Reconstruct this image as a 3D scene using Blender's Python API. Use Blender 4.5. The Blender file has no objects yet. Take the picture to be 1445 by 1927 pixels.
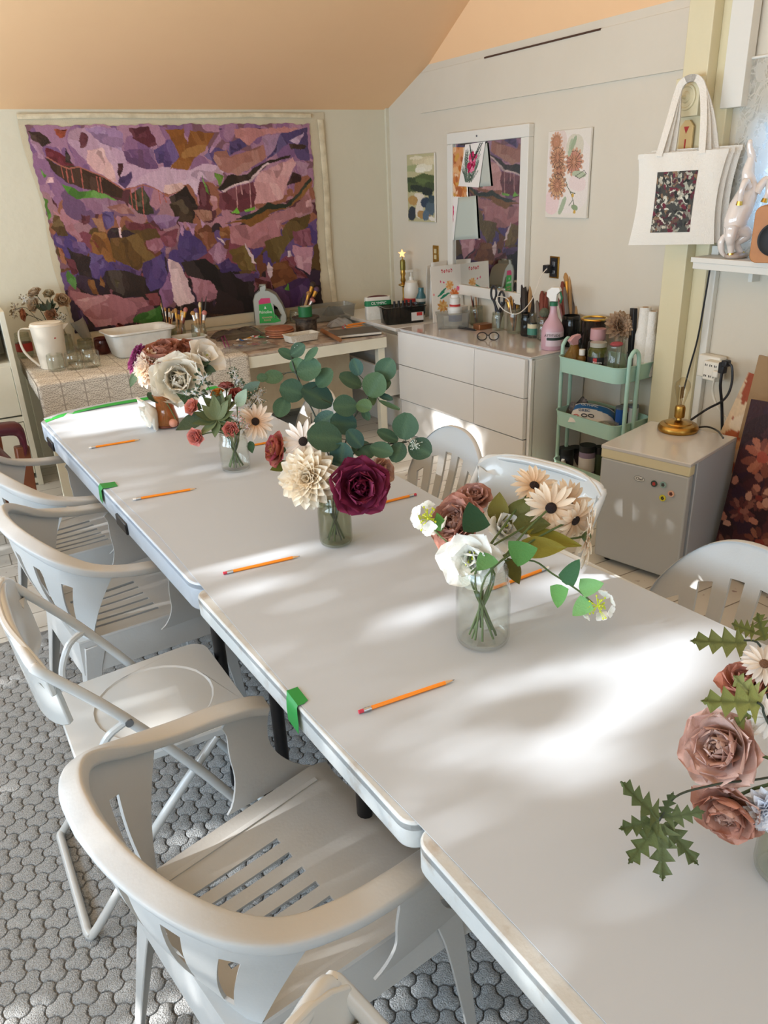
SUN_E, SKY_E, EXPO = 13.0, 2.2, 0.0
LEFT_E = [54, 62, 62, 40]
import bpy, math, random
import numpy as np
from mathutils import Vector, Matrix, Euler
random.seed(7)
SC = bpy.context.scene
COL = SC.collection
PI = math.pi
# ------------------------------------------------------------------ camera
H = 1.64
CAM = np.array([0.0, 0.0, H])
FPX, W, HT = 1440.0, 1445.0, 1927.0
YAW, PITCH, ROLL = 0.4984379, 0.4112427, -0.0437156
_f = np.array([math.sin(YAW)*math.cos(PITCH), math.cos(YAW)*math.cos(PITCH), -math.sin(PITCH)])
_r = np.array([math.cos(YAW), -math.sin(YAW), 0.0])
_u = np.cross(_r, _f)
_r2 = math.cos(ROLL)*_r + math.sin(ROLL)*_u
_u2 = -math.sin(ROLL)*_r + math.cos(ROLL)*_u
def ray(x, y):
    return _r2*(x-W/2)/FPX - _u2*(y-HT/2)/FPX + _f
def az(x, y, z):
    d = ray(x, y); t = (z-CAM[2])/d[2]; return Vector(CAM+t*d)
def ax(x, y, X):
    d = ray(x, y); return Vector(CAM+d*(X/d[0]))
def ay(x, y, Y):
    d = ray(x, y); return Vector(CAM+d*(Y/d[1]))
def apl(x, y, o, n):
    d = Vector(ray(x, y)); c = Vector(CAM); t = (Vector(o)-c).dot(Vector(n))/d.dot(Vector(n)); return c+d*t
def on_x(px, X, z):
    """point at height z and depth X below photo column px"""
    lo, hi = 500., 1400.
    for _ in range(50):
        m = (lo+hi)/2; p = az(px, m, z)
        if p.x > X or ray(px, m)[2] >= 0: lo = m
        else: hi = m
    return az(px, hi, z), hi
def azc(px, py, z, r=.03):
    p = az(px, py, z)
    if z > .7 and p.x > 3.085-r: p = on_x(px, 3.085-r, z)[0]
    return p
cd = bpy.data.cameras.new('camera'); cam = bpy.data.objects.new('camera', cd); COL.objects.link(cam)
cd.sensor_fit = 'VERTICAL'; cd.sensor_height = 24.0; cd.lens = FPX/HT*24.0
cd.clip_start = 0.02
cam.matrix_world = Matrix(((_r2[0], _u2[0], -_f[0], 0), (_r2[1], _u2[1], -_f[1], 0), (_r2[2], _u2[2], -_f[2], H), (0, 0, 0, 1)))
SC.camera = cam
# ------------------------------------------------------------------ materials
def lin(c):
    if isinstance(c, str):
        c = c.lstrip('#'); c = [int(c[i:i+2], 16)/255 for i in (0, 2, 4)]
    return tuple((x/12.92 if x <= .04045 else ((x+.055)/1.055)**2.4) for x in c[:3])
MATS = {}
def nd(nt, t, **kw):
    n = nt.nodes.new(t)
    for k, v in kw.items():
        if k.startswith('i_'): n.inputs[k[2:].replace('_', ' ')].default_value = v
        else: setattr(n, k, v)
    return n
def mat(name, col='#ffffff', rough=.5, metal=0., spec=.5, bump=0., bscale=60., var=0., vscale=8., col2=None,
        emit=None, estr=0., attr=None, coat=0., sub=0., trans=0., vlo=.42):
    if name in MATS: return MATS[name]
    m = bpy.data.materials.new(name); m.use_nodes = True; nt = m.node_tree; L = nt.links.new
    b = nt.nodes['Principled BSDF']
    c = lin(col)+(1,)
    b.inputs['Base Color'].default_value = c; b.inputs['Roughness'].default_value = rough
    b.inputs['Metallic'].default_value = metal; b.inputs['Specular IOR Level'].default_value = spec
    if coat: b.inputs['Coat Weight'].default_value = coat; b.inputs['Coat Roughness'].default_value = .05
    src = None
    tc = nd(nt, 'ShaderNodeTexCoord')
    if attr:
        a = nd(nt, 'ShaderNodeAttribute', attribute_name=attr); src = a.outputs['Color']
    if var > 0:
        n = nd(nt, 'ShaderNodeTexNoise', i_Scale=vscale, i_Detail=5., i_Roughness=.6)
        L(tc.outputs['Object'], n.inputs['Vector'])
        mx = nd(nt, 'ShaderNodeMix', data_type='RGBA')
        r = nd(nt, 'ShaderNodeMapRange', i_From_Min=vlo, i_From_Max=vlo+.26, i_To_Min=0., i_To_Max=var); L(n.outputs['Fac'], r.inputs['Value'])
        L(r.outputs['Result'], mx.inputs['Factor'])
        if src: L(src, mx.inputs['A'])
        else: mx.inputs['A'].default_value = c
        mx.inputs['B'].default_value = (lin(col2) if col2 else tuple(x*.6 for x in c[:3]))+(1,)
        src = mx.outputs['Result']
    if src: L(src, b.inputs['Base Color'])
    if bump > 0:
        n = nd(nt, 'ShaderNodeTexNoise', i_Scale=bscale, i_Detail=4.)
        L(tc.outputs['Object'], n.inputs['Vector'])
        bp = nd(nt, 'ShaderNodeBump', i_Strength=bump, i_Distance=.01); L(n.outputs['Fac'], bp.inputs['Height']); L(bp.outputs['Normal'], b.inputs['Normal'])
    if emit:
        b.inputs['Emission Color'].default_value = lin(emit)+(1,); b.inputs['Emission Strength'].default_value = estr
    if trans > 0:
        out = nt.nodes['Material Output']
        tr = nd(nt, 'ShaderNodeBsdfTranslucent')
        if src: L(src, tr.inputs['Color'])
        else: tr.inputs['Color'].default_value = c
        ms = nd(nt, 'ShaderNodeMixShader'); ms.inputs['Fac'].default_value = trans
        L(b.outputs['BSDF'], ms.inputs[1]); L(tr.outputs['BSDF'], ms.inputs[2]); L(ms.outputs['Shader'], out.inputs['Surface'])
    MATS[name] = m
    return m
def glassmat(name, tint='#f4f7f3', refl=1.0, alpha=.0, body='#ffffff'):
    """thin clear glass or film: see-through with Fresnel reflections, optionally a little milky"""
    if name in MATS: return MATS[name]
    m = bpy.data.materials.new(name); m.use_nodes = True; nt = m.node_tree; L = nt.links.new
    nt.nodes.remove(nt.nodes['Principled BSDF']); out = nt.nodes['Material Output']
    tr = nd(nt, 'ShaderNodeBsdfTransparent'); tr.inputs['Color'].default_value = lin(tint)+(1,)
    gl = nd(nt, 'ShaderNodeBsdfGlossy', i_Roughness=.04)
    lw = nd(nt, 'ShaderNodeLayerWeight', i_Blend=.5); pw = nd(nt, 'ShaderNodeMath', operation='POWER'); pw.inputs[1].default_value = 4.; L(lw.outputs['Facing'], pw.inputs[0]); fr = nd(nt, 'ShaderNodeMath', operation='MULTIPLY_ADD'); fr.inputs[1].default_value = .7; fr.inputs[2].default_value = .035; L(pw.outputs[0], fr.inputs[0])
    mul = nd(nt, 'ShaderNodeMath', operation='MULTIPLY'); mul.inputs[1].default_value = refl; L(fr.outputs[0], mul.inputs[0]); mul.use_clamp = True
    ms = nd(nt, 'ShaderNodeMixShader'); L(mul.outputs[0], ms.inputs['Fac'])
    first = tr.outputs['BSDF']
    if alpha > 0:
        df = nd(nt, 'ShaderNodeBsdfDiffuse'); df.inputs['Color'].default_value = lin(body)+(1,)
        ma = nd(nt, 'ShaderNodeMixShader'); ma.inputs['Fac'].default_value = alpha
        L(tr.outputs['BSDF'], ma.inputs[1]); L(df.outputs['BSDF'], ma.inputs[2]); first = ma.outputs['Shader']
    L(first, ms.inputs[1]); L(gl.outputs['BSDF'], ms.inputs[2]); L(ms.outputs['Shader'], out.inputs['Surface'])
    MATS[name] = m
    return m
# ------------------------------------------------------------------ mesh builder
class G:
    def __init__(s): s.v = []; s.f = []; s.mi = []; s.uv = []; s.c = []; s.cur = 0; s.col = (1, 1, 1)
    def add(s, vs, fs, uvs=None, cols=None):
        o = len(s.v); s.v += [tuple(p) for p in vs]
        s.uv += list(uvs) if uvs else [(0, 0)]*len(vs)
        s.c += list(cols) if cols else [s.col]*len(vs)
        for f in fs: s.f.append(tuple(i+o for i in f)); s.mi.append(s.cur)
        return s
    def box(s, c, d, rot=None, taper=1.0):
        x, y, z = d[0]/2, d[1]/2, d[2]/2
        P = [(-x, -y, -z), (x, -y, -z), (x, y, -z), (-x, y, -z), (-x*taper, -y*taper, z), (x*taper, -y*taper, z), (x*taper, y*taper, z), (-x*taper, y*taper, z)]
        if rot is not None:
            R = rot if isinstance(rot, Matrix) else Euler(rot).to_matrix(); P = [R @ Vector(p) for p in P]
        return s.add([(p[0]+c[0], p[1]+c[1], p[2]+c[2]) for p in P], [(3, 2, 1, 0), (4, 5, 6, 7), (0, 1, 5, 4), (1, 2, 6, 5), (2, 3, 7, 6), (3, 0, 4, 7)])
    def lathe(s, prof, n=32, M=None, caps=(True, True), a0=0., a1=2*PI, sx=1., sy=1.):
        full = abs(a1-a0-2*PI) < 1e-6; m = n if full else n+1
        vs = []; uvs = []
        for j, (r, z) in enumerate(prof):
            for i in range(m):
                a = a0+(a1-a0)*i/n; p = Vector((r*math.cos(a)*sx, r*math.sin(a)*sy, z))
                vs.append(M @ p if M else p); uvs.append((i/n, j/max(1, len(prof)-1)))
        fs = []
        for j in range(len(prof)-1):
            for i in range(n):
                k = (i+1) % m
                fs.append((j*m+i, j*m+k, (j+1)*m+k, (j+1)*m+i))
        if full:
            if caps[0] and prof[0][0] > 1e-6: fs.append(tuple(reversed(range(m))))
            if caps[1] and prof[-1][0] > 1e-6: fs.append(tuple(range((len(prof)-1)*m, len(prof)*m)))
        return s.add(vs, fs, uvs)
    def cyl(s, a, b, r, r2=None, n=16):
        a, b = Vector(a), Vector(b); r2 = r if r2 is None else r2
        q = (b-a).to_track_quat('Z', 'Y').to_matrix().to_4x4(); M = Matrix.Translation(a) @ q
        return s.lathe([(r, 0), (r2, (b-a).length)], n, M)
    def sphere(s, c, r, n=14, sc=(1, 1, 1), rot=None):
        pr = [(max(1e-5, math.sin(PI*i/(n//2+2))*1.0), -math.cos(PI*i/(n//2+2))) for i in range(n//2+3)]
        R = Euler(rot).to_matrix().to_4x4() if rot else Matrix.Identity(4)
        M = Matrix.Translation(Vector(c)) @ R @ Matrix.Diagonal((r*sc[0], r*sc[1], r*sc[2], 1))
        return s.lathe(pr, n, M, caps=(False, False))
    def sweep(s, rings, closed=False, caps=True):
        """rings: list of equal-length point loops"""
        n = len(rings[0]); vs = [p for r in rings for p in r]; fs = []; m = len(rings)
        for j in range(m if closed else m-1):
            k = (j+1) % m
            for i in range(n): fs.append((j*n+i, j*n+(i+1) % n, k*n+(i+1) % n, k*n+i))
        if caps and not closed: fs.append(tuple(reversed(range(n)))); fs.append(tuple(range((m-1)*n, m*n)))
        return s.add(vs, fs)
    def tube(s, pts, r, n=8, closed=False, caps=True):
        pts = [Vector(p) for p in pts]; m = len(pts); rings = []; up = None
        for i, p in enumerate(pts):
            t = (pts[(i+1) % m]-pts[i-1]) if closed else (pts[min(i+1, m-1)]-pts[max(i-1, 0)])
            t.normalize()
            if up is None:
                up = Vector((0, 0, 1)) if abs(t.z) < .9 else Vector((1, 0, 0))
            sd = t.cross(up)
            if sd.length < 1e-5: sd = t.orthogonal()
            sd.normalize(); up = sd.cross(t).normalized()
            rr = r[i] if isinstance(r, (list, tuple)) else r
            rings.append([p+(sd*math.cos(a)+up*math.sin(a))*rr for a in [2*PI*k/n for k in range(n)]])
        return s.sweep(rings, closed, caps)
    def band(s, pts, U, V, n=12, p=3.0):
        """superelliptic band: U, V half-size vectors per point"""
        rings = []
        for c, u, v in zip(pts, U, V):
            c, u, v = Vector(c), Vector(u), Vector(v); ring = []
            for k in range(n):
                a = 2*PI*(k+.5)/n; ca, sa = math.cos(a), math.sin(a)
                ring.append(c+u*(abs(ca)**(2/p)*(1 if ca > 0 else -1))+v*(abs(sa)**(2/p)*(1 if sa > 0 else -1)))
            rings.append(ring)
        return s.sweep(rings)
    def shell(s, S, us, vs, hole=None, th=.004):
        """parametric sheet with cells left out (hole(u,v) true) and thickness th along the normal"""
        nu, nv = len(us), len(vs)
        P = [[Vector(S(u, v)) for v in vs] for u in us]
        N = [[None]*nv for _ in us]
        for i in range(nu):
            for j in range(nv):
                a = P[min(i+1, nu-1)][j]-P[max(i-1, 0)][j]; b = P[i][min(j+1, nv-1)]-P[i][max(j-1, 0)]
                N[i][j] = a.cross(b).normalized()
        vv = []
        for sgn in (.5, -.5):
            for i in range(nu):
                for j in range(nv): vv.append(P[i][j]+N[i][j]*th*sgn)
        K = nu*nv; idx = lambda i, j: i*nv+j
        keep = {(i, j) for i in range(nu-1) for j in range(nv-1) if not (hole and hole((us[i]+us[i+1])/2, (vs[j]+vs[j+1])/2))}
        fs = []
        for (i, j) in keep:
            a, b, c, d = idx(i, j), idx(i+1, j), idx(i+1, j+1), idx(i, j+1)
            fs.append((a, b, c, d)); fs.append((d+K, c+K, b+K, a+K))
            if (i-1, j) not in keep: fs.append((a, d, d+K, a+K))
            if (i+1, j) not in keep: fs.append((c, b, b+K, c+K))
            if (i, j-1) not in keep: fs.append((b, a, a+K, b+K))
            if (i, j+1) not in keep: fs.append((d, c, c+K, d+K))
        return s.add(vv, fs)
    def grid(s, S, nu, nv, cols=None):
        vs = []; uvs = []; fs = []; cc = []
        for i in range(nu+1):
            for j in range(nv+1):
                vs.append(S(i/nu, j/nv)); uvs.append((i/nu, j/nv)); cc.append(cols(i/nu, j/nv) if cols else s.col)
        for i in range(nu):
            for j in range(nv):
                a = i*(nv+1)+j; fs.append((a, a+nv+1, a+nv+2, a+1))
        return s.add(vs, fs, uvs, cc)
    def prism(s, poly, h, M=None):
        """flat outline (x,y) given thickness h along z"""
        n = len(poly); T = (lambda p: M @ Vector(p)) if M else (lambda p: p)
        vs = [T((x, y, 0)) for x, y in poly]+[T((x, y, h)) for x, y in poly]
        return s.add(vs, [tuple(reversed(range(n))), tuple(range(n, 2*n))]+[(i, (i+1) % n, n+(i+1) % n, n+i) for i in range(n)])
    def xf(s, M, start=0):
        s.v[start:] = [tuple(M @ Vector(p)) for p in s.v[start:]]; return s
    def build(s, name, mats, parent=None, smooth=True, bevel=0., subd=0, seg=2, sharp=40.):
        me = bpy.data.meshes.new(name); me.from_pydata(s.v, [], s.f); me.validate(clean_customdata=False)
        ms = mats if isinstance(mats, (list, tuple)) else [mats]
        for m in ms: me.materials.append(m)
        if len(me.polygons) == len(s.f):
            if len(ms) > 1: me.polygons.foreach_set('material_index', s.mi)
            if any(u != (0, 0) for u in s.uv):
                ul = me.uv_layers.new(name='UVMap'); li = np.zeros(len(me.loops), dtype=np.int32); me.loops.foreach_get('vertex_index', li)
                ul.data.foreach_set('uv', np.array(s.uv, dtype=np.float32)[li].ravel())
        if any(c != (1, 1, 1) for c in s.c):
            ca = me.color_attributes.new('col', 'FLOAT_COLOR', 'POINT')
            a = np.ones((len(s.c), 4), dtype=np.float32); a[:, :3] = np.array(s.c, dtype=np.float32)
            ca.data.foreach_set('color', a.ravel())
        if smooth: me.shade_smooth(); me.set_sharp_from_angle(angle=math.radians(sharp))
        me.update()
        o = bpy.data.objects.new(name, me); COL.objects.link(o)
        if parent: o.parent = parent
        if bevel > 0:
            b = o.modifiers.new('bevel', 'BEVEL'); b.width = bevel; b.segments = seg; b.limit_method = 'ANGLE'; b.angle_limit = math.radians(35)
        if subd: sm = o.modifiers.new('sub', 'SUBSURF'); sm.levels = subd; sm.render_levels = subd
        return o
def thing(name, label, cat, loc=(0, 0, 0), rotz=0., group=None, rot=None, scale=1.):
    o = bpy.data.objects.new(name, None); COL.objects.link(o); o.empty_display_size = .05
    o.location = loc; o.rotation_euler = rot if rot is not None else (0, 0, rotz); o.scale = (scale,)*3
    o['label'] = label; o['category'] = cat; o['kind'] = 'thing'
    if group: o['group'] = group
    return o
def tag(o, label, cat, group=None, kind=None):
    o['label'] = label; o['category'] = cat
    if group: o['group'] = group
    if kind: o['kind'] = kind
    return o
def struct(o, label=None):
    o['kind'] = 'structure'
    if label: o['label'] = label
    return o
def dup(r, loc=None, rotz=None, label=None, parent=None, rot=None, scale=None):
    c = r.copy(); COL.objects.link(c)
    if parent: c.parent = parent
    if loc is not None: c.location = loc
    if rotz is not None: c.rotation_euler = (0, 0, rotz)
    if rot is not None: c.rotation_euler = rot
    if scale is not None: c.scale = (scale,)*3
    if label: c['label'] = label
    for ch in list(r.children):
        if ch.name in COL.objects: dup(ch, parent=c)
    return c
def text(s, size, M, m, name, parent, depth=.0004, align='CENTER', sx=1.):
    cu = bpy.data.curves.new(name, 'FONT'); cu.body = s; cu.size = size; cu.extrude = depth; cu.align_x = align; cu.align_y = 'CENTER'
    t = bpy.data.objects.new(name, cu); COL.objects.link(t)
    dg = bpy.context.evaluated_depsgraph_get(); me = bpy.data.meshes.new_from_object(t.evaluated_get(dg))
    bpy.data.objects.remove(t); me.materials.clear(); me.materials.append(m)
    me.transform(M @ Matrix.Diagonal((sx, 1, 1, 1)))
    o = bpy.data.objects.new(name, me); COL.objects.link(o)
    if parent: o.parent = parent
    return o
def lerp(a, b, t): return a+(b-a)*t
def rrect(w, h, r, n=5):
    P = []
    for cx, cy, a in ((w/2-r, h/2-r, 0), (-w/2+r, h/2-r, 90), (-w/2+r, -h/2+r, 180), (w/2-r, -h/2+r, 270)):
        for k in range(n+1): t = math.radians(a+90*k/n); P.append((cx+r*math.cos(t), cy+r*math.sin(t)))
    return P
def smoothpath(pts, n=6):
    P = [Vector(p) for p in pts]; out = []
    for i in range(len(P)-1):
        a, b, c, d = P[max(i-1, 0)], P[i], P[i+1], P[min(i+2, len(P)-1)]
        for k in range(n):
            t = k/n
            out.append(.5*((2*b)+(c-a)*t+(2*a-5*b+4*c-d)*t*t+(3*b-a-3*c+d)*t**3))
    return out+[P[-1]]
def frame(o, x, n):
    """matrix whose x axis is x, z axis is n, origin o"""
    x = Vector(x).normalized(); n = Vector(n).normalized(); y = n.cross(x).normalized(); x = y.cross(n)
    return Matrix(((x.x, y.x, n.x, o[0]), (x.y, y.y, n.y, o[1]), (x.z, y.z, n.z, o[2]), (0, 0, 0, 1)))
# ------------------------------------------------------------------ room shell
XR, XL, YB, YF, ZB, ZR = 3.12, -1.9, 5.42, -1.6, 2.095, 2.268
def floor_mat():
    m = bpy.data.materials.new('painted_planks'); m.use_nodes = True; nt = m.node_tree; L = nt.links.new; b = nt.nodes['Principled BSDF']
    tc = nd(nt, 'ShaderNodeTexCoord'); mp = nd(nt, 'ShaderNodeMapping'); L(tc.outputs['Object'], mp.inputs['Vector'])
    br = nd(nt, 'ShaderNodeTexBrick', offset=.37); br.inputs['Scale'].default_value = 1.0
    for k, v in (('Brick Width', 1.3), ('Row Height', .14), ('Mortar Size', .0035), ('Mortar Smooth', .4)): br.inputs[k].default_value = v
    br.inputs['Color1'].default_value = lin('#d9d8d2')+(1,); br.inputs['Color2'].default_value = lin('#cfcec8')+(1,); br.inputs['Mortar'].default_value = lin('#8b8880')+(1,)
    L(mp.outputs['Vector'], br.inputs['Vector'])
    vo = nd(nt, 'ShaderNodeTexNoise', i_Scale=26., i_Detail=2.); L(tc.outputs['Object'], vo.inputs['Vector'])
    vp = nd(nt, 'ShaderNodeTexNoise', i_Scale=1.3, i_Detail=2.); L(tc.outputs['Object'], vp.inputs['Vector'])
    r = nd(nt, 'ShaderNodeMapRange', i_From_Min=.66, i_From_Max=.70); L(vo.outputs['Fac'], r.inputs['Value'])
    r2 = nd(nt, 'ShaderNodeMapRange', i_From_Min=.45, i_From_Max=.65); L(vp.outputs['Fac'], r2.inputs['Value'])
    mu = nd(nt, 'ShaderNodeMath', operation='MULTIPLY'); L(r.outputs[0], mu.inputs[0]); L(r2.outputs[0], mu.inputs[1])
    mx = nd(nt, 'ShaderNodeMix', data_type='RGBA'); L(mu.outputs[0], mx.inputs['Factor']); L(br.outputs['Color'], mx.inputs['A']); mx.inputs['B'].default_value = lin('#7c5a5e')+(1,)
    L(mx.outputs['Result'], b.inputs['Base Color']); b.inputs['Roughness'].default_value = .45
    bp = nd(nt, 'ShaderNodeBump', i_Strength=.4, i_Distance=.004); L(br.outputs['Fac'], bp.inputs['Height']); bp.invert = True; L(bp.outputs['Normal'], b.inputs['Normal'])
    return m
g = G(); g.box(((XL+XR)/2+.2, (YF+YB)/2, -.05), (XR-XL+.8, YB-YF+.3, .1)); struct(g.build('floor', floor_mat(), smooth=False), 'white painted plank floor spotted with paint')
M_wall = mat('wall_paint', '#d4cbba', .6, bump=.25, bscale=14, var=.16, vscale=3.5, col2='#c8bda8')
M_wallb = mat('wall_paint_back', '#d5ceb8', .6, bump=.25, bscale=14, var=.16, vscale=3.5, col2='#c8bfa6')
M_ceil = mat('peach_ceiling', '#f8ca9a', .55, bump=.15, bscale=6, var=.2, vscale=1.5, col2='#eebc8c')
M_cream = mat('cream_paint', '#dacfac', .45, bump=.2, bscale=20, var=.2, vscale=5, col2='#cfc298')
M_white = mat('white_paint', '#dedbd2', .45, bump=.15, bscale=20)
g = G(); g.box(((XL+XR)/2, YB+.05, 1.2), (XR-XL+.6, .1, 2.4)); struct(g.build('wall_back', M_wallb, smooth=False), 'off-white back wall with paint flecks')
# right wall with the window opening over the shelf
WY0, WY1, WZ0, WZ1 = .95, ax(1388, 400, XR).y, 1.30, ax(1420, 208, XR).z
g = G()
g.box((XR+.05, (WY1+YB)/2, 1.2), (.1, YB-WY1, 2.4)); g.box((XR+.05, (YF+WY0)/2, 1.2), (.1, WY0-YF, 2.4))
g.box((XR+.05, (WY0+WY1)/2, WZ0/2), (.1, WY1-WY0, WZ0)); g.box((XR+.05, (WY0+WY1)/2, (WZ1+2.4)/2), (.1, WY1-WY0, 2.4-WZ1))
struct(g.build('wall_right', M_wall, smooth=False), 'white right wall')
# left wall, out of frame, with its row of windows
LW = [(-1.2, .25), (.45, 1.9), (2.1, 3.55), (3.75, 5.1)]; LZ0, LZ1 = .62, 2.2
g = G(); g.box((XL-.05, (YF+YB)/2, LZ0/2), (.1, YB-YF, LZ0)); g.box((XL-.05, (YF+YB)/2, (LZ1+2.4)/2), (.1, YB-YF, 2.4-LZ1))
ys = [YF]+[y for w in LW for y in w]+[YB]
for a, b in zip(ys[::2], ys[1::2]): g.box((XL-.05, (a+b)/2, (LZ0+LZ1)/2), (.1, b-a, LZ1-LZ0))
struct(g.build('wall_left', M_wall, smooth=False), 'white left wall with windows')
# wall behind the camera with a wide window
g = G(); g.box(((XL+XR)/2, YF-.05, .4), (XR-XL, .1, .8)); g.box(((XL+XR)/2, YF-.05, 2.75), (XR-XL, .1, 1.1)); g.box((XL+1.05, YF-.05, 1.5), (2.1, .1, 1.4)); g.box((XR-.75, YF-.05, 1.5), (1.5, .1, 1.4))
struct(g.build('wall_front', M_wall, smooth=False), 'white wall behind the viewer with a wide window')
# ceiling: a hipped ceiling, back slope and side slopes
SB = .38
d = ray(880, 0); t = (ZB+SB*YB-H)/(d[2]+SB*d[1]); hp = CAM+d*t
SR = (hp[2]-ZR)/(XR-hp[0])
ZT = 3.25
yr = YB-(ZR-ZB)/SB
yt = YB-(ZT-ZB)/SB; xt = XR-(ZT-ZR)/SR; xl = XL+(ZT-ZR)/SR
if xl > xt-.3: xl = xt-.3
g = G()
V = [(XL-.1, YB+.02, ZB-.01), (XR+.02, YB+.02, ZB-.01), (XR+.02, yr, ZR), (XL-.1, yr, ZR), (xt, yt, ZT), (xl, yt, ZT), (XR+.02, YF, ZR), (xt, YF, ZT), (XL-.1, YF, ZR), (xl, YF, ZT)]
F = [(0, 1, 2, 4, 5, 3), (2, 6, 7, 4), (3, 5, 9, 8), (4, 7, 9, 5)]
n = len(V)
g.add(V+[(x, y, z+.12) for x, y, z in V], F+[tuple(i+n for i in reversed(f)) for f in F])
struct(g.build('ceiling', M_ceil, smooth=False), 'peach painted sloping ceiling')
# board along the top of the right wall
g = G(); yA = ax(790, 175, XR-.012).y; g.box((XR-.006, (yA+2.5)/2, (2.03+ZR)/2), (.012, yA-2.5, ZR-2.03))
struct(g.build('trim_1', M_wall, smooth=False, bevel=.002), 'white board along the top of the right wall')
g = G(); g.box((XR-.012, YB-.012, 1.05), (.024, .024, 2.1)); struct(g.build('trim_2', M_wallb, smooth=False), 'corner bead of the room')
g = G(); g.box((XR-.010, 3.75, ZR-.003), (.012, .95, .009)); struct(g.build('trim_7', mat('dark_gap', '#4a3020', .8), smooth=False), 'dark gap between the white board and the ceiling')
# cream post and the trims on its right
pa = ax(1250, 475, 3.02).y; pb = ax(1293, 470, 3.02).y
g = G(); g.box(((3.02+XR)/2, (pa+pb)/2, 1.17), (XR-3.02, pa-pb, 2.34)); struct(g.build('trim_3', M_cream, smooth=False, bevel=.004), 'cream painted post')
g = G(); yc = ax(1330, 470, 3.06).y; g.box(((3.075+XR)/2, (pb+yc)/2, 1.15), (XR-3.075, pb-yc, 2.3)); struct(g.build('trim_4', M_cream, smooth=False, bevel=.004), 'cream side board of the post')
yd = ax(1352, 470, 3.09).y
g = G(); g.box((3.105, (yc+yd)/2, .65), (.03, yc-yd, 1.3)); struct(g.build('trim_5', M_white, smooth=False, bevel=.004), 'white moulding beside the outlet')
y0, y1 = ax(1360, 150, 3.06).y, ax(1400, 150, 3.06).y; zb = ax(1372, 203, 3.06).z
g = G(); g.box((3.085, (y0+y1)/2, (zb+2.3)/2), (.05, y0-y1, 2.3-zb)); struct(g.build('trim_6', M_white, smooth=False, bevel=.003), 'short white board above the lace curtain')
g = G(); g.box((3.09, 1.0, .06), (.06, 3.0, .12)); g.box((3.05, 1.0, .32), (.14, 2.9, .03)); struct(g.build('baseboard_right', M_white, smooth=False, bevel=.004), 'white ledge at the foot of the right wall')
# window over the shelf
g = G(); th = .045
for z in (WZ0+th/2, WZ1-th/2): g.box((XR+.05, (WY0+WY1)/2, z), (.06, WY1-WY0, th))
for y in (WY0+th/2, WY1-th/2, (WY0+WY1)/2): g.box((XR+.05, y, (WZ0+WZ1)/2), (.06, th, WZ1-WZ0-2*th))
wf = struct(g.build('window_1', M_white, smooth=False, bevel=.003), 'white framed window behind the lace')
g = G(); g.box((XR+.05, (WY0+WY1)/2, (WZ0+WZ1)/2), (.004, WY1-WY0-.05, WZ1-WZ0-.05)); g.build('pane', glassmat('pane_glass', '#e9f4ff'), wf, smooth=False)
for k, (a, b) in enumerate(LW):
    g = G()
    for z in (LZ0+.03, LZ1-.03): g.box((XL-.05, (a+b)/2, z), (.07, b-a, .06))
    for y in (a+.03, b-.03): g.box((XL-.05, y, (LZ0+LZ1)/2), (.07, .06, LZ1-LZ0-.12))
    struct(g.build('window_%d' % (k+2), M_white, smooth=False), 'white window frame in the left wall')
# ------------------------------------------------------------------ light
SUNEL = math.radians(22.5); SUNAZ = math.radians(-3.5)
SD = Vector((math.cos(SUNEL)*math.cos(SUNAZ), math.cos(SUNEL)*math.sin(SUNAZ), -math.sin(SUNEL)))
sl = bpy.data.lights.new('sun', 'SUN'); so = bpy.data.objects.new('sun', sl); COL.objects.link(so)
sl.energy = SUN_E; sl.angle = math.radians(.7); sl.color = (1, .975, .94); so.rotation_euler = SD.to_track_quat('-Z', 'Y').to_euler(); so.location = (-6, 2, 5)
w = bpy.data.worlds.new('world'); SC.world = w; w.use_nodes = True
bg = w.node_tree.nodes['Background']; bg.inputs['Color'].default_value = (.68, .84, 1.0, 1); bg.inputs['Strength'].default_value = SKY_E
def winlight(name, loc, dr, sx, sy, e, col):
    l = bpy.data.lights.new(name, 'AREA'); l.shape = 'RECTANGLE'; l.size = sx; l.size_y = sy; l.energy = e; l.color = col
    o = bpy.data.objects.new(name, l); COL.objects.link(o); o.location = loc; o.rotation_euler = Vector(dr).to_track_quat('-Z', 'Z').to_euler(); return o
for k, (a, b) in enumerate(LW):
    winlight('window_daylight', (XL+.02, (a+b)/2, (LZ0+LZ1)/2), (1, 0, .75), LZ1-LZ0-.2, b-a-.2, LEFT_E[k], (.68, .84, 1.0))
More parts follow.
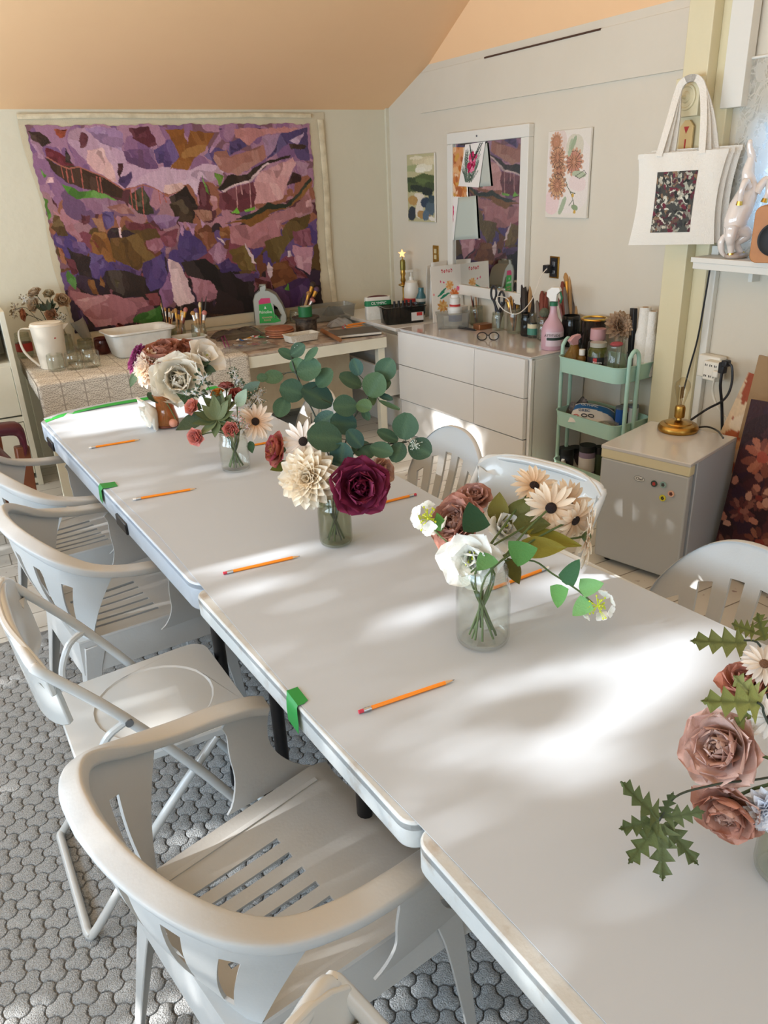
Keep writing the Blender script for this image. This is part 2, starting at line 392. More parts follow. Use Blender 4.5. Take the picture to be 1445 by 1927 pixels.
# ------------------------------------------------------------------ unseen leaf screen outside the left windows, gaps cut to shape the sun patches
TZ = .778
LIT = []
def lit(fn, k, pts): LIT.append([fn(x, y, k) for x, y in pts])
for pts in ([(1105, 1255), (1190, 1205), (1300, 1180), (1420, 1210), (1400, 1262), (1300, 1275), (1240, 1318), (1130, 1312)],
            [(820, 1465), (1000, 1385), (1150, 1312), (1330, 1300), (1210, 1380), (1010, 1468), (880, 1482)],
            [(1010, 1476), (1200, 1408), (1445, 1298), (1445, 1318), (1260, 1408), (1080, 1478)],
            [(600, 1388), (700, 1348), (765, 1348), (700, 1382), (640, 1396)], [(485, 1236), (560, 1205), (650, 1184), (650, 1196), (560, 1228)],
            [(390, 1112), (460, 1086), (555, 1078), (540, 1095), (470, 1118), (415, 1130)], [(345, 1030), (430, 1003), (610, 975), (600, 1000), (480, 1022)],
            [(350, 1048), (470, 1030), (600, 1018), (590, 1038), (480, 1068), (380, 1082)], [(680, 1205), (860, 1105), (850, 1150), (760, 1195)],
            [(840, 1335), (920, 1290), (1080, 1228), (1085, 1258), (970, 1312), (890, 1335)], [(690, 985), (790, 950), (900, 905), (890, 930), (790, 975), (705, 1003)],
            [(690, 905), (730, 880), (770, 900), (720, 920)], [(270, 897), (330, 880), (390, 876), (340, 895)],
            [(70, 800), (270, 752), (540, 735), (560, 765), (420, 776), (300, 795), (200, 812), (105, 830)],
            [(960, 1110), (1080, 1060), (1180, 1092), (1120, 1110), (1010, 1150)], [(380, 985), (460, 950), (560, 940), (500, 968)],
            [(620, 1075), (740, 1010), (800, 1008), (720, 1060)]): lit(az, TZ, pts)
for pts in ([(832, 745), (882, 755), (886, 800), (868, 832), (828, 822), (824, 780)], [(893, 765), (915, 775), (922, 815), (896, 802)], [(880, 800), (905, 808), (906, 868), (893, 870)]): lit(ax, 2.64, pts)
for pts in ([(260, 1910), (400, 1828), (560, 1840), (560, 1930), (250, 1940)], [(650, 1910), (780, 1828), (840, 1790), (840, 1850), (740, 1930)], [(-20, 1072), (70, 1042), (70, 1054), (-20, 1084)], [(850, 905), (1000, 876), (1010, 895), (880, 925)]): lit(az, 0., pts)
for pts in ([(1175, 1075), (1255, 1024), (1325, 1016), (1315, 1068), (1230, 1068)],): lit(ax, 1.43, pts)
for pts in ([(105, 1385), (235, 1385), (225, 1440), (140, 1455)], [(265, 1312), (345, 1288), (350, 1300), (300, 1330)], [(330, 1290), (400, 1268), (400, 1290), (350, 1305)]): lit(az, .445, pts)
for pts in ([(400, 1590), (560, 1500), (640, 1492), (580, 1560), (440, 1640)], [(618, 1612), (712, 1560), (718, 1570), (630, 1622)]): lit(az, .42, pts)
lit(ax, 2.37, [(1133, 880), (1148, 880), (1150, 905), (1138, 900)])
lit(ax, 2.9, [(1345, 935), (1372, 945), (1368, 975), (1345, 965)])
HX = -4.3
LIT2 = []
for poly in LIT:
    q = [p-SD*((p.x-HX)/SD.x) for p in poly]; LIT2.append(np.array([(p.y, p.z) for p in q]))
def inpoly(P, poly):
    x, y = P[:, 0], P[:, 1]; r = np.zeros(len(P), bool); j = len(poly)-1
    for i in range(len(poly)):
        xi, yi = poly[i]; xj, yj = poly[j]
        r ^= ((yi > y) != (yj > y)) & (x < (xj-xi)*(y-yi)/(yj-yi+1e-12)+xi); j = i
    return r
rng = np.random.default_rng(5)
NL = 64000
P = np.stack([rng.uniform(-1.6, 6.2, NL), rng.uniform(1.1, 4.1, NL)], 1)
keep = np.ones(NL, bool)
for poly in LIT2:
    c = poly.mean(0); q = poly-c; keep &= ~inpoly(P, c+q*(1+.003/np.maximum(np.abs(q).max(0), .03)))
P = P[keep]
g = G()
for (y, z) in P:
    s = random.uniform(.026, .042); a = random.uniform(0, 6.28); b = random.uniform(-.5, .5)
    c = Vector((HX+random.uniform(-.12, .12), y, z)); u = Vector((math.sin(b)*.5, math.cos(a), math.sin(a)))*s; v = Vector((math.cos(b)*.3, -math.sin(a), math.cos(a)))*s*.55
    g.add([c-u, c-v*1.0, c+u, c+v], [(0, 1, 2, 3)])
for k in range(5):
    y = -1+k*1.7; g.tube(smoothpath([(HX-.5, y, -.3), (HX-.45, y+.1, 1.0), (HX-.5, y-.1, 2.2), (HX-.45, y+.2, 3.6)]), [.07-.0026*i for i in range(19)])
tr = g.build('leaf_screen', mat('screen_leaf', '#3c5a2a', .6), smooth=False); tag(tr, 'unseen leafy screen outside the left windows, gapped to shape the sun patches', 'leaf screen')
SC.view_settings.view_transform = 'Standard'; SC.view_settings.look = 'None'; SC.view_settings.gamma = 1; SC.view_settings.exposure = EXPO
SC.view_settings.use_curve_mapping = False
cy = SC.cycles
cy.max_bounces = 8; cy.diffuse_bounces = 4; cy.glossy_bounces = 3; cy.transmission_bounces = 4; cy.transparent_max_bounces = 24
cy.caustics_reflective = False; cy.caustics_refractive = False; cy.sample_clamp_indirect = 6.0
cy.use_denoising = True; cy.use_adaptive_sampling = True; cy.adaptive_threshold = .02
# ------------------------------------------------------------------ rug: interlocking pile cobbles
def make_rug(x0, x1, y0, y1, pitch=.054):
    g = G(); th = []
    n = 18
    base = []
    for k in range(n):
        a = 2*PI*k/n+PI/6*0
        sec = (a % (PI/3))/(PI/3)                       # position along one hexagon side
        side = int(a//(PI/3)) % 6
        rad = pitch/2/math.cos((sec-.5)*PI/3)*.955
        rad += (.0062 if side % 2 == 0 else -.0062)*math.sin(PI*sec)
        base.append((a+PI/6, rad))
    rows = int((y1-y0)/(pitch*math.sqrt(3)/2)); cols = int((x1-x0)/pitch)
    rr = random.Random(3)
    for j in range(rows):
        for i in range(cols):
            cx = x0+(i+.5*(j % 2)+.5)*pitch; cyy = y0+(j+.5)*pitch*math.sqrt(3)/2
            h = .012+rr.uniform(-.001, .001)
            ring = [(cx+r*math.cos(a)*rr.uniform(.97, 1.0), cyy+r*math.sin(a)*rr.uniform(.97, 1.0)) for a, r in base]
            vs = []
            for sc, z in ((1., .004), (.965, .0105), (.86, h)):
                vs += [(cx+(px-cx)*sc, cyy+(py-cyy)*sc, z) for px, py in ring]
            vs.append((cx, cyy, h+.0012))
            fs = []
            for r in range(2):
                for k in range(n): fs.append((r*n+k, r*n+(k+1) % n, (r+1)*n+(k+1) % n, (r+1)*n+k))
            for k in range(n): fs.append((2*n+k, 2*n+(k+1) % n, 3*n))
            v = rr.uniform(.93, 1.0); g.col = (v, v, v)
            g.add(vs, fs)
    g.col = (.62, .61, .60); g.box(((x0+x1)/2, (y0+y1)/2, .0035), (x1-x0+.02, y1-y0+.02, .005))
    m = mat('rug_pile', '#bdbab6', .95, spec=.1, bump=1.0, bscale=330, attr='col', var=.55, vscale=260, col2='#8f8f8f')
    b = m.node_tree.nodes['Principled BSDF']; nt = m.node_tree
    mx = nd(nt, 'ShaderNodeMix', data_type='RGBA', blend_type='MULTIPLY'); mx.inputs['Factor'].default_value = 1
    src = b.inputs['Base Color'].links[0].from_socket; nt.links.new(src, mx.inputs['A']); mx.inputs['B'].default_value = lin('#cdcfd0')+(1,); nt.links.new(mx.outputs['Result'], b.inputs['Base Color'])
    o = g.build('area_rug', m, smooth=True, sharp=50); tag(o, 'grey area rug of cobble-shaped pile under the table', 'rug'); return o
make_rug(-.75, 1.55, .1, 3.02)
# ------------------------------------------------------------------ long table: three tables end to end
M_tab = mat('table_plastic', '#b4bec9', .38, bump=.05, bscale=120)
M_tab2 = mat('table_plastic_worn', '#c0c5c6', .5, bump=.1, bscale=80, var=.8, vscale=16, col2='#8a7050', vlo=.55)
M_blk = mat('black_metal', '#141417', .35, spec=.5)
M_gry = mat('grey_metal', '#7d8288', .35, metal=.7)
TZ = .775
def table(name, label, p0, ang, wid, length, th, m, r=.06, notches=(), legs=(.22, .22), xin=.09):
    """p0 = near left corner on the floor plane, ang = direction of the long side"""
    t = thing(name, label, 'table', (p0[0], p0[1], 0), ang, 'tables pushed end to end')
    g = G(); g.prism([(x+wid/2, y+length/2) for x, y in rrect(wid, length, r, 6)], .02, Matrix.Translation((0, 0, TZ-.02)))
    # hollow skirt all round
    P = [(x+wid/2, y+length/2) for x, y in rrect(wid, length, r, 6)]; Q = [(x+wid/2, y+length/2) for x, y in rrect(wid-.03, length-.03, r*.9, 6)]
    n = len(P); vs = [(x, y, TZ-.005) for x, y in P]+[(x*1.0, y, TZ-th) for x, y in P]+[(x, y, TZ-th) for x, y in Q]+[(x, y, TZ-.02) for x, y in Q]
    g.add(vs, [(k*n+(i+1) % n, k*n+i, (k+1)*n+i, (k+1)*n+(i+1) % n) for k in range(3) for i in range(n)])
    top = g.build('tabletop', m, t, bevel=.004)
    for y in notches:
        g = G(); g.box((-.001, y, TZ-th*.72), (.012, .105, th*.5)); g.build('handle', M_blk, t, bevel=.004)
    for s, y in ((0, legs[0]), (1, length-legs[1])):
        for x in (xin, wid-xin):
            g = G(); g.tube([(x, y, TZ-.03), (x, y, .012)], .0165, 12); l = g.build('leg', M_blk, t)
            g = G(); g.cyl((x, y, .012), (x, y, .07), .0235, .021, 14); g.build('foot_cap', M_blk, l)
        g = G(); g.tube([(xin, y, .62), (wid-xin, y, .62)], .012, 10); g.build('crossbar', M_blk, t)
        g = G(); yy = y+(.26 if s == 0 else -.26); g.tube([(wid/2, y, .62), (wid/2, yy, TZ-.04)], .010, 8); g.build('brace', M_blk, t)
        g = G(); g.box((.075, y+.02, TZ-.105), (.012, .085, .055)); g.cyl((.062, y-.01, TZ-.115), (.07, y-.01, TZ-.115), .007, n=10); g.build('bracket', M_gry, t, bevel=.003)
    return t
table('folding_table', 'far white plastic folding table with black handles under its edge', (.362, 1.605), math.radians(4.1), .765, 1.80, .075, M_tab, .055, (1.60, .62), (.17, .2))
table('square_table', 'middle white table with green tape stuck on its left edge', (.412, .722), math.radians(3.9), .83, .87, .052, M_tab2, .03, (), (.36, .1), .13)
table('square_table', 'nearest white table, its edge stained brown, running out of the frame', (.458, -.16), math.radians(3.2), .83, .872, .055, M_tab2, .03, (), (.12, .42), .2)
# white paper over all three
pl = [az(x, y, TZ) for x, y in ((1131, 1927), (960, 1741), (777, 1548), (570, 1338), (377, 1106), (295, 1007.6), (198.8, 915.9), (116, 831))]
pr = [az(x, y, TZ) for x, y in ((1408, 1200), (1305, 1152), (1202, 1105), (1100, 1062.6), (818, 935.7), (745, 894))]
def interp(P, y):
    P = sorted(P, key=lambda p: p.y)
    if y <= P[0].y: a, b = P[0], P[1]
    elif y >= P[-1].y: a, b = P[-2], P[-1]
    else:
        for a, b in zip(P, P[1:]):
            if a.y <= y <= b.y: break
    return a.x+(b.x-a.x)*(y-a.y)/(b.y-a.y)
def PL(y): return interp(pl, y)+.004
def PR(y): return interp(pr, y) if y < 1.9 else interp(pr, 1.9)-(y-1.9)*.075
yA, yB = -.14, 3.28
def Sp(u, v):
    yend = 3.415-.075*(1-u)**7
    y = yA+(yend-yA)*v; k = max(0., (y-3.0)/.3)
    x = lerp(PL(y), PR(y), u)
    return (x, y, TZ+.0016+.012*k*k+(.0015*math.sin(y*160) if y > 3.05 else 0))
g = G(); us = [i/8 for i in range(9)]; vs = [i/90 for i in range(91)]
g.shell(Sp, us, vs, th=.001)
tag(g.build('table_paper', mat('white_paper', '#b5bec8', .55, spec=.3)), 'long sheet of white paper covering the tables', 'paper')
M_grn = mat('green_tape', '#1f8a3c', .5)
M_grn2 = mat('green_tape_bright', '#2fae48', .5)
g = G()
def St(u, v):
    uu = .002+u*.985; y = 3.415-.075*(1-uu)**7-.028-.030*v; k = max(0., (y-3.0)/.3); p = (lerp(PL(y), PR(y), uu), y, TZ+.0016+.012*k*k+.0015*math.sin(y*160)+.001); return Vector((p[0]-.004, p[1], p[2]+.0012))
g.shell(St, [i/24 for i in range(25)], [0, 1], th=.0004); tag(g.build('tape_strip', M_grn2), 'long strip of bright green tape across the far end of the paper', 'tape')
def tape(px, py, wdt, lbl, up, dn, ang, xe=None):
    p = az(px, py, TZ); g = G(); x = xe(p.y) if xe else PL(p.y)-.006
    pts = [(x+up, TZ+.0035), (x, TZ+.0038), (x-.006, TZ-.004), (x-.0075, TZ-dn)]
    g.shell(lambda u, v: Vector((lerp(pts[int(v)][0], pts[min(3, int(v)+1)][0], v-int(v)), p.y+(u-.5)*wdt+(v-1.5)*ang+(.003*math.sin(v*9+u*5)), lerp(pts[int(v)][1], pts[min(3, int(v)+1)][1], v-int(v)))), [0, .5, 1], [0, .5, 1, 1.5, 2, 2.5, 3], th=.0004)
    tag(g.build('tape_piece', M_grn), lbl, 'tape', 'green tape holding the paper')
tape(190, 917, .05, 'small green tape piece wrapped over the far table edge', .045, .05, .004, lambda y: .362-.0717*(y-1.605)+.001)
tape(556, 1318, .05, 'torn green tape piece hanging over the middle table edge', .022, .05, -.006)
p = az(491, 1243, TZ); g = G(); g.box((PL(p.y)-.008, p.y, TZ-.012), (.002, .018, .012)); tag(g.build('orange_sticker', mat('orange_sticker', '#e8602c', .5), smooth=False), 'tiny orange sticker on the edge of the middle table', 'sticker')
# ------------------------------------------------------------------ pencils
M_pen = mat('pencil_orange', '#f08a14', .4); M_wood = mat('pencil_wood', '#d9b083', .6); M_lead = mat('pencil_lead', '#2c2c30', .4); M_fer = mat('ferrule_metal', '#c9ccd0', .25, metal=.9); M_era = mat('eraser_pink', '#c23a4c', .7); M_eraw = mat('eraser_white', '#e9e6e2', .7)
def pencil(a, b, label, era=True, z=TZ+.0062, length=None):
    A, B = az(*a, z), az(*b, z); d = (B-A); L = length or min(.195, max(.175, d.length)); ang = math.atan2(d.y, d.x)
    t = thing('pencil', label, 'pencil', A, ang, 'orange pencils laid on the paper')
    hx = lambda x, r: [(x, r*math.cos(PI/3*k), r*math.sin(PI/3*k)) for k in range(6)]
    g = G(); g.sweep([hx(.024, .0038), hx(L-.02, .0038)]); g.build('shaft', M_pen, t, smooth=False)
    g = G(); g.sweep([hx(L-.02, .0038), hx(L-.004, .0011)]); tip = g.build('sharpened_tip', M_wood, t, smooth=False)
    g = G(); g.cyl((L-.004, 0, 0), (L, 0, 0), .0011, .0003, 6); g.build('lead', M_lead, tip)
    g = G(); g.cyl((.009, 0, 0), (.024, 0, 0), .004, n=12)
    for x in (.012, .014, .019, .021): g.cyl((x, 0, 0), (x+.001, 0, 0), .0043, n=12)
    g.build('ferrule', M_fer, t)
    g = G(); g.cyl((0, 0, 0), (.009, 0, 0), .0036, n=12); g.build('eraser', M_era if era else M_eraw, t)
    return t
pencil((675, 1340), (858, 1278), 'orange pencil nearest the camera, lying before the largest jar')
pencil((420, 1079), (565, 1046), 'orange pencil with red eraser left of the eucalyptus jar')
pencil((250, 940), (370, 919), 'orange pencil with white eraser beside the small green tape', False)
pencil((167, 843), (264, 827), 'orange pencil farthest from the camera, left of the amber vase', False)
pencil((783, 930), (665, 960), 'orange pencil with eraser tip right of the burgundy flower')
pencil((1032, 1068), (915, 1112), 'orange pencil half hidden behind the largest jar', False)
pencil((560, 823), (462, 840), 'orange pencil between the small jar and the eucalyptus jar', False)
# ------------------------------------------------------------------ moulded plastic armchairs
M_pl = mat('white_plastic', '#bdbfbf', .36, spec=.45, bump=.04, bscale=150, var=.14, vscale=6, col2='#b0aca2')
def armchair(label, loc, rz, m, src=None, fan=False):
    if src: return dup(src, loc, rz, label)
    t = thing('plastic_armchair', label, 'chair', loc, rz, 'white plastic armchairs round the table')
    half = [(.140, .262, .630), (.10, .270, .643), (.03, .275, .655), (-.06, .272, .668), (-.15, .260, .694), (-.22, .228, .733), (-.268, .172, .768), (-.297, .09, .79), (-.306, 0, .797)]
    full = smoothpath(half, 4); full = full+[Vector((p.x, -p.y, p.z)) for p in reversed(full[:-1])]
    def frames(P, i0, i1):
        pts, U, V = [], [], []
        for i in range(i0, i1):
            p = P[i]; tn = (P[min(i+1, len(P)-1)]-P[max(i-1, 0)]).normalized()
            bk = max(0., min(1., (-.05-p.x)/.2))
            up = Vector((-.45*bk, 0, 1)).normalized(); sd = tn.cross(up).normalized(); up = sd.cross(tn).normalized()
            pts.append(p-up*.008); U.append(sd*lerp(.026, .021, bk)); V.append(up*lerp(.011, .014, bk))
        return pts, U, V
    n = len(full); k1 = 14
    for nm, i0, i1 in (('armrest', 0, k1+1), ('armrest', n-k1-1, n)):
        pts, U, V = frames(full, i0, i1); g = G(); g.band(pts, U, V, 16, 5.5)
        s = 1 if i0 == 0 else -1
        # front support of the arm, flaring into the seat side
        sp = smoothpath([(.094, .268*s, .630), (.094, .268*s, .595), (.088, .262*s, .54), (.10, .254*s, .48), (.115, .240*s, .425)], 4)
        wd = [.030, .052, .060, .056, .052, .050, .049, .048, .048, .049, .051, .055, .061, .070, .082, .096, .112]
        g.band(sp, [Vector((wd[min(i, 16)], 0, 0)) for i in range(len(sp))], [Vector((0, .0045, 0))]*len(sp), 8, 4)
        g.build(nm, m, t)
    if fan:
        def So(u, v):
            au = abs(u); w = lerp(.175, .262, min(1, v*1.25)**.8); zt = .815-.17*au**2.4
            y = -u*w*(1-.10*max(0, v-.7)/.3*au); z = lerp(.425, zt, v)
            return Vector((-.20-.115*v+.055*(u*u)*(.4+.6*v)-.015*math.sin(PI*v), y, z))
        sl = [-.76, -.45, -.15, .15, .45, .76]; hw = .072
        us = sorted(set([-1, -.95, -.9, .9, .95, 1, 0, -.3, .3, -.6, .6]+[c+d for c in sl for d in (-hw, 0, hw)])); vs = [0, .05, .12, .2, .3, .4, .5, .58, .64, .68, .72, .76, .82, .9, .96, 1]
        g = G(); g.shell(So, us, vs, lambda u, v: any(abs(u-c) < hw for c in sl) and .12 < v < (.76 if abs(u) < .3 else .72 if abs(u) < .6 else .64), .008)
        edge = [So(u, 1) for u in us]; edge = [So(-1, v) for v in vs[5:-1]]+edge+[So(1, v) for v in reversed(vs[5:-1])]
        g.band(edge, [Vector((.009, 0, .0))]*len(edge), [Vector((0, .004, .004))]*len(edge), 8, 2.4)
        g.build('backrest', m, t, sharp=50)
    pts, U, V = frames(full, k1, n-k1); g = G(); g.band(pts, U, V, 16, 5.5)
    rail = full[k1:n-k1]
    def Sb(u, v):
        f = (u+1)/2*(len(rail)-1); i = min(int(f), len(rail)-2); tp = rail[i].lerp(rail[i+1], f-i); tp = Vector((tp.x+.006, tp.y, tp.z-.012))
        yy = -u*.185; b = Vector((-.205+.03*(yy/.185)**2, yy, .432))
        p = b.lerp(tp, v); p.x -= .022*math.sin(PI*v)*(1-.5*u*u); return p
    sl = [-.70, -.42, -.14, .14, .42, .70]; hw = .05
    us = sorted(set([-1, -.92, .92, 1, 0, -.33, .33, -.63, .63]+[c+d for c in sl for d in (-hw, hw)])); vs = [0, .06, .14, .22, .3, .4, .5, .6, .68, .74, .78, .84, .92, 1]
    g.shell(Sb, us, vs, lambda u, v: any(abs(u-c) < hw*.98 for c in sl) and .14 < v < (.80 if abs(u) < .6 else .72), .006)
    if not fan: g.build('backrest', m, t, sharp=50)
    # seat with long slots
    ys = [-.225, -.19]; slots = [-.118, -.072, -.024, .024, .072, .118]
    for c in slots: ys += [c-.0075, c+.0075]
    ys += [.19, .225, 0, .05, -.05, .095, -.095]; ys = sorted(ys); xs = [-.215, -.18, -.16, -.1, -.04, .02, .05, .1, .16, .2, .23, .25]
    def Ss(x, y):
        wdt = lerp(.84, 1.0, (x+.215)/.465); fr = max(0, (x-.19)/.06)
        return Vector((x, y*wdt, .432-.014*math.cos(min(1, abs(y)/.22)*PI/2)*math.cos((x-.0)/.3*PI/2)-.018*fr*fr+(.012 if abs(y) > .22 else 0)))
    g = G(); g.shell(Ss, xs, ys, lambda x, y: any(abs(y-c) < .0075 for c in slots) and -.16 < x < .05, .006)
    rim = [Ss(x, -.225) for x in xs]+[Ss(.25, y) for y in ys[1:-1]]+[Ss(x, .225) for x in reversed(xs)]+[Ss(-.215, y) for y in reversed(ys[1:-1])]
    ap = [Vector((p.x*1.03, p.y*1.07, p.z-.10)) for p in rim]; nn = len(rim)
    ap2 = [Vector((p.x*.985, p.y*.97, p.z)) for p in ap]; r2 = [Vector((p.x*.985, p.y*.97, p.z-.004)) for p in rim]
    g.add(rim+ap+ap2+r2, [(k*nn+i, k*nn+(i+1) % nn, ((k+1) % 4)*nn+(i+1) % nn, ((k+1) % 4)*nn+i) for k in range(4) for i in range(nn)])
    for y in (-.2, .2):                                 # raised side ribs of the seat
        g.band([Ss(x, y)+Vector((0, 0, .003)) for x in xs[1:-2]], [Vector((0, .012, 0))]*(len(xs)-3), [Vector((0, 0, .003))]*(len(xs)-3), 8, 3)
    g.build('seat', m, t, sharp=45)
    for sx, sy in ((1, 1), (1, -1), (-1, 1), (-1, -1)):
        g = G(); top = Vector((.195 if sx > 0 else -.185, .222*sy if sx > 0 else .19*sy, .425)); bot = Vector((.245 if sx > 0 else -.275, .262*sy if sx > 0 else .235*sy, .0))
        rings = []
        for k in range(9):
            q = k/8; c = top.lerp(bot, q**.9); w = lerp(.062, .021, q**.55); th = .0055
            ex, ey = Vector((-sx, 0, 0)), Vector((0, -sy, 0)); o = c+Vector((sx*.02*(1-q), sy*.012*(1-q), 0))
            rings.append([o, o+ex*w, o+ex*w+ey*th, o+ex*th+ey*th, o+ey*w+ex*th, o+ey*w])
        g.sweep(rings); g.build('leg', m, t, sharp=30, bevel=.002, seg=1)
    return t
ch = armchair('nearest white plastic armchair on the left, before the folding chair', (.308, 1.0, .012), math.radians(10.8), M_pl)
armchair('white plastic armchair between the white folding chair and the farthest left armchair', (.305, 2.28, .012), math.radians(7), M_pl, ch)
armchair('farthest white plastic armchair on the left, beside the maroon chair', (.275, 2.90, .012), math.radians(8), M_pl, ch)
ch2 = armchair('white plastic armchair on the right beside the mini fridge', (1.195, .945, .012), math.radians(182), M_pl, None, True)
armchair('white plastic armchair on the right in front of the white drawers', (1.155, 2.13, .012), math.radians(178), M_pl, ch2)
armchair('white plastic armchair hidden behind the eucalyptus leaves', (1.04, 2.98, 0), math.radians(176), M_pl, ch2)
# ------------------------------------------------------------------ folding chairs
M_fold = mat('white_enamel', '#c6cacb', .25, spec=.5, coat=.3)
M_foldb = mat('white_enamel_back', '#c6c8c6', .22, spec=.5, coat=.4)
def folding(label, loc, rz, src=None, zb=.585):
    if src: return dup(src, loc, rz, label)
    t = thing('folding_chair', label, 'chair', loc, rz, 'white folding chairs')
    g = G(); P = rrect(.40, .395, .05, 6); P = [(x, y*(.9+.1*(x+.2)/.4)) for x, y in P]
    n = len(P); g.add([(x, y, .458-.000) for x, y in P]+[(x*1.015, y*1.015, .452) for x, y in P]+[(x*1.015, y*1.015, .436) for x, y in P]+[(x*.97, y*.97, .436) for x, y in P],
          [(k*n+i, (k+1)*n+i, (k+1)*n+(i+1) % n, k*n+(i+1) % n) for k in range(3) for i in range(n)]+[tuple(range(3*n, 4*n))])
    m0 = len(g.v); C = [(.145*math.cos(2*PI*k/n)+.01, .15*math.sin(2*PI*k/n)) for k in range(n)]
    # seat top with a round shallow dish
    rot0 = 0
    best = min(range(n), key=lambda k: abs(math.atan2(P[0][1], P[0][0])-math.atan2(C[k][1], C[k][0])))
    g.add([(x, y, .458) for x, y in P]+[(C[(k+best) % n][0], C[(k+best) % n][1], .458) for k in range(n)]+[(C[(k+best) % n][0]*.97, C[(k+best) % n][1]*.97, .4545) for k in range(n)]+[(0.01, 0, .453)],
          [(k, (k+1) % n, n+(k+1) % n, n+k) for k in range(n)]+[(n+k, n+(k+1) % n, 2*n+(k+1) % n, 2*n+k) for k in range(n)]+[(2*n+k, 2*n+(k+1) % n, 3*n) for k in range(n)])
    g.build('seat', M_fold, t, sharp=25)
    ys = .218
    g = G(); R = .0115
    fr = [(.245, ys, .012), (.06, ys, .35), (-.10, ys, .60), (-.225, ys, .76)]
    arc = [(-.238, ys*.96, .778), (-.246, ys*.85, .792), (-.256, ys*.4, .802), (-.258, 0, .803)]
    p = fr+arc; full = smoothpath(p, 4); full = full+[Vector((q.x, -q.y, q.z)) for q in reversed(full[:-1])]
    g.tube(full, R, 10, caps=True); g.tube([(.245, ys, .014), (.245, -ys, .014)], R, 10)
    g.build('front_frame', M_fold, t)
    g = G(); yr = .188
    rl = smoothpath([(.10, yr, .435), (-.08, yr, .24), (-.245, yr, .035), (-.27, yr*.96, .014), (-.272, yr*.8, .0125)], 4)
    g.tube(rl+[Vector((q.x, -q.y, q.z)) for q in reversed(rl)], R*.95, 10); g.build('rear_frame', M_fold, t)
    for s in (-1, 1):
        g = G(); g.tube(smoothpath([(-.17, .195*s, .445), (-.165, .203*s, .50), (-.135, .212*s, .56), (-.09, .216*s, .585)], 4), .009, 8)
        br = g.build('hinge_arm', M_fold, t)
        g = G(); g.cyl((-.09, .224*s, .585), (-.09, .232*s, .585), .009, n=12); g.build('rivet', M_gry, br)
    def Sb(u, v):
        a = u*2-1; return Vector((-.268+.045*abs(a)**2.4+.05*(1-v)*.55, -a*.222*(1-.12*(1-v)**2), zb+(.817-zb)*v-.045*(abs(a)**5)*(1 if v > .5 else -.6)))
    g = G(); g.shell(Sb, [i/16 for i in range(17)], [0, .03, .1, .3, .5, .7, .9, .97, 1], th=.014)
    g.build('backrest', M_foldb, t, bevel=.004, sharp=60)
    return t
fc = folding('white folding chair on the left between two plastic armchairs', (.222, 1.665, .012), math.radians(2))
folding('glossy white folding chair on the right in front of the mint trolley', (1.235, 1.62, .012), math.radians(196), None, .655)
folding('white folding chair cut off by the bottom edge of the photo', (.212, .243, .012), math.radians(-48), fc)
# ------------------------------------------------------------------ maroon armchair far left
M_mar = mat('maroon_leather', '#4a1620', .4, bump=.1, bscale=90); M_ow = mat('reddish_wood', '#7a4326', .45, var=.5, vscale=7, col2='#54301b')
t = thing('leather_armchair', 'maroon leather armchair with brown wooden legs at the far left', 'armchair', (-.13, 4.02, 0), math.radians(8))
g = G(); g.box((-.02, 0, .44), (.5, .52, .12)); g.build('seat', M_mar, t, bevel=.03, seg=3)
g = G(); g.box((-.22, 0, .74), (.10, .52, .56), (0, -.16, 0)); g.build('backrest', M_mar, t, bevel=.035, seg=3)
for s in (-1, 1):
    g = G(); g.band(smoothpath([(-.24, .30*s, .70), (-.05, .305*s, .69), (.16, .305*s, .675), (.255, .305*s, .655), (.262, .305*s, .56)], 4), [Vector((0, .045, 0))]*17, [Vector((.012, 0, .028))]*17, 12, 3); g.build('armrest', M_mar, t)
    for x in (.235, -.25):
        g = G(); g.box((x, .305*s, .29), (.06, .05, .58), (0, .06 if x > 0 else -.12, 0)); g.build('leg', M_ow, t, bevel=.006)
    g = G(); g.box((0, .305*s, .30), (.46, .03, .05)); g.build('stretcher', M_blk, t, bevel=.004)
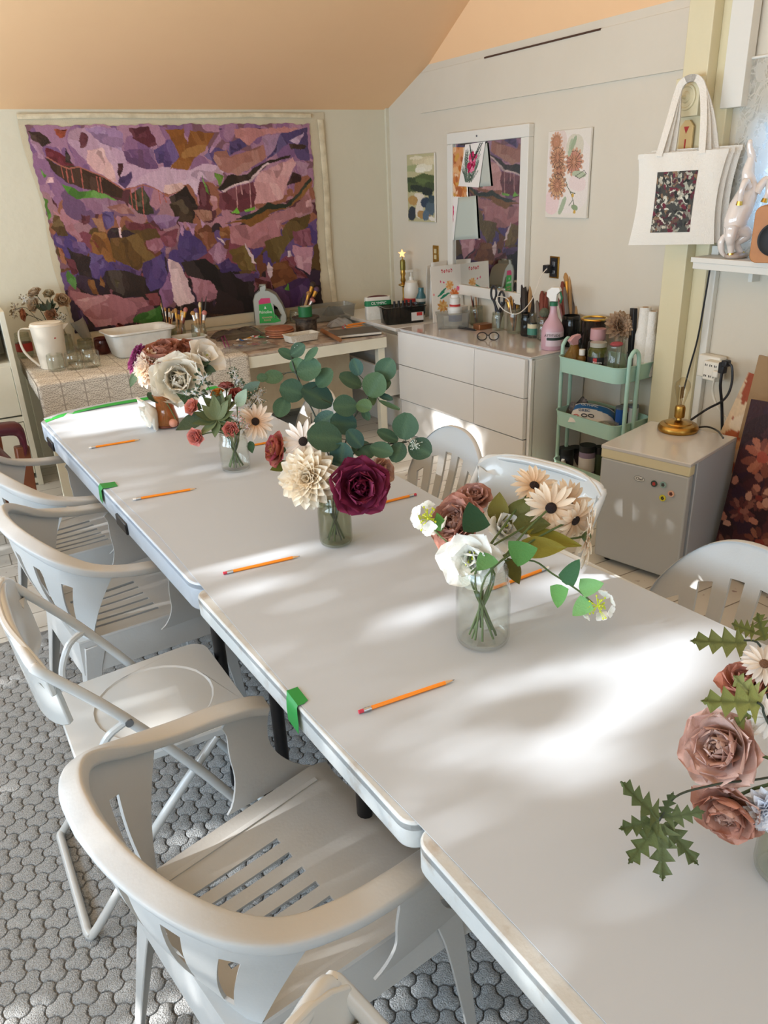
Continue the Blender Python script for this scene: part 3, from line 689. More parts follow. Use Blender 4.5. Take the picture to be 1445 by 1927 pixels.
# ------------------------------------------------------------------ flowers
FW = Vector(_f); RT = Vector(_r2); UPV = Vector(_u2)
def ad(x, y, depth): return Vector(CAM+ray(x, y)*depth)
def depth_of(p): return (Vector(p)-Vector(CAM)).dot(FW)
rf = random.Random(11)
def mixc(a, b, t): return tuple(a[i]+(b[i]-a[i])*t for i in range(3))
def petal(g, M, L, Wd, phi, tilt, bend=.3, cup=.5, r0=0., z0=0., ruffle=.0, tip=.5, c0='#ffffff', c1='#ffffff', nu=5, nv=6, jit=.06, shape=None, twist=0., c2=None):
    A, B = lin(c0), lin(c1); k = 1+rf.uniform(-jit, jit)*2
    A = tuple(x*k for x in A); B = tuple(x*k for x in B)
    ph = rf.uniform(0, 6.28); rows = []
    r, z = r0, z0; th = tilt
    for j in range(nv+1):
        v = j/nv
        if shape: w = shape(v)*Wd
        else: w = Wd*min(1, (v*1.9+.16))**.8*max(0., 1-v**(1/tip*2.2))**.55
        if j == nv and not shape: w = max(w, Wd*.12)
        rows.append((r, z, th, w, v)); th += bend/nv; r += L/nv*math.sin(th); z += L/nv*math.cos(th)
    vs, uvs, cols = [], [], []
    cphi, sphi = math.cos(phi), math.sin(phi)
    for (r, z, th, w, v) in rows:
        for i in range(nu+1):
            u = i/nu*2-1
            off = cup*u*u*w+ruffle*L*v*math.sin(u*5+ph+v*2)*.5
            rr = r-math.cos(th)*off; zz = z+math.sin(th)*off; t = u*w+twist*v*off
            vs.append(M @ Vector((rr*cphi-t*sphi, rr*sphi+t*cphi, zz))); uvs.append((u*.5+.5, v))
            c = mixc(A, B, v**.8)
            if c2 and abs(u) < .25: c = mixc(c, lin(c2), .6)
            cols.append(c)
    n = nu+1
    g.add(vs, [(j*n+i, j*n+i+1, (j+1)*n+i+1, (j+1)*n+i) for j in range(nv) for i in range(nu)], uvs, cols)
M_pet = mat('petal_cloth', '#ffffff', .75, spec=.15, attr='col', trans=.28, bump=.15, bscale=300)
M_leaf = mat('leaf_cloth', '#ffffff', .6, spec=.3, attr='col', trans=.18, bump=.2, bscale=200)
M_ctr = mat('seed_centre', '#2a1712', .9, bump=1., bscale=500)
M_lime = mat('lime_stamen', '#c9d640', .7); M_stem = mat('green_stem', '#4f6238', .6); M_stemd = mat('dark_stem', '#2b3326', .6); M_stemb = mat('brown_stem', '#5a4630', .6)
def orient(p, d):
    return Matrix.Translation(p) @ Vector(d).to_track_quat('Z', 'Y').to_matrix().to_4x4()
def peony(g, M, R, ci, co, n=1., edge=None):
    e = edge or co; U = rf.uniform
    for k in range(16): petal(g, M, R*U(.42, .62), R*U(.20, .28), U(0, 6.28), U(-.1, .5), -.4, .7, R*U(0, .2), R*.10, .2, .5, ci, mixhex(ci, co, U(.2, .6)))
    for L, w, t, m, f in ((.76, .38, .36, 8, .5), (.90, .47, .62, 8, .7), (1.02, .52, .90, 8, .9), (1.02, .54, 1.22, 8, 1.)):
        for k in range(m): petal(g, M, R*L*U(.92, 1.05), R*w*U(.9, 1.1), 6.28*k/m+U(-.22, .22)+L*9, t+U(-.1, .1), -.62+t*.42, .55-.15*t, R*.07, R*.05*(1-t), .09, .46, mixhex(ci, co, f*.6), mixhex(co, e, U(.2, 1.) if f > .6 else .1), 6, 8)
def mixhex(a, b, t):
    A = [int(a[i:i+2], 16) for i in (1, 3, 5)]; B = [int(b[i:i+2], 16) for i in (1, 3, 5)]
    return '#%02x%02x%02x' % tuple(int(x+(y-x)*t) for x, y in zip(A, B))
def dahlia(g, M, R, ci, co):
    for L, t, n, w in ((.45, .12, 7, .12), (.62, .42, 11, .14), (.78, .72, 14, .16), (.92, 1.0, 15, .17), (1.0, 1.28, 16, .18), (1.0, 1.55, 14, .18)):
        for k in range(n): petal(g, M, R*L, R*w*1.4, 6.28*k/n+rf.uniform(-.12, .12)+L*7, t+rf.uniform(-.08, .08), .12, .75, R*.05, R*.06*(1-L), .04, .62, ci, co, 4, 6)
def daisy(g, M, R, ci, co, n=17):
    for k in range(n): petal(g, M, R*rf.uniform(.86, 1.), R*.135, 6.28*k/n+rf.uniform(-.1, .1), 1.25+rf.uniform(-.15, .15), .35+rf.uniform(-.15, .3), .35, R*.16, 0, .03, .62, ci, co, 4, 6)
    for k in range(n-4): petal(g, M, R*rf.uniform(.8, .95), R*.13, 6.28*k/(n-4)+rf.uniform(-.1, .1), 1.45+rf.uniform(-.1, .2), .3, .3, R*.14, -R*.02, .03, .62, ci, co, 4, 6)
def ranunculus(g, M, R, ci, co):
    for q, (L, t, n) in enumerate(((.42, .05, 3), (.55, .2, 4), (.7, .4, 5), (.85, .62, 5), (.95, .9, 6), (.95, 1.2, 6))):
        for k in range(n): petal(g, M, R*L, R*.56*(.6+.4*L), 6.28*k/n+q*.8, t, -.75+.15*q, .65, R*.06, 0, .02, .5, ci, co, 5, 5)
def magnolia(g, M, R, ci, co, n=6):
    for k in range(n): petal(g, M, R, R*.52, 6.28*k/n+rf.uniform(-.15, .15), .95+rf.uniform(-.2, .2), .2, .4, R*.06, 0, .08, .5, ci, co, 6, 7)
    for k in range(5): petal(g, M, R*.55, R*.3, 1.256*k+.9, .3, -.1, .6, R*.04, R*.03, .1, .5, ci, co, 6, 7)
    for k in range(n-1): petal(g, M, R*.8, R*.42, 6.28*k/(n-1)+.5, .55, .05, .5, R*.05, R*.02, .08, .5, ci, co, 6, 7)
KIND = {'peony': peony, 'dahlia': dahlia, 'daisy': daisy, 'ranunculus': ranunculus, 'magnolia': magnolia}
def leafM(p, d, nrm):
    """leaf grows from p along d with upper face nrm; petal tilt 0 means along +z of this matrix"""
    d = Vector(d).normalized(); n = Vector(nrm); n = (n-d*n.dot(d)).normalized(); y = d.cross(-n)
    x = -n
    return Matrix(((x.x, y.x, d.x, p[0]), (x.y, y.y, d.y, p[1]), (x.z, y.z, d.z, p[2]), (0, 0, 0, 1)))
ROUND = lambda v: max(.05, math.sin(PI*min(1, v*.94+.03))**.55)
LANCE = lambda v: max(.02, math.sin(PI*v**.75)**.9)
HEART = lambda v: max(.03, (min(1, v*6+.25))*(1-v**2.2)**.8*1.0)
def OAK(v):
    s = (v*4.3+.25) % 1.; return max(.035, (.20+.80*s**1.25)*(1-.75*max(0, v-.25))*min(1, v*5+.3)*(1 if v < .96 else .2))
def sdir(ax_, ay_, toward=0.): return (RT*ax_-UPV*ay_-FW*toward).normalized()
class Bouquet:
    def __init__(s, jar_label, basepx, rad_px, hgt, where, kind='mason'):
        s.base = az(basepx[0], basepx[1], TZ+.002); s.dep = depth_of(s.base); s.where = where
        s.R = rad_px*s.dep/FPX; s.h = hgt; s.neck = s.base+Vector((0, 0, hgt-.012)); s.k = 0
    def px(s, r, dd=0): return r*(s.dep+dd)/FPX
    def stem(s, root, p, m, r=.0022, via=None, name='stem'):
        k = s.k; s.k += 1; a = k*2.4
        n = s.neck+Vector((math.cos(a), math.sin(a), 0))*s.R*.45; b = s.base+Vector((-math.cos(a)*s.R*.5, -math.sin(a)*s.R*.5, .012))
        pts = [b, n]+([Vector(v) for v in via] if via else [n.lerp(p, .5)+Vector((0, 0, .012))])+[Vector(p)]
        g = G(); g.tube([q-root.location for q in smoothpath(pts, 5)], r, 6); return g.build(name, m, root)
    def flower(s, kind, x, y, rpx, face, ci, co, label, dd=0., name=None, stem=M_stem, ctr=None, leaves=(), cat='flower', edge=None, grp=None):
        root = thing(name or kind, label, cat, s.base, 0, grp)
        dep = s.dep+dd; p = ad(x, y, dep); R = rpx*dep/FPX*{'peony': 1.22, 'dahlia': 1.12, 'daisy': 1.1, 'ranunculus': 1.25, 'magnolia': 1.22}[kind]
        f = sdir(face[0], face[1], face[2] if len(face) > 2 else 1.0)
        M = orient(p-f*R*.25-s.base, f); g = G()
        if kind == 'peony' and edge: peony(g, M, R, ci, co, 1., edge)
        else: KIND[kind](g, M, R, ci, co)
        g.build('petals', M_pet, root, sharp=180)
        if ctr or kind == 'daisy':
            g = G(); g.sphere((0, 0, 0), R*.23, 14, (1, 1, .55)); g.xf(orient(p-f*R*.22-s.base, f)); g.build('flower_centre', ctr or M_ctr, root)
        if kind == 'magnolia':
            g = G()
            for k in range(14):
                a = rf.uniform(0, 6.28); q = Vector((math.cos(a)*rf.uniform(.05, .22)*R, math.sin(a)*rf.uniform(.05, .22)*R, R*rf.uniform(.25, .45))); g.tube([M @ Vector((0, 0, 0)), M @ q], R*.012, 4); g.sphere(M @ q, R*.03, 6)
            g.build('stamens', M_lime, root)
        g = G(); q = p-f*R*.3-s.base
        g.lathe([(R*.05, -R*.12), (R*.18, -R*.02), (R*.22, R*.08)], 10, orient(p-f*R*.3-s.base, f)); g.build('calyx', M_stem, root)
        s.stem(root, p-f*R*.35, stem)
        for lf in leaves: s.leaf(root, *lf)
        return root
    def leaf(s, root, x, y, dx, dy, lpx, wpx, col, shp='lance', dd=0., col2=None, toward=.8, bend=.5, vein=None, m=None):
        dep = s.dep+dd; p = ad(x, y, dep)-Vector(root.location); d = sdir(dx, dy, .15)
        nrm = sdir(rf.uniform(-.4, .4), rf.uniform(-.7, -.1), toward)
        L = lpx*dep/FPX; Wd = wpx*dep/FPX; g = G()
        sh = {'lance': LANCE, 'round': ROUND, 'heart': HEART, 'oak': OAK}[shp]
        petal(g, leafM(p, d, nrm), L, Wd, 0, 0, -bend*.6, .18, 0, 0, .04 if shp == 'oak' else .02, .5, col, col2 or col, 6, 30 if shp == 'oak' else 8, .08, sh, c2=vein)
        return g.build('leaf', m or M_leaf, root, sharp=180)
M_glass = glassmat('jar_glass', '#fcfdfb', 1.25); M_glassg = glassmat('jar_glass_old', '#f2f3ec', 1.2, .05, '#cfcfc4')
def jar(base, R, h, label, name='mason_jar', cat='jar', m=None, group=None, neck=.86, band=True):
    t = thing(name, label, cat, base, rf.uniform(0, 6), group); w = .0028
    o = [(R*.82, .0), (R*.95, h*.03), (R, h*.09), (R, h*.68), (R*.97, h*.76), (R*neck, h*.85), (R*neck, h*.99), (R*neck*.97, h)]
    i = [(r-w, z+(w*1.6 if k < 2 else 0)) for k, (r, z) in enumerate(o)]
    g = G(); g.lathe(o+list(reversed(i)), 40, caps=(True, True)); b = g.build('glass_body', m or M_glass, t, sharp=50)
    g = G()
    for k, z in enumerate((.88, .915, .95)): g.lathe([(R*neck, h*z-.0015), (R*neck+.0017, h*z), (R*neck, h*z+.0015)], 36, caps=(False, False))
    g.lathe([(R*neck+.0003, h*.845), (R*neck+.003, h*.855), (R*neck+.0003, h*.865)], 36, caps=(False, False)); g.build('screw_neck', m or M_glass, t)
    return t
# --- bouquet D: largest jar
Bd = Bouquet('', (908, 1203), 50, .168, 'largest jar')
jar(Bd.base, Bd.R, Bd.h, 'largest glass jar, holding daisies and a mauve peony', group=None)
G3 = 'flowers in the largest jar'
Bd.flower('peony', 862, 985, 48, (-.6, -.3, .8), '#b58a7c', '#c6a294', 'mauve pink peony at the left of the largest jar', .03, grp=G3, edge='#b98070')
Bd.flower('peony', 893, 938, 30, (-.1, -.6, .7), '#b08078', '#c09488', 'small mauve peony topping the largest jar', .06, grp=G3)
Bd.flower('magnolia', 885, 1050, 54, (-.25, .15, 1.), '#f3f3ec', '#f6f6f2', 'big white open flower over the rim of the largest jar', -.05, 'white_flower', grp=G3,
          leaves=[(905, 962, -.35, .35, 58, 30, '#2d5138', 'heart', -.08, '#28492f'), (985, 1020, -.15, .5, 52, 28, '#4d8349', 'heart', -.08), (925, 1045, -.45, .55, 42, 22, '#5c8a52', 'heart', -.09)])
Bd.flower('magnolia', 948, 995, 42, (.3, -.4, .9), '#eeefe8', '#f4f3ee', 'white flower half behind the green heart leaves', .02, 'white_flower', grp=G3)
CR0, CR1 = '#d9b48c', '#efe3d0'
lv = [(935, 985, .05, -1, 62, 20, '#6f6a30', 'lance', .02, '#7d7433'), (960, 985, .5, -.75, 62, 22, '#5a5a2a', 'lance', .02), (965, 985, .9, .1, 70, 24, '#4d5127', 'lance', .0), (990, 1000, .9, .35, 105, 20, '#7d7a2c', 'lance', -.02), (970, 1030, 1, .05, 95, 22, '#7f7a2e', 'lance', -.04), (955, 1050, .3, .8, 55, 16, '#55501f', 'lance', -.02)]
Bd.flower('daisy', 1008, 908, 38, (.1, -.5, .7), CR0, CR1, 'topmost cream daisy with brown centre in the largest jar', .05, leaves=lv[:2], grp=G3)
Bd.flower('daisy', 1038, 958, 44, (-.1, .2, 1.), CR0, CR1, 'cream daisy facing the camera in the largest jar', -.02, leaves=lv[2:4], grp=G3)
Bd.flower('daisy', 1074, 945, 42, (.3, -.1, .8), CR0, CR1, 'cream daisy behind the camera-facing daisy of the largest jar', .02, leaves=lv[4:], grp=G3)
Bd.flower('daisy', 1090, 985, 40, (.5, .45, .55), CR0, CR1, 'drooping cream daisy right of the camera-facing daisy', -.01, grp=G3)
Bd.flower('daisy', 1118, 1012, 50, (.95, .1, .25), CR0, '#f3ead8', 'rightmost cream daisy of the largest jar, turned away', .0, ctr=mat('sepal', '#59633a', .8), grp=G3)
def sprig(B, label, pts, leaves, clusters, grp, name='flower_sprig', stem=M_stem, col='#c9d640', white=True, dd=0., r=.002):
    root = thing(name, label, 'flower', B.base, 0, grp)
    P = [ad(x, y, B.dep+dd+e) for x, y, e in pts]; B.stem(root, P[-1], stem, r, P[:-1])
    for lf in leaves: B.leaf(root, *lf)
    g = G(); h = G()
    for (x, y, rpx, e) in clusters:
        c = ad(x, y, B.dep+dd+e)-B.base; R = B.px(rpx)
        for k in range(26):
            d = Vector((rf.gauss(0, 1), rf.gauss(0, 1), rf.gauss(0, 1))).normalized()*R*rf.uniform(.25, .95)
            g.tube([c, c+d], R*.025, 4); g.sphere(c+d, R*.075, 6)
        if white:
            for k in range(9):
                d = Vector((rf.gauss(0, 1), rf.gauss(0, 1), rf.gauss(0, .8))).normalized(); M = orient(c+d*R*.9, d)
                for q in range(4): petal(h, M, R*.5, R*.26, q*1.57, 1.2, .1, .2, 0, 0, .05, .5, '#f2f4ea', '#ffffff', 3, 4)
    g.build('buds', mat('lime'+col[1:], col, .7), root)
    if white: h.build('petals', M_pet, root, sharp=180)
    return root
sprig(Bd, 'green sprig with lime blossom drooping right of the largest jar', [(992, 1054, 0), (1040, 1080, -.02), (1089, 1112, -.03), (1115, 1135, -.03)],
      [(1062, 1098, .5, -.8, 55, 18, '#3f6b45', 'heart', -.03), (1090, 1108, .8, -.2, 46, 18, '#86c07a', 'heart', -.03), (1052, 1100, -.15, 1, 45, 18, '#78bd70', 'heart', -.03), (1108, 1130, -.7, .6, 46, 18, '#8ccb86', 'heart', -.03)], [(1124, 1140, 28, -.03)], G3)
sprig(Bd, 'white hydrangea sprig at the left side of the largest jar', [(870, 1040, 0), (830, 1010, 0), (808, 985, 0)], [(830, 1000, -.2, -.6, 40, 12, '#5f9a4c', 'lance', 0)], [(806, 975, 30, 0)], G3)
# --- bouquet C: eucalyptus jar
Bc = Bouquet('', (633, 1020), 31, .135, 'eucalyptus jar')
jar(Bc.base, Bc.R, Bc.h, 'glass jar under the eucalyptus and burgundy flower', m=glassmat('jar_glass_smoky', '#e6e7dc', 1.2, .04, '#8a8a70'))
G4 = 'flowers in the eucalyptus jar'
Bc.flower('peony', 676, 915, 50, (.15, .1, 1.), '#5c1230', '#7a2646', 'large burgundy peony in the eucalyptus jar', -.08, grp=G4, edge='#96405e')
Bc.flower('dahlia', 578, 900, 52, (-.25, .1, 1.), '#f0d3a4', '#f3ead9', 'cream dahlia left of the burgundy peony', -.08, grp=G4, leaves=[(545, 872, -.7, .35, 40, 14, '#6a7030', 'lance', 0)])
Bc.flower('peony', 524, 845, 29, (-.8, -.1, .5), '#b07048', '#b3764e', 'rust coloured peony at the left of the eucalyptus jar', -.02, grp=G4, edge='#9c3d55')
Bc.flower('daisy', 568, 829, 36, (-.15, -.1, 1.), '#e8d9cc', '#f5f0ea', 'white daisy with dark centre above the cream dahlia', -.05, grp=G4)
Bc.flower('peony', 716, 888, 26, (.7, -.1, .5), '#cfa08e', '#dcb5a4', 'small blush peony behind the burgundy peony', .02, grp=G4)
def euca(B, label, pts, lv, grp, dd=0., seeds=None, leafdd=0.):
    root = thing('eucalyptus_branch', label, 'foliage', B.base, 0, grp)
    P = [ad(x, y, B.dep+dd) for x, y in pts]; B.stem(root, P[-1], M_stemd, .0021, P[:-1], 'branch')
    for (x, y, r, *rest) in lv:
        asp = rest[0] if rest else 1.; a = rest[1] if len(rest) > 1 else None
        near = min(P+[P[-1]], key=lambda q: (q-ad(x, y, B.dep+dd)).length); c = ad(x, y, B.dep+dd+rf.uniform(-.03, .01))
        dv = c-near; dx, dy = dv.dot(RT), -dv.dot(UPV)
        if a is not None: dx, dy = math.cos(math.radians(a)), math.sin(math.radians(a))
        l = math.hypot(dx, dy) or 1; dx /= l; dy /= l
        col = rf.choice(['#35503c', '#3e5a42', '#304a3a', '#47623f', '#31504a']); lp = r*2.2
        lf = B.leaf(root, x-dx*r, y-dy*r, dx, dy, lp, r*1.1*asp, col, 'round', dd+rf.uniform(-.03, .01), mixhex(col, '#7f9e7f', .18), rf.uniform(.7, 1.6), .35, '#4f6a50')
        g = G(); q = ad(x-dx*r, y-dy*r, B.dep+dd)-B.base; g.tube([near-B.base, (near-B.base).lerp(q, .6)+Vector((0, 0, .004)), q], .0011, 5); g.build('twig', M_stemd, root)
    if seeds:
        g = G()
        for (x, y, rp) in seeds:
            c = ad(x, y, B.dep+dd-.03)-B.base; R = B.px(rp)
            for k in range(34):
                d = Vector((rf.gauss(0, 1), rf.gauss(0, 1), rf.gauss(0, 1))).normalized()*R*rf.uniform(.3, 1); g.sphere(c+d, R*.07, 6); g.tube([c, c+d], R*.02, 3)
        g.build('seeds', mat('seed_pale', '#c4ccc2', .6), root)
    return root
euca(Bc, 'tallest eucalyptus branch, leaning left over the far table', [(625, 880), (600, 800), (575, 745), (556, 700), (548, 672)],
     [(516, 712, 17), (494, 712, 9), (541, 668, 16, .6), (560, 660, 15, .8), (586, 669, 16, .55, -40), (581, 698, 22), (611, 714, 19), (551, 737, 21), (531, 766, 19, .8, 110), (598, 750, 29, 1, 200), (609, 793, 21, .8), (560, 690, 14)], G4, .03, [(556, 650, 10)])
euca(Bc, 'eucalyptus branch reaching up right over the white drawers', [(640, 870), (660, 800), (680, 765), (700, 738)],
     [(660, 720, 21, .95, 200), (671, 692, 15, .8, -110), (725, 698, 21, .9), (705, 727, 22), (722, 728, 14), (700, 738, 24, .35, 90), (724, 748, 14, .5), (731, 764, 20, .3, 30), (684, 765, 14), (651, 766, 21), (648, 798, 23), (688, 780, 12, .6)], G4, .0)
euca(Bc, 'eucalyptus branch with pale seeds stretching right over the plastic chair', [(640, 890), (680, 840), (725, 836), (765, 832)],
     [(613, 826, 30, 1, 180), (643, 857, 21), (628, 891, 21, 1, 120), (668, 827, 19, .8), (681, 847, 22, .8, 40), (716, 848, 21, .75, 20), (730, 822, 20, .6, 200), (763, 804, 23, 1, -80), (749, 851, 19, .85, 110), (789, 845, 21, 1, 30)], G4, -.05, [(781, 836, 15)])
# --- bouquet B: small rose jar
Bb = Bouquet('', (445, 882), 27, .125, 'small rose jar')
jar(Bb.base, Bb.R, Bb.h, 'glass jar of small pink roses and olive leaves')
G5 = 'flowers in the small rose jar'
for (x, y, r, f, a, b, l, dd) in ((362, 766, 15, (-.5, -.2, .9), '#c06a5a', '#e09a8a', 'pink rose highest at the left of the small rose jar', -.03), (369, 822, 16, (-.3, .3, 1), '#cc7068', '#eaa096', 'pink rose lowest at the left of the small rose jar', -.05), (434, 808, 14, (.1, .2, 1), '#c46660', '#e49a8e', 'pink rose at the front centre of the small rose jar', -.06),
    (409, 741, 12, (-.2, -.7, .6), '#a35a20', '#bf7a30', 'orange bud at the top of the small rose jar', .0), (426, 728, 14, (0, -.9, .3), '#8a4a46', '#a86258', 'dusky red bud at the top of the small rose jar', .02), (447, 746, 17, (.3, -.5, .7), '#8b3f3a', '#b05c50', 'dark coral rose behind the orange bud', .01)):
    Bb.flower('ranunculus', x, y, r, f, a, b, l, dd, 'rose', grp=G5)
ol = ['#5f6a45', '#6b7350', '#566241', '#707a55']
lvs = [(408, 790, math.cos(a), math.sin(a)*.8, rf.uniform(34, 50), rf.uniform(9, 12), rf.choice(ol), 'lance', -.04) for a in [0.3+.62*k for k in range(10)]]
lvs += [(415, 775, math.cos(a), -abs(math.sin(a)), 42, 11, rf.choice(ol), 'lance', .0) for a in (.4, .9, 1.4, 1.9, 2.5)]
r0 = thing('olive_foliage', 'rosette of olive green leaves in the middle of the small rose jar', 'foliage', Bb.base, 0, G5); Bb.stem(r0, ad(408, 788, Bb.dep-.02), M_stem)
for l in lvs: Bb.leaf(r0, *l)
r0 = thing('leafy_stem', 'broad dark leaves hanging left from the small rose jar', 'foliage', Bb.base, 0, G5); Bb.stem(r0, ad(380, 780, Bb.dep), M_stem)
for l in ((385, 780, -.75, .55, 62, 17, '#44523d', 'lance', -.02), (380, 770, -.7, -.35, 55, 11, '#3f5a3f', 'lance', 0), (455, 745, .8, -.5, 48, 13, '#566a58', 'lance', .01), (445, 765, .6, -.8, 40, 13, '#8a9c86', 'lance', -.02), (470, 830, .3, 1, 26, 8, '#3f5a3f', 'lance', 0)): Bb.leaf(r0, *l)
Bb.flower('daisy', 482, 792, 31, (.35, -.05, .9), '#d9a878', '#f3ece2', 'white daisy with brown centre right of the small rose jar', -.02, grp=G5)
def berry(B, label, pts, cl, col, grp, dd=0., lf='#4c5c44'):
    root = thing('berry_sprig', label, 'foliage', B.base, 0, grp); P = [ad(x, y, B.dep+dd) for x, y in pts]; B.stem(root, P[-1], M_stemd, .0016, P[:-1])
    g = G(); h = G()
    for (x, y, rp) in cl:
        c = ad(x, y, B.dep+dd)-B.base; R = B.px(rp)
        for k in range(22):
            d = Vector((rf.gauss(0, 1), rf.gauss(0, 1), rf.gauss(0, 1))).normalized()*R*rf.uniform(.35, 1); g.sphere(c+d, R*.085, 6); h.tube([c, c+d], R*.025, 3)
            petal(h, orient(c+d*.7, d), R*.4, R*.11, 0, .3, .2, .2, 0, 0, 0, .5, lf, lf, 2, 3)
    h.build('leaves', M_leaf, root, sharp=180); g.build('berries', mat('berry'+col[1:], col, .5), root)
berry(Bb, 'dark green berry sprig at the upper left of the small rose jar', [(420, 790), (395, 735), (385, 710)], [(366, 738, 24), (383, 714, 22), (350, 745, 16)], '#4c5c44', G5)
berry(Bb, 'grey green sprig standing tallest in the small rose jar', [(430, 780), (440, 730), (446, 708)], [(446, 714, 20), (440, 700, 13), (455, 725, 14)], '#6d7a62', G5, .02)
berry(Bb, 'sprig of tiny buff berries at the right of the small rose jar', [(450, 790), (475, 760), (484, 745)], [(484, 748, 20), (470, 760, 15), (490, 735, 12)], '#b09478', G5)
berry(Bb, 'pale leafed sprig with pink berries over the rim of the small rose jar', [(440, 820), (448, 800)], [(447, 790, 18), (465, 802, 11)], '#cf8f8c', G5, -.05, '#8fa38c')
# --- bouquet A: amber vase
Ba = Bouquet('', (316, 802), 20, .13, 'amber vase')
t = thing('amber_vase', 'amber glass vase of white and mauve peonies at the far table end', 'vase', Ba.base); R = Ba.R; h = Ba.h
M_amb = glassmat('amber_glass', '#e0a868', 1.1, .3, '#c98a4e')
g = G(); o = [(R*.9, 0), (R*1.05, .01), (R*1.08, h*.25), (R*.85, h*.55), (R*.8, h*.8), (R*1.0, h)]; g.lathe(o+[(r-.003, z+(.006 if k == 0 else 0)) for k, (r, z) in reversed(list(enumerate(o)))], 32); g.build('vase_body', M_amb, t)
g = G(); g.lathe([(R*.9, 0), (R*1.07, .004), (R*1.07, .012), (R*.9, .016)], 32); g.build('foot_ring', mat('amber_dark', '#6a2e14', .2, coat=.5), t)
G6 = 'flowers in the amber vase'
Ba.flower('peony', 312, 670, 38, (-.1, -.75, .6), '#8a5648', '#a06a58', 'large brown mauve peony topping the amber vase', .0, grp=G6, edge='#b57a64')
Ba.flower('peony', 357, 658, 22, (.3, -.8, .4), '#9a5f50', '#b37a68', 'smaller mauve peony behind the white flowers of the amber vase', .05, grp=G6)
Ba.flower('dahlia', 256, 675, 27, (-.8, -.3, .4), '#7a2e58', '#8f4570', 'plum purple dahlia at the left of the amber vase', .03, grp=G6)
Ba.flower('dahlia', 275, 692, 33, (-.55, .0, .8), '#f0c79c', '#f4e6d6', 'blush cream dahlia at the left of the amber vase', -.02, grp=G6, leaves=[(256, 700, -.2, 1, 34, 8, '#3c4f38', 'lance', 0)])
Ba.flower('peony', 336, 715, 46, (.2, .1, 1), '#ece0c4', '#f1ebdd', 'biggest ivory peony at the front of the amber vase', -.05, grp=G6)
Ba.flower('magnolia', 384, 675, 36, (.5, -.5, .7), '#efe9de', '#f4f0e8', 'white open flower at the right of the amber vase', .0, 'white_flower', grp=G6, leaves=[(372, 690, .9, -.2, 30, 9, '#3f533f', 'lance', -.03), (378, 692, .9, .3, 34, 10, '#3f533f', 'lance', -.03)])
Ba.flower('magnolia', 290, 778, 38, (-.8, .45, .35), '#ebe6da', '#f3f0e8', 'white flower drooping over the left of the amber vase', -.03, 'white_flower', grp=G6, leaves=[(278, 738, .5, .6, 34, 8, '#3c4f38', 'lance', -.05)])
r0 = thing('flower_bud', 'round peach bud on a bare stem beside the amber vase', 'flower', Ba.base, 0, G6); g = G(); g.sphere(ad(326, 796, Ba.dep-.05)-Ba.base, Ba.px(8), 12); g.build('bud', mat('bud_peach', '#c98a72', .6), r0); Ba.stem(r0, ad(332, 792, Ba.dep-.05), M_stem)
# --- bouquet E: at the right edge
Be = Bouquet('', (1478, 1640), 58, .15, 'jar at the right edge')
jar(Be.base, Be.R, Be.h, 'glass jar cut off by the right edge, holding a dusty pink peony', m=M_glassg)
G7 = 'flowers in the jar at the right edge'
Be.flower('peony', 1362, 1408, 68, (-.75, -.25, .7), '#d0ab9e', '#dcc0b4', 'large dusty pink peony near the right edge of the table', -.02, grp=G7, edge='#cfa498')
Be.flower('peony', 1372, 1520, 58, (-.6, .5, .7), '#c09284', '#d2b0a2', 'lower dusty pink peony with rust petals near the right edge', -.02, grp=G7, edge='#bd8470')
Be.flower('peony', 1402, 1288, 42, (-.3, -.7, .5), '#a85f4e', '#c58a78', 'coral peony behind the oak leaf near the right edge', .06, grp=G7)
Be.flower('daisy', 1440, 1246, 36, (-.2, -.5, .8), '#e2d6c8', '#efe9e2', 'white daisy with tan centre at the right edge', .02, ctr=mat('tan_centre', '#8a6044', .9, bump=1., bscale=500), grp=G7)
Be.flower('daisy', 1452, 1356, 36, (-.2, 0, .9), '#e8e4dc', '#f1efec', 'white daisy cut by the right edge above the jar', -.05, grp=G7)
Be.flower('dahlia', 1452, 1530, 44, (-.3, .4, .9), '#dfe4ee', '#eef0f6', 'bluish white flower with pointed petals above the jar rim at the right edge', -.05, 'white_flower', grp=G7)
OC = '#7b8048'
def oak(label, pts, lv, dd=0.):
    root = thing('oak_leaf_sprig', label, 'foliage', Be.base, 0, G7); P = [ad(x, y, Be.dep+dd) for x, y in pts]; Be.stem(root, P[-1], M_stemd, .0016, P[:-1])
    for (x, y, dx, dy, l, w, c) in lv: Be.leaf(root, x, y, dx, dy, l, w, c, 'oak', dd+rf.uniform(-.02, .02), mixhex(c, '#3c4a28', .3), rf.uniform(.8, 1.5), .3, '#3f4626')
oak('oak leaf sprig pointing left above the peony at the right edge', [(1440, 1290), (1430, 1215), (1400, 1205)], [(1405, 1210, -.97, -.05, 122, 34, '#84884e'), (1440, 1205, -.4, -1, 60, 24, '#6a6a2c'), (1420, 1190, -.9, -.3, 55, 22, '#767a3c')], .04)
oak('oak leaf sprig in front of the peony at the right edge', [(1445, 1360), (1435, 1330), (1425, 1322)], [(1432, 1322, -.99, -.06, 130, 42, '#9aa05a'), (1432, 1322, -.75, -.66, 85, 32, '#a3a66a'), (1430, 1324, -.7, .5, 70, 28, '#8d9350')], -.05)
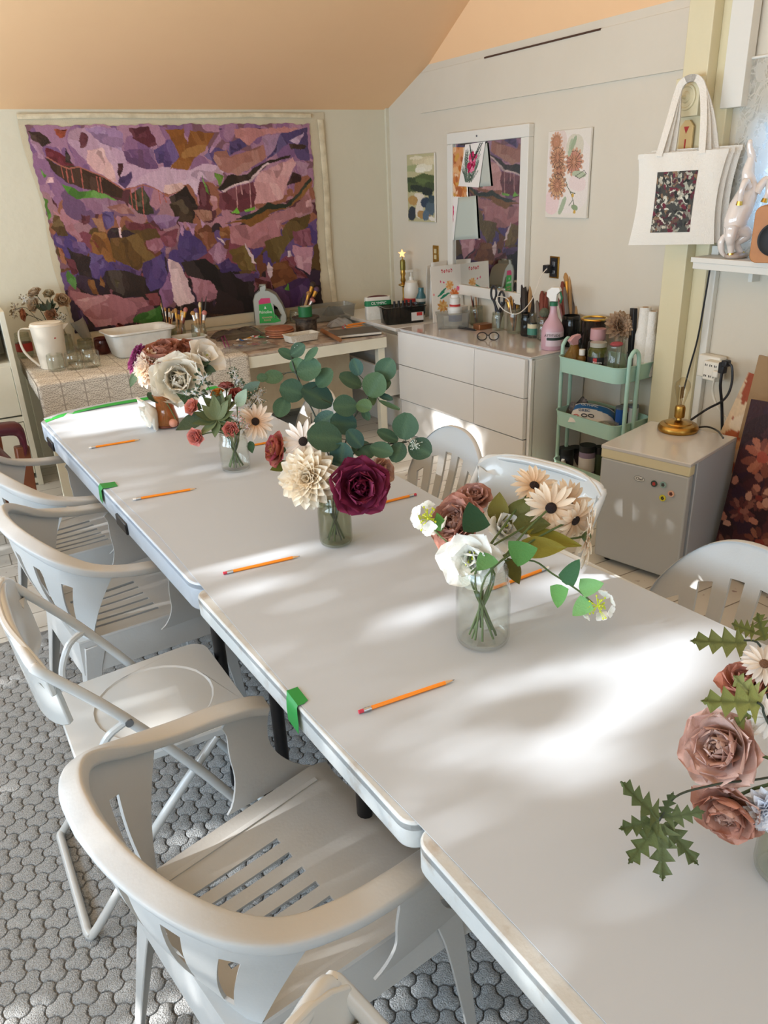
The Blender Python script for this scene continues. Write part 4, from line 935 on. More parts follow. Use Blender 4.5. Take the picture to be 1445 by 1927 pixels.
oak('dark oak leaf sprig hanging lowest over the white paper', [(1400, 1470), (1330, 1480), (1270, 1500), (1240, 1545)],
    [(1240, 1540, -.75, -.66, 115, 32, '#5a6640'), (1240, 1545, -.95, .1, 85, 28, '#525e3a'), (1240, 1550, -.7, .75, 95, 32, '#5c6840'), (1245, 1550, -.05, 1, 100, 34, '#667048'), (1250, 1548, .6, .8, 92, 30, '#566240'), (1250, 1540, .9, -.25, 75, 26, '#5f6a44'), (1245, 1540, .25, -.9, 60, 22, '#4f5b3a')], -.05)
# ------------------------------------------------------------------ painted canvases
class Paint:
    """pigment laid on a flat canvas: patches, strokes and lines in canvas units (x right, y down, 0..1)"""
    def __init__(s, nx, ny, base, seed=1, wob=.006, asp=1.):
        s.nx, s.ny = nx, ny; r = np.random.default_rng(seed); s.r = r
        X, Y = np.meshgrid(np.linspace(0, 1, nx+1), np.linspace(0, 1, ny+1), indexing='ij'); s.P0 = np.stack([X.ravel(), Y.ravel()], 1)
        def nz(f):
            a = r.uniform(0, 6.28, 8); k = r.uniform(.4, 1., 8)*f; l = r.uniform(-1., 1., 8)*f
            return sum(np.sin(s.P0[:, 0]*k[i]+s.P0[:, 1]*l[i]+a[i]) for i in range(8))/4
        s.P = s.P0+np.stack([nz(70)+.6*nz(170), nz(70)+.6*nz(170)], 1)*wob; s.asp = asp
        s.C = np.tile(np.array(lin(base)), (len(s.P), 1)); s.nz = nz; s.ph = {}
    def tone(s, col, m, var):
        c = np.array(lin(col)); n = m.sum()
        streak = s.r.uniform(-1, 1)*.15+.5*np.sin(s.P0[m, 0]*260*s.r.uniform(.6, 1.4)+s.P0[m, 1]*s.r.uniform(-60, 60))+s.r.normal(0, .6, n)
        s.C[m] = c*(1+var*streak[:, None])
    def poly(s, col, pts, var=.05, strokes=0):
        q = np.array(pts); m = inpoly(s.P, q); s.tone(col, m, var)
        c0, c1 = q.min(0), q.max(0); sz = c1-c0
        for k in range(strokes):
            x, y = s.r.uniform(c0, c1); a = s.r.uniform(-.4, .4)+(1.4 if s.r.uniform() < .6 else 0)
            d = s.P-np.array([x, y]); dx, dy = d[:, 0], d[:, 1]*s.asp; ca, sa = math.cos(a), math.sin(a)
            L = .5*max(sz)*s.r.uniform(.3, .8)+.004; mm = m & (np.abs((dx*ca+dy*sa)/L)**2+np.abs((-dx*sa+dy*ca)/(L*.28+.003))**2 < 1)
            t = mixhex(col, ['#ffffff', '#1a0c10', '#c8a0b4', '#5a3a2a'][k % 4], s.r.uniform(.04, .17)); s.tone(t, mm, var)
        return s
    def blob(s, col, x, y, rx, ry, a=0., var=.05):
        d = s.P-np.array([x, y]); ca, sa = math.cos(a), math.sin(a); dx, dy = d[:, 0], d[:, 1]*s.asp
        u = dx*ca+dy*sa; v = -dx*sa+dy*ca; s.tone(col, (np.abs(u/rx)**2.4+np.abs(v/(ry))**2.4) < 1, var); return s
    def line(s, col, pts, w, var=.03):
        P = [np.array(p) for p in pts]
        m = np.zeros(len(s.P), bool)
        for a, b in zip(P, P[1:]):
            ab = b-a; t = np.clip(((s.P0-a)@ab)/(ab@ab+1e-12), 0, 1); d = s.P0-(a+t[:, None]*ab); d[:, 1] *= s.asp; m |= (d**2).sum(1) < w*w
        s.tone(col, m, var); return s
    def mesh(s, g, S):
        n = s.ny+1
        vs = [S(u, v) for u, v in s.P0.tolist()]
        g.add(vs, [(i*n+j, (i+1)*n+j, (i+1)*n+j+1, i*n+j+1) for i in range(s.nx) for j in range(s.ny)], None, [tuple(c) for c in np.clip(s.C, 0.001, 1)])
        return g
M_paint = mat('oil_paint', '#ffffff', .5, spec=.35, attr='col', bump=.25, bscale=90)
M_paper = mat('art_paper', '#ffffff', .7, spec=.2, attr='col')
M_canvas = mat('raw_canvas', '#cfc2a6', .85, bump=.3, bscale=300, var=.3, vscale=6, col2='#b8a888')
# --- the large landscape abstract on the back wall
CX0, CX1, CZ0, CZ1 = .655, 2.49, .79, 2.005
pt = Paint(400, 280, '#8a6272', 3, .0045, 1.21/1.84)
def uvq(k, x, y):
    ox, oy, sc = ((30, 200, 4.817), (310, 200, 4.516), (60, 400, 5.16), (320, 400, 4.516))[k]
    p = ay(ox+x/sc, oy+y/sc, 5.395); return ((p.x-CX0)/(CX1-CX0), (CZ1-p.z)/(CZ1-CZ0))
rp = np.random.default_rng(8)
pal = [(.0, .36, ['#a87f9e', '#9a7098', '#b48aa4', '#8a6494']), (.34, .56, ['#a8808c', '#7a5a80', '#a06a50', '#b58494', '#6a3a44']), (.54, .82, ['#5b4484', '#6b5222', '#7a4a2c', '#8c4a5c', '#45303a', '#74568c']), (.8, 1.02, ['#3a2428', '#46304a', '#8c5866', '#33201e'])]
for lo, hi, cs in pal:
    for k in range(190): pt.blob(cs[rp.integers(len(cs))], rp.uniform(0, 1), rp.uniform(lo, hi), rp.uniform(.015, .04), rp.uniform(.02, .06), rp.uniform(-.5, .5), .06)
ART = '''0c3a3bd 480,200 760,190 1000,420 1000,520 1280,560 1445,540 1445,740 1330,800 1180,700 970,750 880,690 640,500 480,330
0d9b4b4 650,400 780,380 880,560 920,690 870,680 640,520
0a889b4 640,200 900,190 980,260 960,400 760,330
06e2f40 1040,190 1200,190 1290,340 1200,370 1060,290
04a3226 105,230 230,240 300,330 240,360 130,290
0a8502a 345,205 450,205 440,280 390,285
0b08aa8 130,290 240,360 250,480 180,470
07a2236 260,370 440,450 520,540 470,570 270,460
04f3620 250,460 400,540 560,550 790,640 970,760 960,840 800,790 480,710 330,590
03c2a22 450,370 510,530 440,500
07a5484 980,400 1240,380 1280,560 1180,570 1000,500
05f4a86 1250,400 1400,310 1445,400 1445,520 1280,520
05d4478 940,640 1040,600 1050,650 990,750 920,700
054242e 930,520 975,520 940,650 915,600
06e3442 590,235 640,240 635,370 585,370
05f9a34 390,700 560,770 700,760 880,830 1040,930 900,880 700,850 540,840 450,800
05f9a34 190,570 260,620 240,650
05f9a34 210,830 250,850 270,1000 255,1040
0e0b8c0 265,645 325,645 325,695 270,700
04c4a33 1030,800 1150,720 1260,980 1100,970 1020,880
09a7290 560,840 820,830 980,870 1080,1000 700,980
0a8756f 800,910 980,880 1070,980 900,960
05a4a88 770,970 860,960 870,1060 780,1060
06e3442 580,980 650,980 650,1060 580,1060
0c08a92 280,940 340,960 440,1060 380,1060
19a6418 10,200 160,180 190,310 220,210 430,230 330,380 230,470 190,540 60,530 120,400
16a5090 0,290 60,290 120,420 60,520 0,520
1cbb0c8 0,520 60,540 190,540 330,490 560,520 480,590 420,640 300,600 290,760 200,660 20,680 0,600
1d8b8b4 0,670 150,650 170,690 40,750 0,740
1c48a8a 580,190 1150,180 1100,220 820,240 720,330 600,260
157457c 560,300 640,270 700,330 550,430
16b5590 390,340 550,380 560,430 440,500 330,420
1b98fb0 370,390 470,220 480,280 400,380
1ad7a6e 420,390 530,370 560,430 840,330 880,430 740,520 610,590 480,540 410,450
1a98aac 820,250 1000,240 1020,310 950,410 880,420
15a4a80 1000,230 1220,180 1230,470 1150,460 1060,310 950,400 870,470
1b9a0c0 1060,290 1200,220 1130,330
14a3428 1060,320 1210,330 1190,360 1080,370
13a2a1e 460,700 540,590 700,580 820,490 1070,410 1060,430 900,490 720,630 590,660 480,720
1d0a0a4 800,570 1090,430 1120,480 1060,610 1010,780 870,830 760,830 770,640
1a8809c 1110,460 1220,490 1210,590 1150,600
142201e 1090,560 1170,580 1150,650 1040,670
17a3a48 460,750 590,690 760,640 780,700 760,860 640,900 460,870
1d8c4c8 480,720 590,660 720,630 830,510 890,480 905,490 840,525 735,645 600,675 490,735
135251c 40,770 180,670 290,850 240,980 100,900
14a3a22 40,830 140,800 240,900 240,990 110,990
16c2e3c 290,640 370,660 390,760 380,890 300,850
16aa03a 310,570 360,680 380,750 350,720
16f9a30 420,560 510,590 470,680
18f621c 510,990 640,970 880,870 1060,860 1240,650 1250,690 1100,850 900,910 780,990
135402c 590,960 780,900 880,820 1040,830 1130,740 1250,600 1250,630 1180,720 1080,850 980,870 880,870 700,970
178c030 570,910 620,860 640,910
178c030 680,880 760,855 770,880 700,900
1b07c84 780,990 900,920 1110,860 1240,700 1250,900 1060,960 1000,993
1c08a92 390,760 440,760 450,860 400,890
1a87a64 250,880 400,890 410,970 300,980
1d0a4a8 1200,810 1240,780 1250,850 1205,860
26b5222 150,20 220,30 330,230 230,230 160,150
2b07a88 220,10 330,30 460,260 420,290 300,170
274568c 200,220 290,260 290,340 210,300
26e5088 330,270 480,290 540,380 480,440 380,390
25f4a86 670,20 780,0 790,120 710,170 680,100
26e3442 460,10 545,30 540,110 480,130
2a87a5a 560,60 670,60 700,200 620,180
294641c 570,190 700,190 800,480 720,490 640,410 570,440 540,300
28a4030 570,260 640,340 600,340
277591c 740,260 1060,200 1100,360 1210,430 1160,480 1020,560 880,500 760,440
2e6c8cc 820,160 845,150 860,240 840,240
22e2420 770,160 820,180 810,250
2a56c80 1100,270 1250,250 1270,340 1190,400 1110,350
28c4a5c 1210,180 1420,170 1400,330 1280,330
28d6a98 1150,30 1445,30 1400,130 1250,160
27a3a44 900,90 1150,110 1200,150 1040,180 900,150
25b4484 520,400 670,410 720,500 640,660 560,660 530,520
2553a70 760,490 1000,560 1000,640 900,560 790,560
2563f82 1060,500 1200,440 1280,380 1310,600 1300,720 1140,770 1080,640
23c2a26 300,340 400,400 540,440 520,640 420,620
26e2c38 270,450 370,460 410,590 330,620
29a5a30 210,340 260,360 270,520 220,500
255903a 260,560 380,650 370,750 300,680
23a2238 370,610 680,660 680,790 560,840 380,720
28a5a1c 500,660 570,660 610,800 530,780
28a5a1c 640,590 680,740 630,720
23f3028 690,560 930,580 1100,640 1090,820 900,820 760,780 690,690
2565030 770,640 830,660 800,750 780,720
2b07884 310,750 480,800 700,800 860,830 1060,830 1120,900 1000,950 950,1080 560,1120 430,970 350,900
2c99aa4 350,880 500,830 700,790 720,830 450,970
2884248 1080,790 1220,780 1250,910 1130,900
23f7a24 950,1040 1010,990 1140,950 1250,910 1250,1090 960,1080
246265c 360,950 430,960 490,1100 400,1090
2d3b4bc 1310,450 1400,490 1445,600 1445,930 1370,830
296689a 1230,750 1330,570 1380,760 1370,880 1270,950
354407e 70,250 190,200 310,260 320,350 180,430 70,380
38f5a38 240,180 380,160 400,260 330,330
3ab7e9c 330,340 410,250 490,310 480,420 400,440
3b57c84 500,120 700,100 960,60 940,240 720,310 520,260
394602a 420,120 510,110 510,220 440,230
38f641e 600,90 860,20 790,70 690,120
36c5820 950,200 1000,80 1180,20 1190,110 1040,220 930,400 860,440 800,250
3786222 500,330 640,280 720,440 740,500 600,490
3cdbac2 640,260 690,330 740,440 700,420 660,320
3cdbac2 990,330 1030,325 1040,370 1010,375
3cdbac2 400,200 440,230 470,270 440,260
393566c 1040,160 1190,130 1230,280 1060,270
3c090a4 1040,280 1210,290 1200,530 1080,460
37d4a18 870,440 1000,400 1080,560 1060,640 920,680 850,560
3cdbac2 820,420 870,470 880,530 850,560
374303a 980,370 1050,450 1180,560 1080,540
3241614 80,430 300,390 410,480 560,520 720,620 720,920 330,880 400,760 370,640 280,580 160,540
34a3270 410,460 500,390 620,500 440,510
35a4070 540,520 740,520 760,580 640,590
3b07c8e 170,550 350,580 400,660 390,740 230,760
3d6bcc2 0,410 60,420 130,530 210,760 60,800 20,720 0,560
35c221e 720,560 860,590 880,660 740,640
356346a 880,660 1090,560 1190,560 1200,760 960,830
35a9a2c 970,650 1000,600 1015,660
34a3016 320,850 500,880 400,930
3b58ab0 80,80 120,100 110,190 90,180
3b58ab0 150,90 230,85 190,210
3b58ab0 250,50 300,110 270,130'''
for ln in ART.split('\n'):
    h, *ps = ln.split(); pt.poly('#'+h[1:], [uvq(int(h[0]), *map(float, p.split(','))) for p in ps], .07, 9)
for x, y0, y1 in ((400, 545, 650), (445, 560, 690), (490, 560, 690), (580, 555, 740), (725, 640, 775), (755, 645, 785), (1035, 760, 930), (1075, 740, 940), (1140, 730, 1000), (1290, 760, 880), (1345, 820, 870)): pt.line('#b8685a', [uvq(0, x, y0), uvq(0, x+18, y1)], .0018)
for x, y0, y1 in ((610, 680, 860), (650, 670, 750), (725, 650, 860)): pt.line('#c89a9c', [uvq(1, x, y0), uvq(1, x+12, y1)], .0016)
pt.line('#b0705e', [uvq(0, *p) for p in ((270, 460), (400, 540), (470, 565), (560, 548), (790, 640), (970, 755), (1060, 740), (1150, 712), (1250, 740), (1380, 820))], .0022)
gy_ = pt.C.mean(1, keepdims=True); pt.C = (pt.C*.82+gy_*.18)*np.array([1.0, .93, .88])*1.12
pt.C = np.clip(pt.C, .002, 1)**1.25
t = thing('canvas_painting', 'large purple and ochre abstract landscape painting pinned on the back wall', 'painting', ((CX0+CX1)/2, YB-.012, CZ0), 0)
def Sc(u, v):
    x = .628+(2.60-.628)*u; z = 2.075-(2.075-.72)*v; e = .012*math.sin(z*9+u*3)*(1 if u < .08 or u > .92 else .1)
    return Vector((x-(CX0+CX1)/2+(.06*v*(1-u)**6)+e-.0*u, .004+.003*math.sin(u*40+v*9)*math.sin(v*30), z-CZ0))
g = G(); g.shell(Sc, [i/40 for i in range(41)], [i/20 for i in range(21)], th=.003); g.build('raw_canvas', M_canvas, t)
g = G()
g.band(smoothpath([(-.95, -.006, 1.262), (-.5, -.012, 1.268), (0, -.010, 1.262), (.5, -.013, 1.268), (.93, -.008, 1.262)], 6), [Vector((0, .006, .0))]*25, [Vector((0, 0, .014))]*25, 8, 2.5)
g.band(smoothpath([(1.0, -.004, 1.24), (1.01, -.008, .8), (1.0, -.006, .4), (1.02, -.006, .0)], 8), [Vector((.022, 0, 0))]*25, [Vector((0, .006, 0))]*25, 8, 2.5)
g.build('rolled_edge', mat('canvas_edge', '#ddd0b2', .85, bump=.3, bscale=40, var=.5, vscale=12, col2='#a39272'), t)
rag = [0]
def Sq(u, v):
    e = .004*math.sin(u*37)+.003*math.sin(u*83+1)+.002*math.sin(u*211); f = .004*math.sin(v*23)+.003*math.sin(v*61)+.002*math.sin(v*170)
    x = CX0+(CX1-CX0)*u; x += f*(1-2*u)*(1 if u < .03 or u > .97 else 0)+.055*v*(1-u)**4
    z = CZ1-(CZ1-CZ0)*v+(e if v < .02 else 0)
    return (x-(CX0+CX1)/2, -.001-.0035, z-CZ0)
g = pt.mesh(G(), Sq); g.build('painted_area', M_paint, t, smooth=False)
# --- helper for pictures on the right wall: y0 is the left edge seen from the room (far), y1 the right edge
def wallpic(name, label, cat, y0, y1, z0, z1, pnt, X=3.108, th=.014, side='#e9e5dc', pm=None):
    t = thing(name, label, cat, (X, (y0+y1)/2, (z0+z1)/2), 0)
    g = G(); g.box((0, 0, 0), (th, abs(y0-y1), z1-z0)); g.build('stretched_canvas', mat('canvas_side'+side[1:], side, .7), t, bevel=.002)
    g = pnt.mesh(G(), lambda u, v: (-th/2-.0006, (y0-y1)/2*(1-2*u)*.995, (z1-z0)/2*(1-2*v)*.995)); g.build('picture', pm or M_paint, t, smooth=False)
    return t
p = Paint(40, 80, '#b8b088', 5, .004, 2.)
for c, x, y, rx, ry in (('#cdbf9c', .7, .1, .5, .12), ('#9aa072', .3, .2, .4, .1), ('#dcd2b6', .35, .05, .25, .05), ('#ddd6bf', .65, .2, .3, .12), ('#e4dfcc', .5, .23, .2, .08), ('#d6caa8', .85, .12, .2, .1)): p.blob(c, x, y, rx, ry)
p.poly('#4c5a36', [(0, .33), (.2, .34), (.6, .28), (1, .32), (1, .55), (0, .55)])
for c, x, y, rx, ry in (('#39472e', .2, .38, .25, .08), ('#5a6a40', .6, .4, .3, .08), ('#26322a', .4, .5, .3, .1), ('#3c4a30', .85, .48, .2, .14), ('#222c2c', .75, .55, .2, .12), ('#d8cdbc', .45, .62, .2, .1), ('#b08a52', .2, .68, .18, .14), ('#2a3440', .15, .88, .15, .22), ('#d9cfc0', .45, .8, .14, .3), ('#2c3c50', .75, .72, .25, .16), ('#4a5c68', .85, .8, .18, .2), ('#a8824e', .6, .9, .25, .12), ('#52687a', .68, .9, .12, .16), ('#33454c', .9, .66, .12, .12), ('#e0d8cc', .9, .95, .12, .06)): p.blob(c, x, y, rx, ry, .2)
wallpic('landscape_painting', 'small green and blue abstract landscape painting in the corner of the right wall', 'painting', 5.129, 4.775, 1.342, 1.783, p)
p = Paint(110, 150, '#ded6ca', 6, .003, 1.35)
for c, x, y, rx, ry in (('#e2d8d0', .5, .5, .6, .6), ('#d8c6bc', .25, .2, .2, .3), ('#e3c9c6', .15, .82, .18, .2), ('#e0cdc8', .75, .6, .2, .12), ('#cfc7b4', .65, .2, .2, .2)): p.blob(c, x, y, rx, ry, .2)
for k in range(3):
    for (x, y, r, c) in ((.2, .12, .13, '#a87a5e'), (.25, .3, .17, '#c49372'), (.3, .45, .15, '#c79a78'), (.27, .62, .2, '#cb9e78'), (.65, .36, .19, '#bf8672')):
        for q in range(14): a = q*.45+k; p.blob(['#c89a7e', c, '#b88468'][k], x+math.cos(a)*r*(.9-.3*k), y+math.sin(a)*r*(.9-.3*k)/1.35, r*.28, r*.16, a)
for (x, y, r) in ((.25, .3, .17), (.3, .45, .15), (.27, .62, .2), (.65, .36, .19)):
    for q in range(16):
        a = q*.393; p.line('#4a3a34', [(x+math.cos(a)*r*.25, y+math.sin(a)*r*.25/1.35), (x+math.cos(a)*r*.95, y+math.sin(a)*r*.95/1.35), (x+math.cos(a+.3)*r*.85, y+math.sin(a+.3)*r*.85/1.35)], .004)
for pts in ([(.5, .62), (.6, .7), (.68, .8), (.74, .92)], [(.45, .55), (.52, .62)], [(.6, .7), (.72, .72)], [(.66, .8), (.58, .86)]): p.line('#4f5a42', pts, .007)
for c, x, y, rx, ry, a in (('#a9b295', .55, .2, .04, .14, .2), ('#9aa688', .62, .15, .04, .12, .5), ('#b0b89c', .78, .5, .16, .05, .1), ('#a5b095', .42, .86, .05, .16, .5), ('#8a9a78', .72, .88, .08, .04, .3), ('#c8a048', .66, .74, .03, .03, 0), ('#c8a048', .72, .93, .03, .03, 0)):
    p.blob(c, x, y, rx, ry, a)
p.line('#4a4a40', [(.7, .52), (.9, .46), (.95, .5), (.8, .55), (.7, .52)], .005)
wallpic('floral_painting', 'pale canvas of line-drawn peach blossoms on the right wall', 'painting', 3.62, 3.29, 1.398, 1.836, p)
# --- mirror
my0, my1, mz0, mz1 = 4.59, 3.765, .89, 1.888
t = thing('wall_mirror', 'white framed mirror on the right wall reflecting the big painting', 'mirror', (3.095, (my0+my1)/2, (mz0+mz1)/2)); hw, hh, fwd = (my0-my1)/2, (mz1-mz0)/2, .068
g = G(); g.box((.005, 0, hh-fwd/2), (.04, 2*hw, fwd)); g.box((.005, 0, -hh+fwd/2), (.04, 2*hw, fwd)); g.box((.005, hw-.03, 0), (.04, .06, 2*hh-2*fwd)); g.box((.005, -hw+.035, 0), (.04, .07, 2*hh-2*fwd)); fr = g.build('frame', M_white, t, bevel=.004)
g = G(); g.cyl((-.016, .08, hh-.035), (-.019, .08, hh-.035), .006, n=10); g.build('screw', M_gry, fr)
g = G(); g.box((.004, 0, 0), (.006, 2*hw-.1, 2*hh-.11)); g.build('mirror_glass', mat('mirror_glass', '#e6e8e6', .02, metal=1.), t, smooth=False)
def sheet(name, label, pts, X, pnt=None, curl=0., col='#e9e6df', nx=30, ny=40):
    """paper tucked on the mirror, or a sheet standing in for a reflection; pts are the four corners TL TR BR BL in the photo"""
    Q = [ax(x, y, X) for x, y in pts]; o = Q[0].copy()
    def S(u, v):
        q = Q[0].lerp(Q[1], u).lerp(Q[3].lerp(Q[2], u), v); q.x -= curl*math.sin(PI*.5*v)*(u**1.5)+.002; return q-o
    pnt = pnt or Paint(8, 8, col, 1, 0)
    g = pnt.mesh(G(), S); ob = g.build(name, M_paper, None); ob.location = o
    sd = ob.modifiers.new('th', 'SOLIDIFY'); sd.thickness = .0008
    return tag(ob, label, 'print')
p = Paint(40, 60, '#cf9060', 2, .01)
for k in range(60): p.blob(['#c47c46', '#d8a878', '#b8682e', '#e0bc98', '#c8964a', '#a8603a'][k % 6], p.r.uniform(0, 1), p.r.uniform(0, 1), p.r.uniform(.06, .2), p.r.uniform(.03, .09), p.r.uniform(-.4, .4))
p.poly('#e9e4da', [(0, .96), (1.1, .96), (1.1, 1.1), (0, 1.1)]); p.poly('#e9e4da', [(.93, -1), (1.1, -1), (1.1, 1.1), (.93, 1.1)])
sheet('landscape_print', 'orange abstract print tucked in the left side of the mirror', [(848, 277), (877, 277), (882, 377), (848, 372)], 3.0935, p)
sheet('reflected_sheet', 'plain grey sheet standing in for the mirrored back of the magenta flower print', [(893, 285), (917, 268), (925, 350), (895, 352)], 3.0925, None, .002, '#b9bcb2')  # grey sheet in place of the flower print's reflection in the glass
p = Paint(60, 80, '#e8e2dc', 2, .01)
for k in range(90): a = p.r.uniform(-1, 1); p.line(['#5a6b5c', '#3a4a44', '#7a8878', '#485a50'][k % 4], [(.45+a*.16, .85+p.r.uniform(-.05, .05)), (.45+a*.42, .35+p.r.uniform(-.25, .3))], .008)
for k in range(46): a = p.r.uniform(0, 6.28); r = p.r.uniform(0, 1)**.5; p.blob(['#a8174a', '#c83a6a', '#8a1238', '#e07a98'][k % 4], .5+math.cos(a)*r*.2, .42+math.sin(a)*r*.24, .07, .04, p.r.uniform(0, 3))
for x in (.25, .75, .85): p.line('#2c3a34', [(.5, .4), (x, .03)], .02)
sheet('flower_print', 'magenta flower print curling off the mirror', [(876, 272), (914, 266), (903, 353), (863, 350)], 3.0895, p, .006)
sheet('reflected_sheet_low', 'pale grey sheet standing in for a reflection at the lower left of the mirror', [(862, 372), (896, 368), (901, 449), (852, 452)], 3.092, None, .002, '#b9c0b6')  # flat pale grey stands in for a print's back mirrored in the glass
p = Paint(20, 40, '#e6e0da', 2, .01)
for k in range(14): p.blob(['#a8174a', '#c83a6a'][k % 2], .35+p.r.uniform(-.15, .15), .4+p.r.uniform(-.15, .2), .15, .07, p.r.uniform(0, 3))
sheet('card_print', 'narrow print with a pink flower at the lower left of the mirror', [(848, 371), (863, 370), (854, 452), (848, 453)], 3.0895, p, 0)
# ------------------------------------------------------------------ back tables against the back wall
ZB_ = .70
BX0, BX1, BY0, BY1 = .345, 2.485, 4.425, 5.375
M_wt = mat('white_trestle', '#e4e2d2', .5, bump=.1, bscale=30, var=.2, vscale=6, col2='#cfc9b2')
M_top = mat('painty_top', '#b8a99a', .6, bump=.2, bscale=40, var=.9, vscale=14, col2='#6d5a50')
t = thing('work_table', 'long white wooden work table with a paint-stained top along the back wall', 'table', ((BX0+BX1)/2, (BY0+BY1)/2, 0)); hx, hy = (BX1-BX0)/2, (BY1-BY0)/2
g = G(); g.box((0, 0, ZB_-.008), (2*hx, 2*hy, .016)); g.build('tabletop', M_top, t, bevel=.002)
g = G()
for y in (-hy+.012, hy-.012): g.box((0, y, ZB_-.052), (2*hx, .024, .07))
for x in (-hx+.012, hx-.012): g.box((x, 0, ZB_-.052), (.024, 2*hy-.05, .07))
g.build('apron', M_wt, t, bevel=.002)
for x in (-hx+.028, .55, hx-.028):
    for y in (-hy+.05, hy-.05):
        g = G(); g.box((x, y, .307), (.05, .05, .614)); g.build('leg', M_wt, t, bevel=.003)
# lace cloth over the left half
def lace_mat():
    m = bpy.data.materials.new('lace_cloth'); m.use_nodes = True; nt = m.node_tree; L = nt.links.new; b = nt.nodes['Principled BSDF']
    tc = nd(nt, 'ShaderNodeTexCoord'); mp = nd(nt, 'ShaderNodeMapping'); mp.inputs['Scale'].default_value = (8.5, 8.5, 8.5); L(tc.outputs['UV'], mp.inputs['Vector'])
    sx = nd(nt, 'ShaderNodeSeparateXYZ'); L(mp.outputs['Vector'], sx.inputs[0])
    def M(op, a, b=None):
        n = nd(nt, 'ShaderNodeMath', operation=op)
        for i, q in ((0, a), (1, b)):
            if q is None: continue
            if isinstance(q, (int, float)): n.inputs[i].default_value = q
            else: L(q, n.inputs[i])
        return n.outputs[0]
    X = M('SUBTRACT', M('FRACT', sx.outputs['X']), .5); Y = M('SUBTRACT', M('FRACT', sx.outputs['Y']), .5); aX, aY = M('ABSOLUTE', X), M('ABSOLUTE', Y)
    r = M('SQRT', M('ADD', M('MULTIPLY', X, X), M('MULTIPLY', Y, Y)))
    dia = M('ADD', aX, aY); ang = M('ARCTAN2', Y, X)
    pet = M('MULTIPLY', M('SINE', M('MULTIPLY', ang, 8.)), .06)
    w1 = M('SINE', M('MULTIPLY', M('ADD', r, pet), 46.)); w2 = M('SINE', M('MULTIPLY', dia, 40.)); edge = M('GREATER_THAN', M('MAXIMUM', aX, aY), .475)
    diag = M('LESS_THAN', M('ABSOLUTE', M('SUBTRACT', aX, aY)), .025)
    s = M('MAXIMUM', M('MAXIMUM', M('MULTIPLY', M('GREATER_THAN', w1, .35), M('LESS_THAN', r, .33)), M('MULTIPLY', M('GREATER_THAN', w2, .55), M('GREATER_THAN', r, .3))), M('MAXIMUM', edge, diag))
    mx = nd(nt, 'ShaderNodeMix', data_type='RGBA'); L(s, mx.inputs['Factor']); mx.inputs['A'].default_value = lin('#e0d9cc')+(1,); mx.inputs['B'].default_value = lin('#a0978b')+(1,)
    L(mx.outputs['Result'], b.inputs['Base Color']); b.inputs['Roughness'].default_value = .9
    return m
cx1 = 1.52
g = G()
def Sl(u, v):
    x = lerp(BX0-.012, cx1, u)
    prof = [(BY1-.02, ZB_+.004), (BY0-.004, ZB_+.004), (BY0-.014, ZB_-.004), (BY0-.016, ZB_-.26)]; L = [0, .58, .60, 1]
    for k in range(3):
        if v <= L[k+1] or k == 2: q = (v-L[k])/(L[k+1]-L[k]); break
    y = lerp(prof[k][0], prof[k+1][0], q); z = lerp(prof[k][1], prof[k+1][1], q)
    if k == 2: y += .006*math.sin(x*28)*q; z += .008*math.sin(x*95)*q
    return Vector((x, y, z))
us = [i/60 for i in range(61)]; vs = [0, .1, .2, .3, .4, .5, .58, .585, .59, .60, .66, .72, .78, .84, .9, .95, 1]
V = []; U = []; F = []
for u in us:
    for v in vs: V.append(Sl(u, v)); U.append((lerp(0, cx1-BX0, u), v*1.5))
n = len(vs)
for i in range(60):
    for j in range(n-1): F.append((i*n+j, i*n+j+1, (i+1)*n+j+1, (i+1)*n+j))
g.add(V, F, U)
# left side drop with a scalloped hem
V = []; U = []; F = []
for i in range(31):
    y = lerp(BY0-.01, BY1-.02, i/30)
    for j in range(4): V.append((BX0-.014, y, ZB_+.004-j*.026-(.008*abs(math.sin(i*1.2)) if j == 3 else 0))); U.append((y, j*.026))
for i in range(30):
    for j in range(3): F.append((i*4+j, (i+1)*4+j, (i+1)*4+j+1, i*4+j+1))
g.add(V, F, U)
o = g.build('lace_tablecloth', lace_mat()); sd = o.modifiers.new('th', 'SOLIDIFY'); sd.thickness = .0015
tag(o, 'cream patterned lace tablecloth hanging over the left half of the work table', 'tablecloth')
M_card = mat('stained_board', '#dccdae', .7, var=.5, vscale=3, col2='#b08468', bump=.1)
g = G(); g.box((1.95, 4.9, .38), (.98, .02, .40), (-.05, 0, 0)); tag(g.build('plywood_board', M_card), 'tan wooden board stained pink under the work table', 'board')
g = G(); g.box((1.6, 5.22, .225), (.62, .03, .44), (-.06, 0, 0)); tag(g.build('blank_canvas', mat('blank_canvas', '#d9d2c2', .7), bevel=.003), 'pale blank canvas leaning against the wall under the work table', 'canvas')
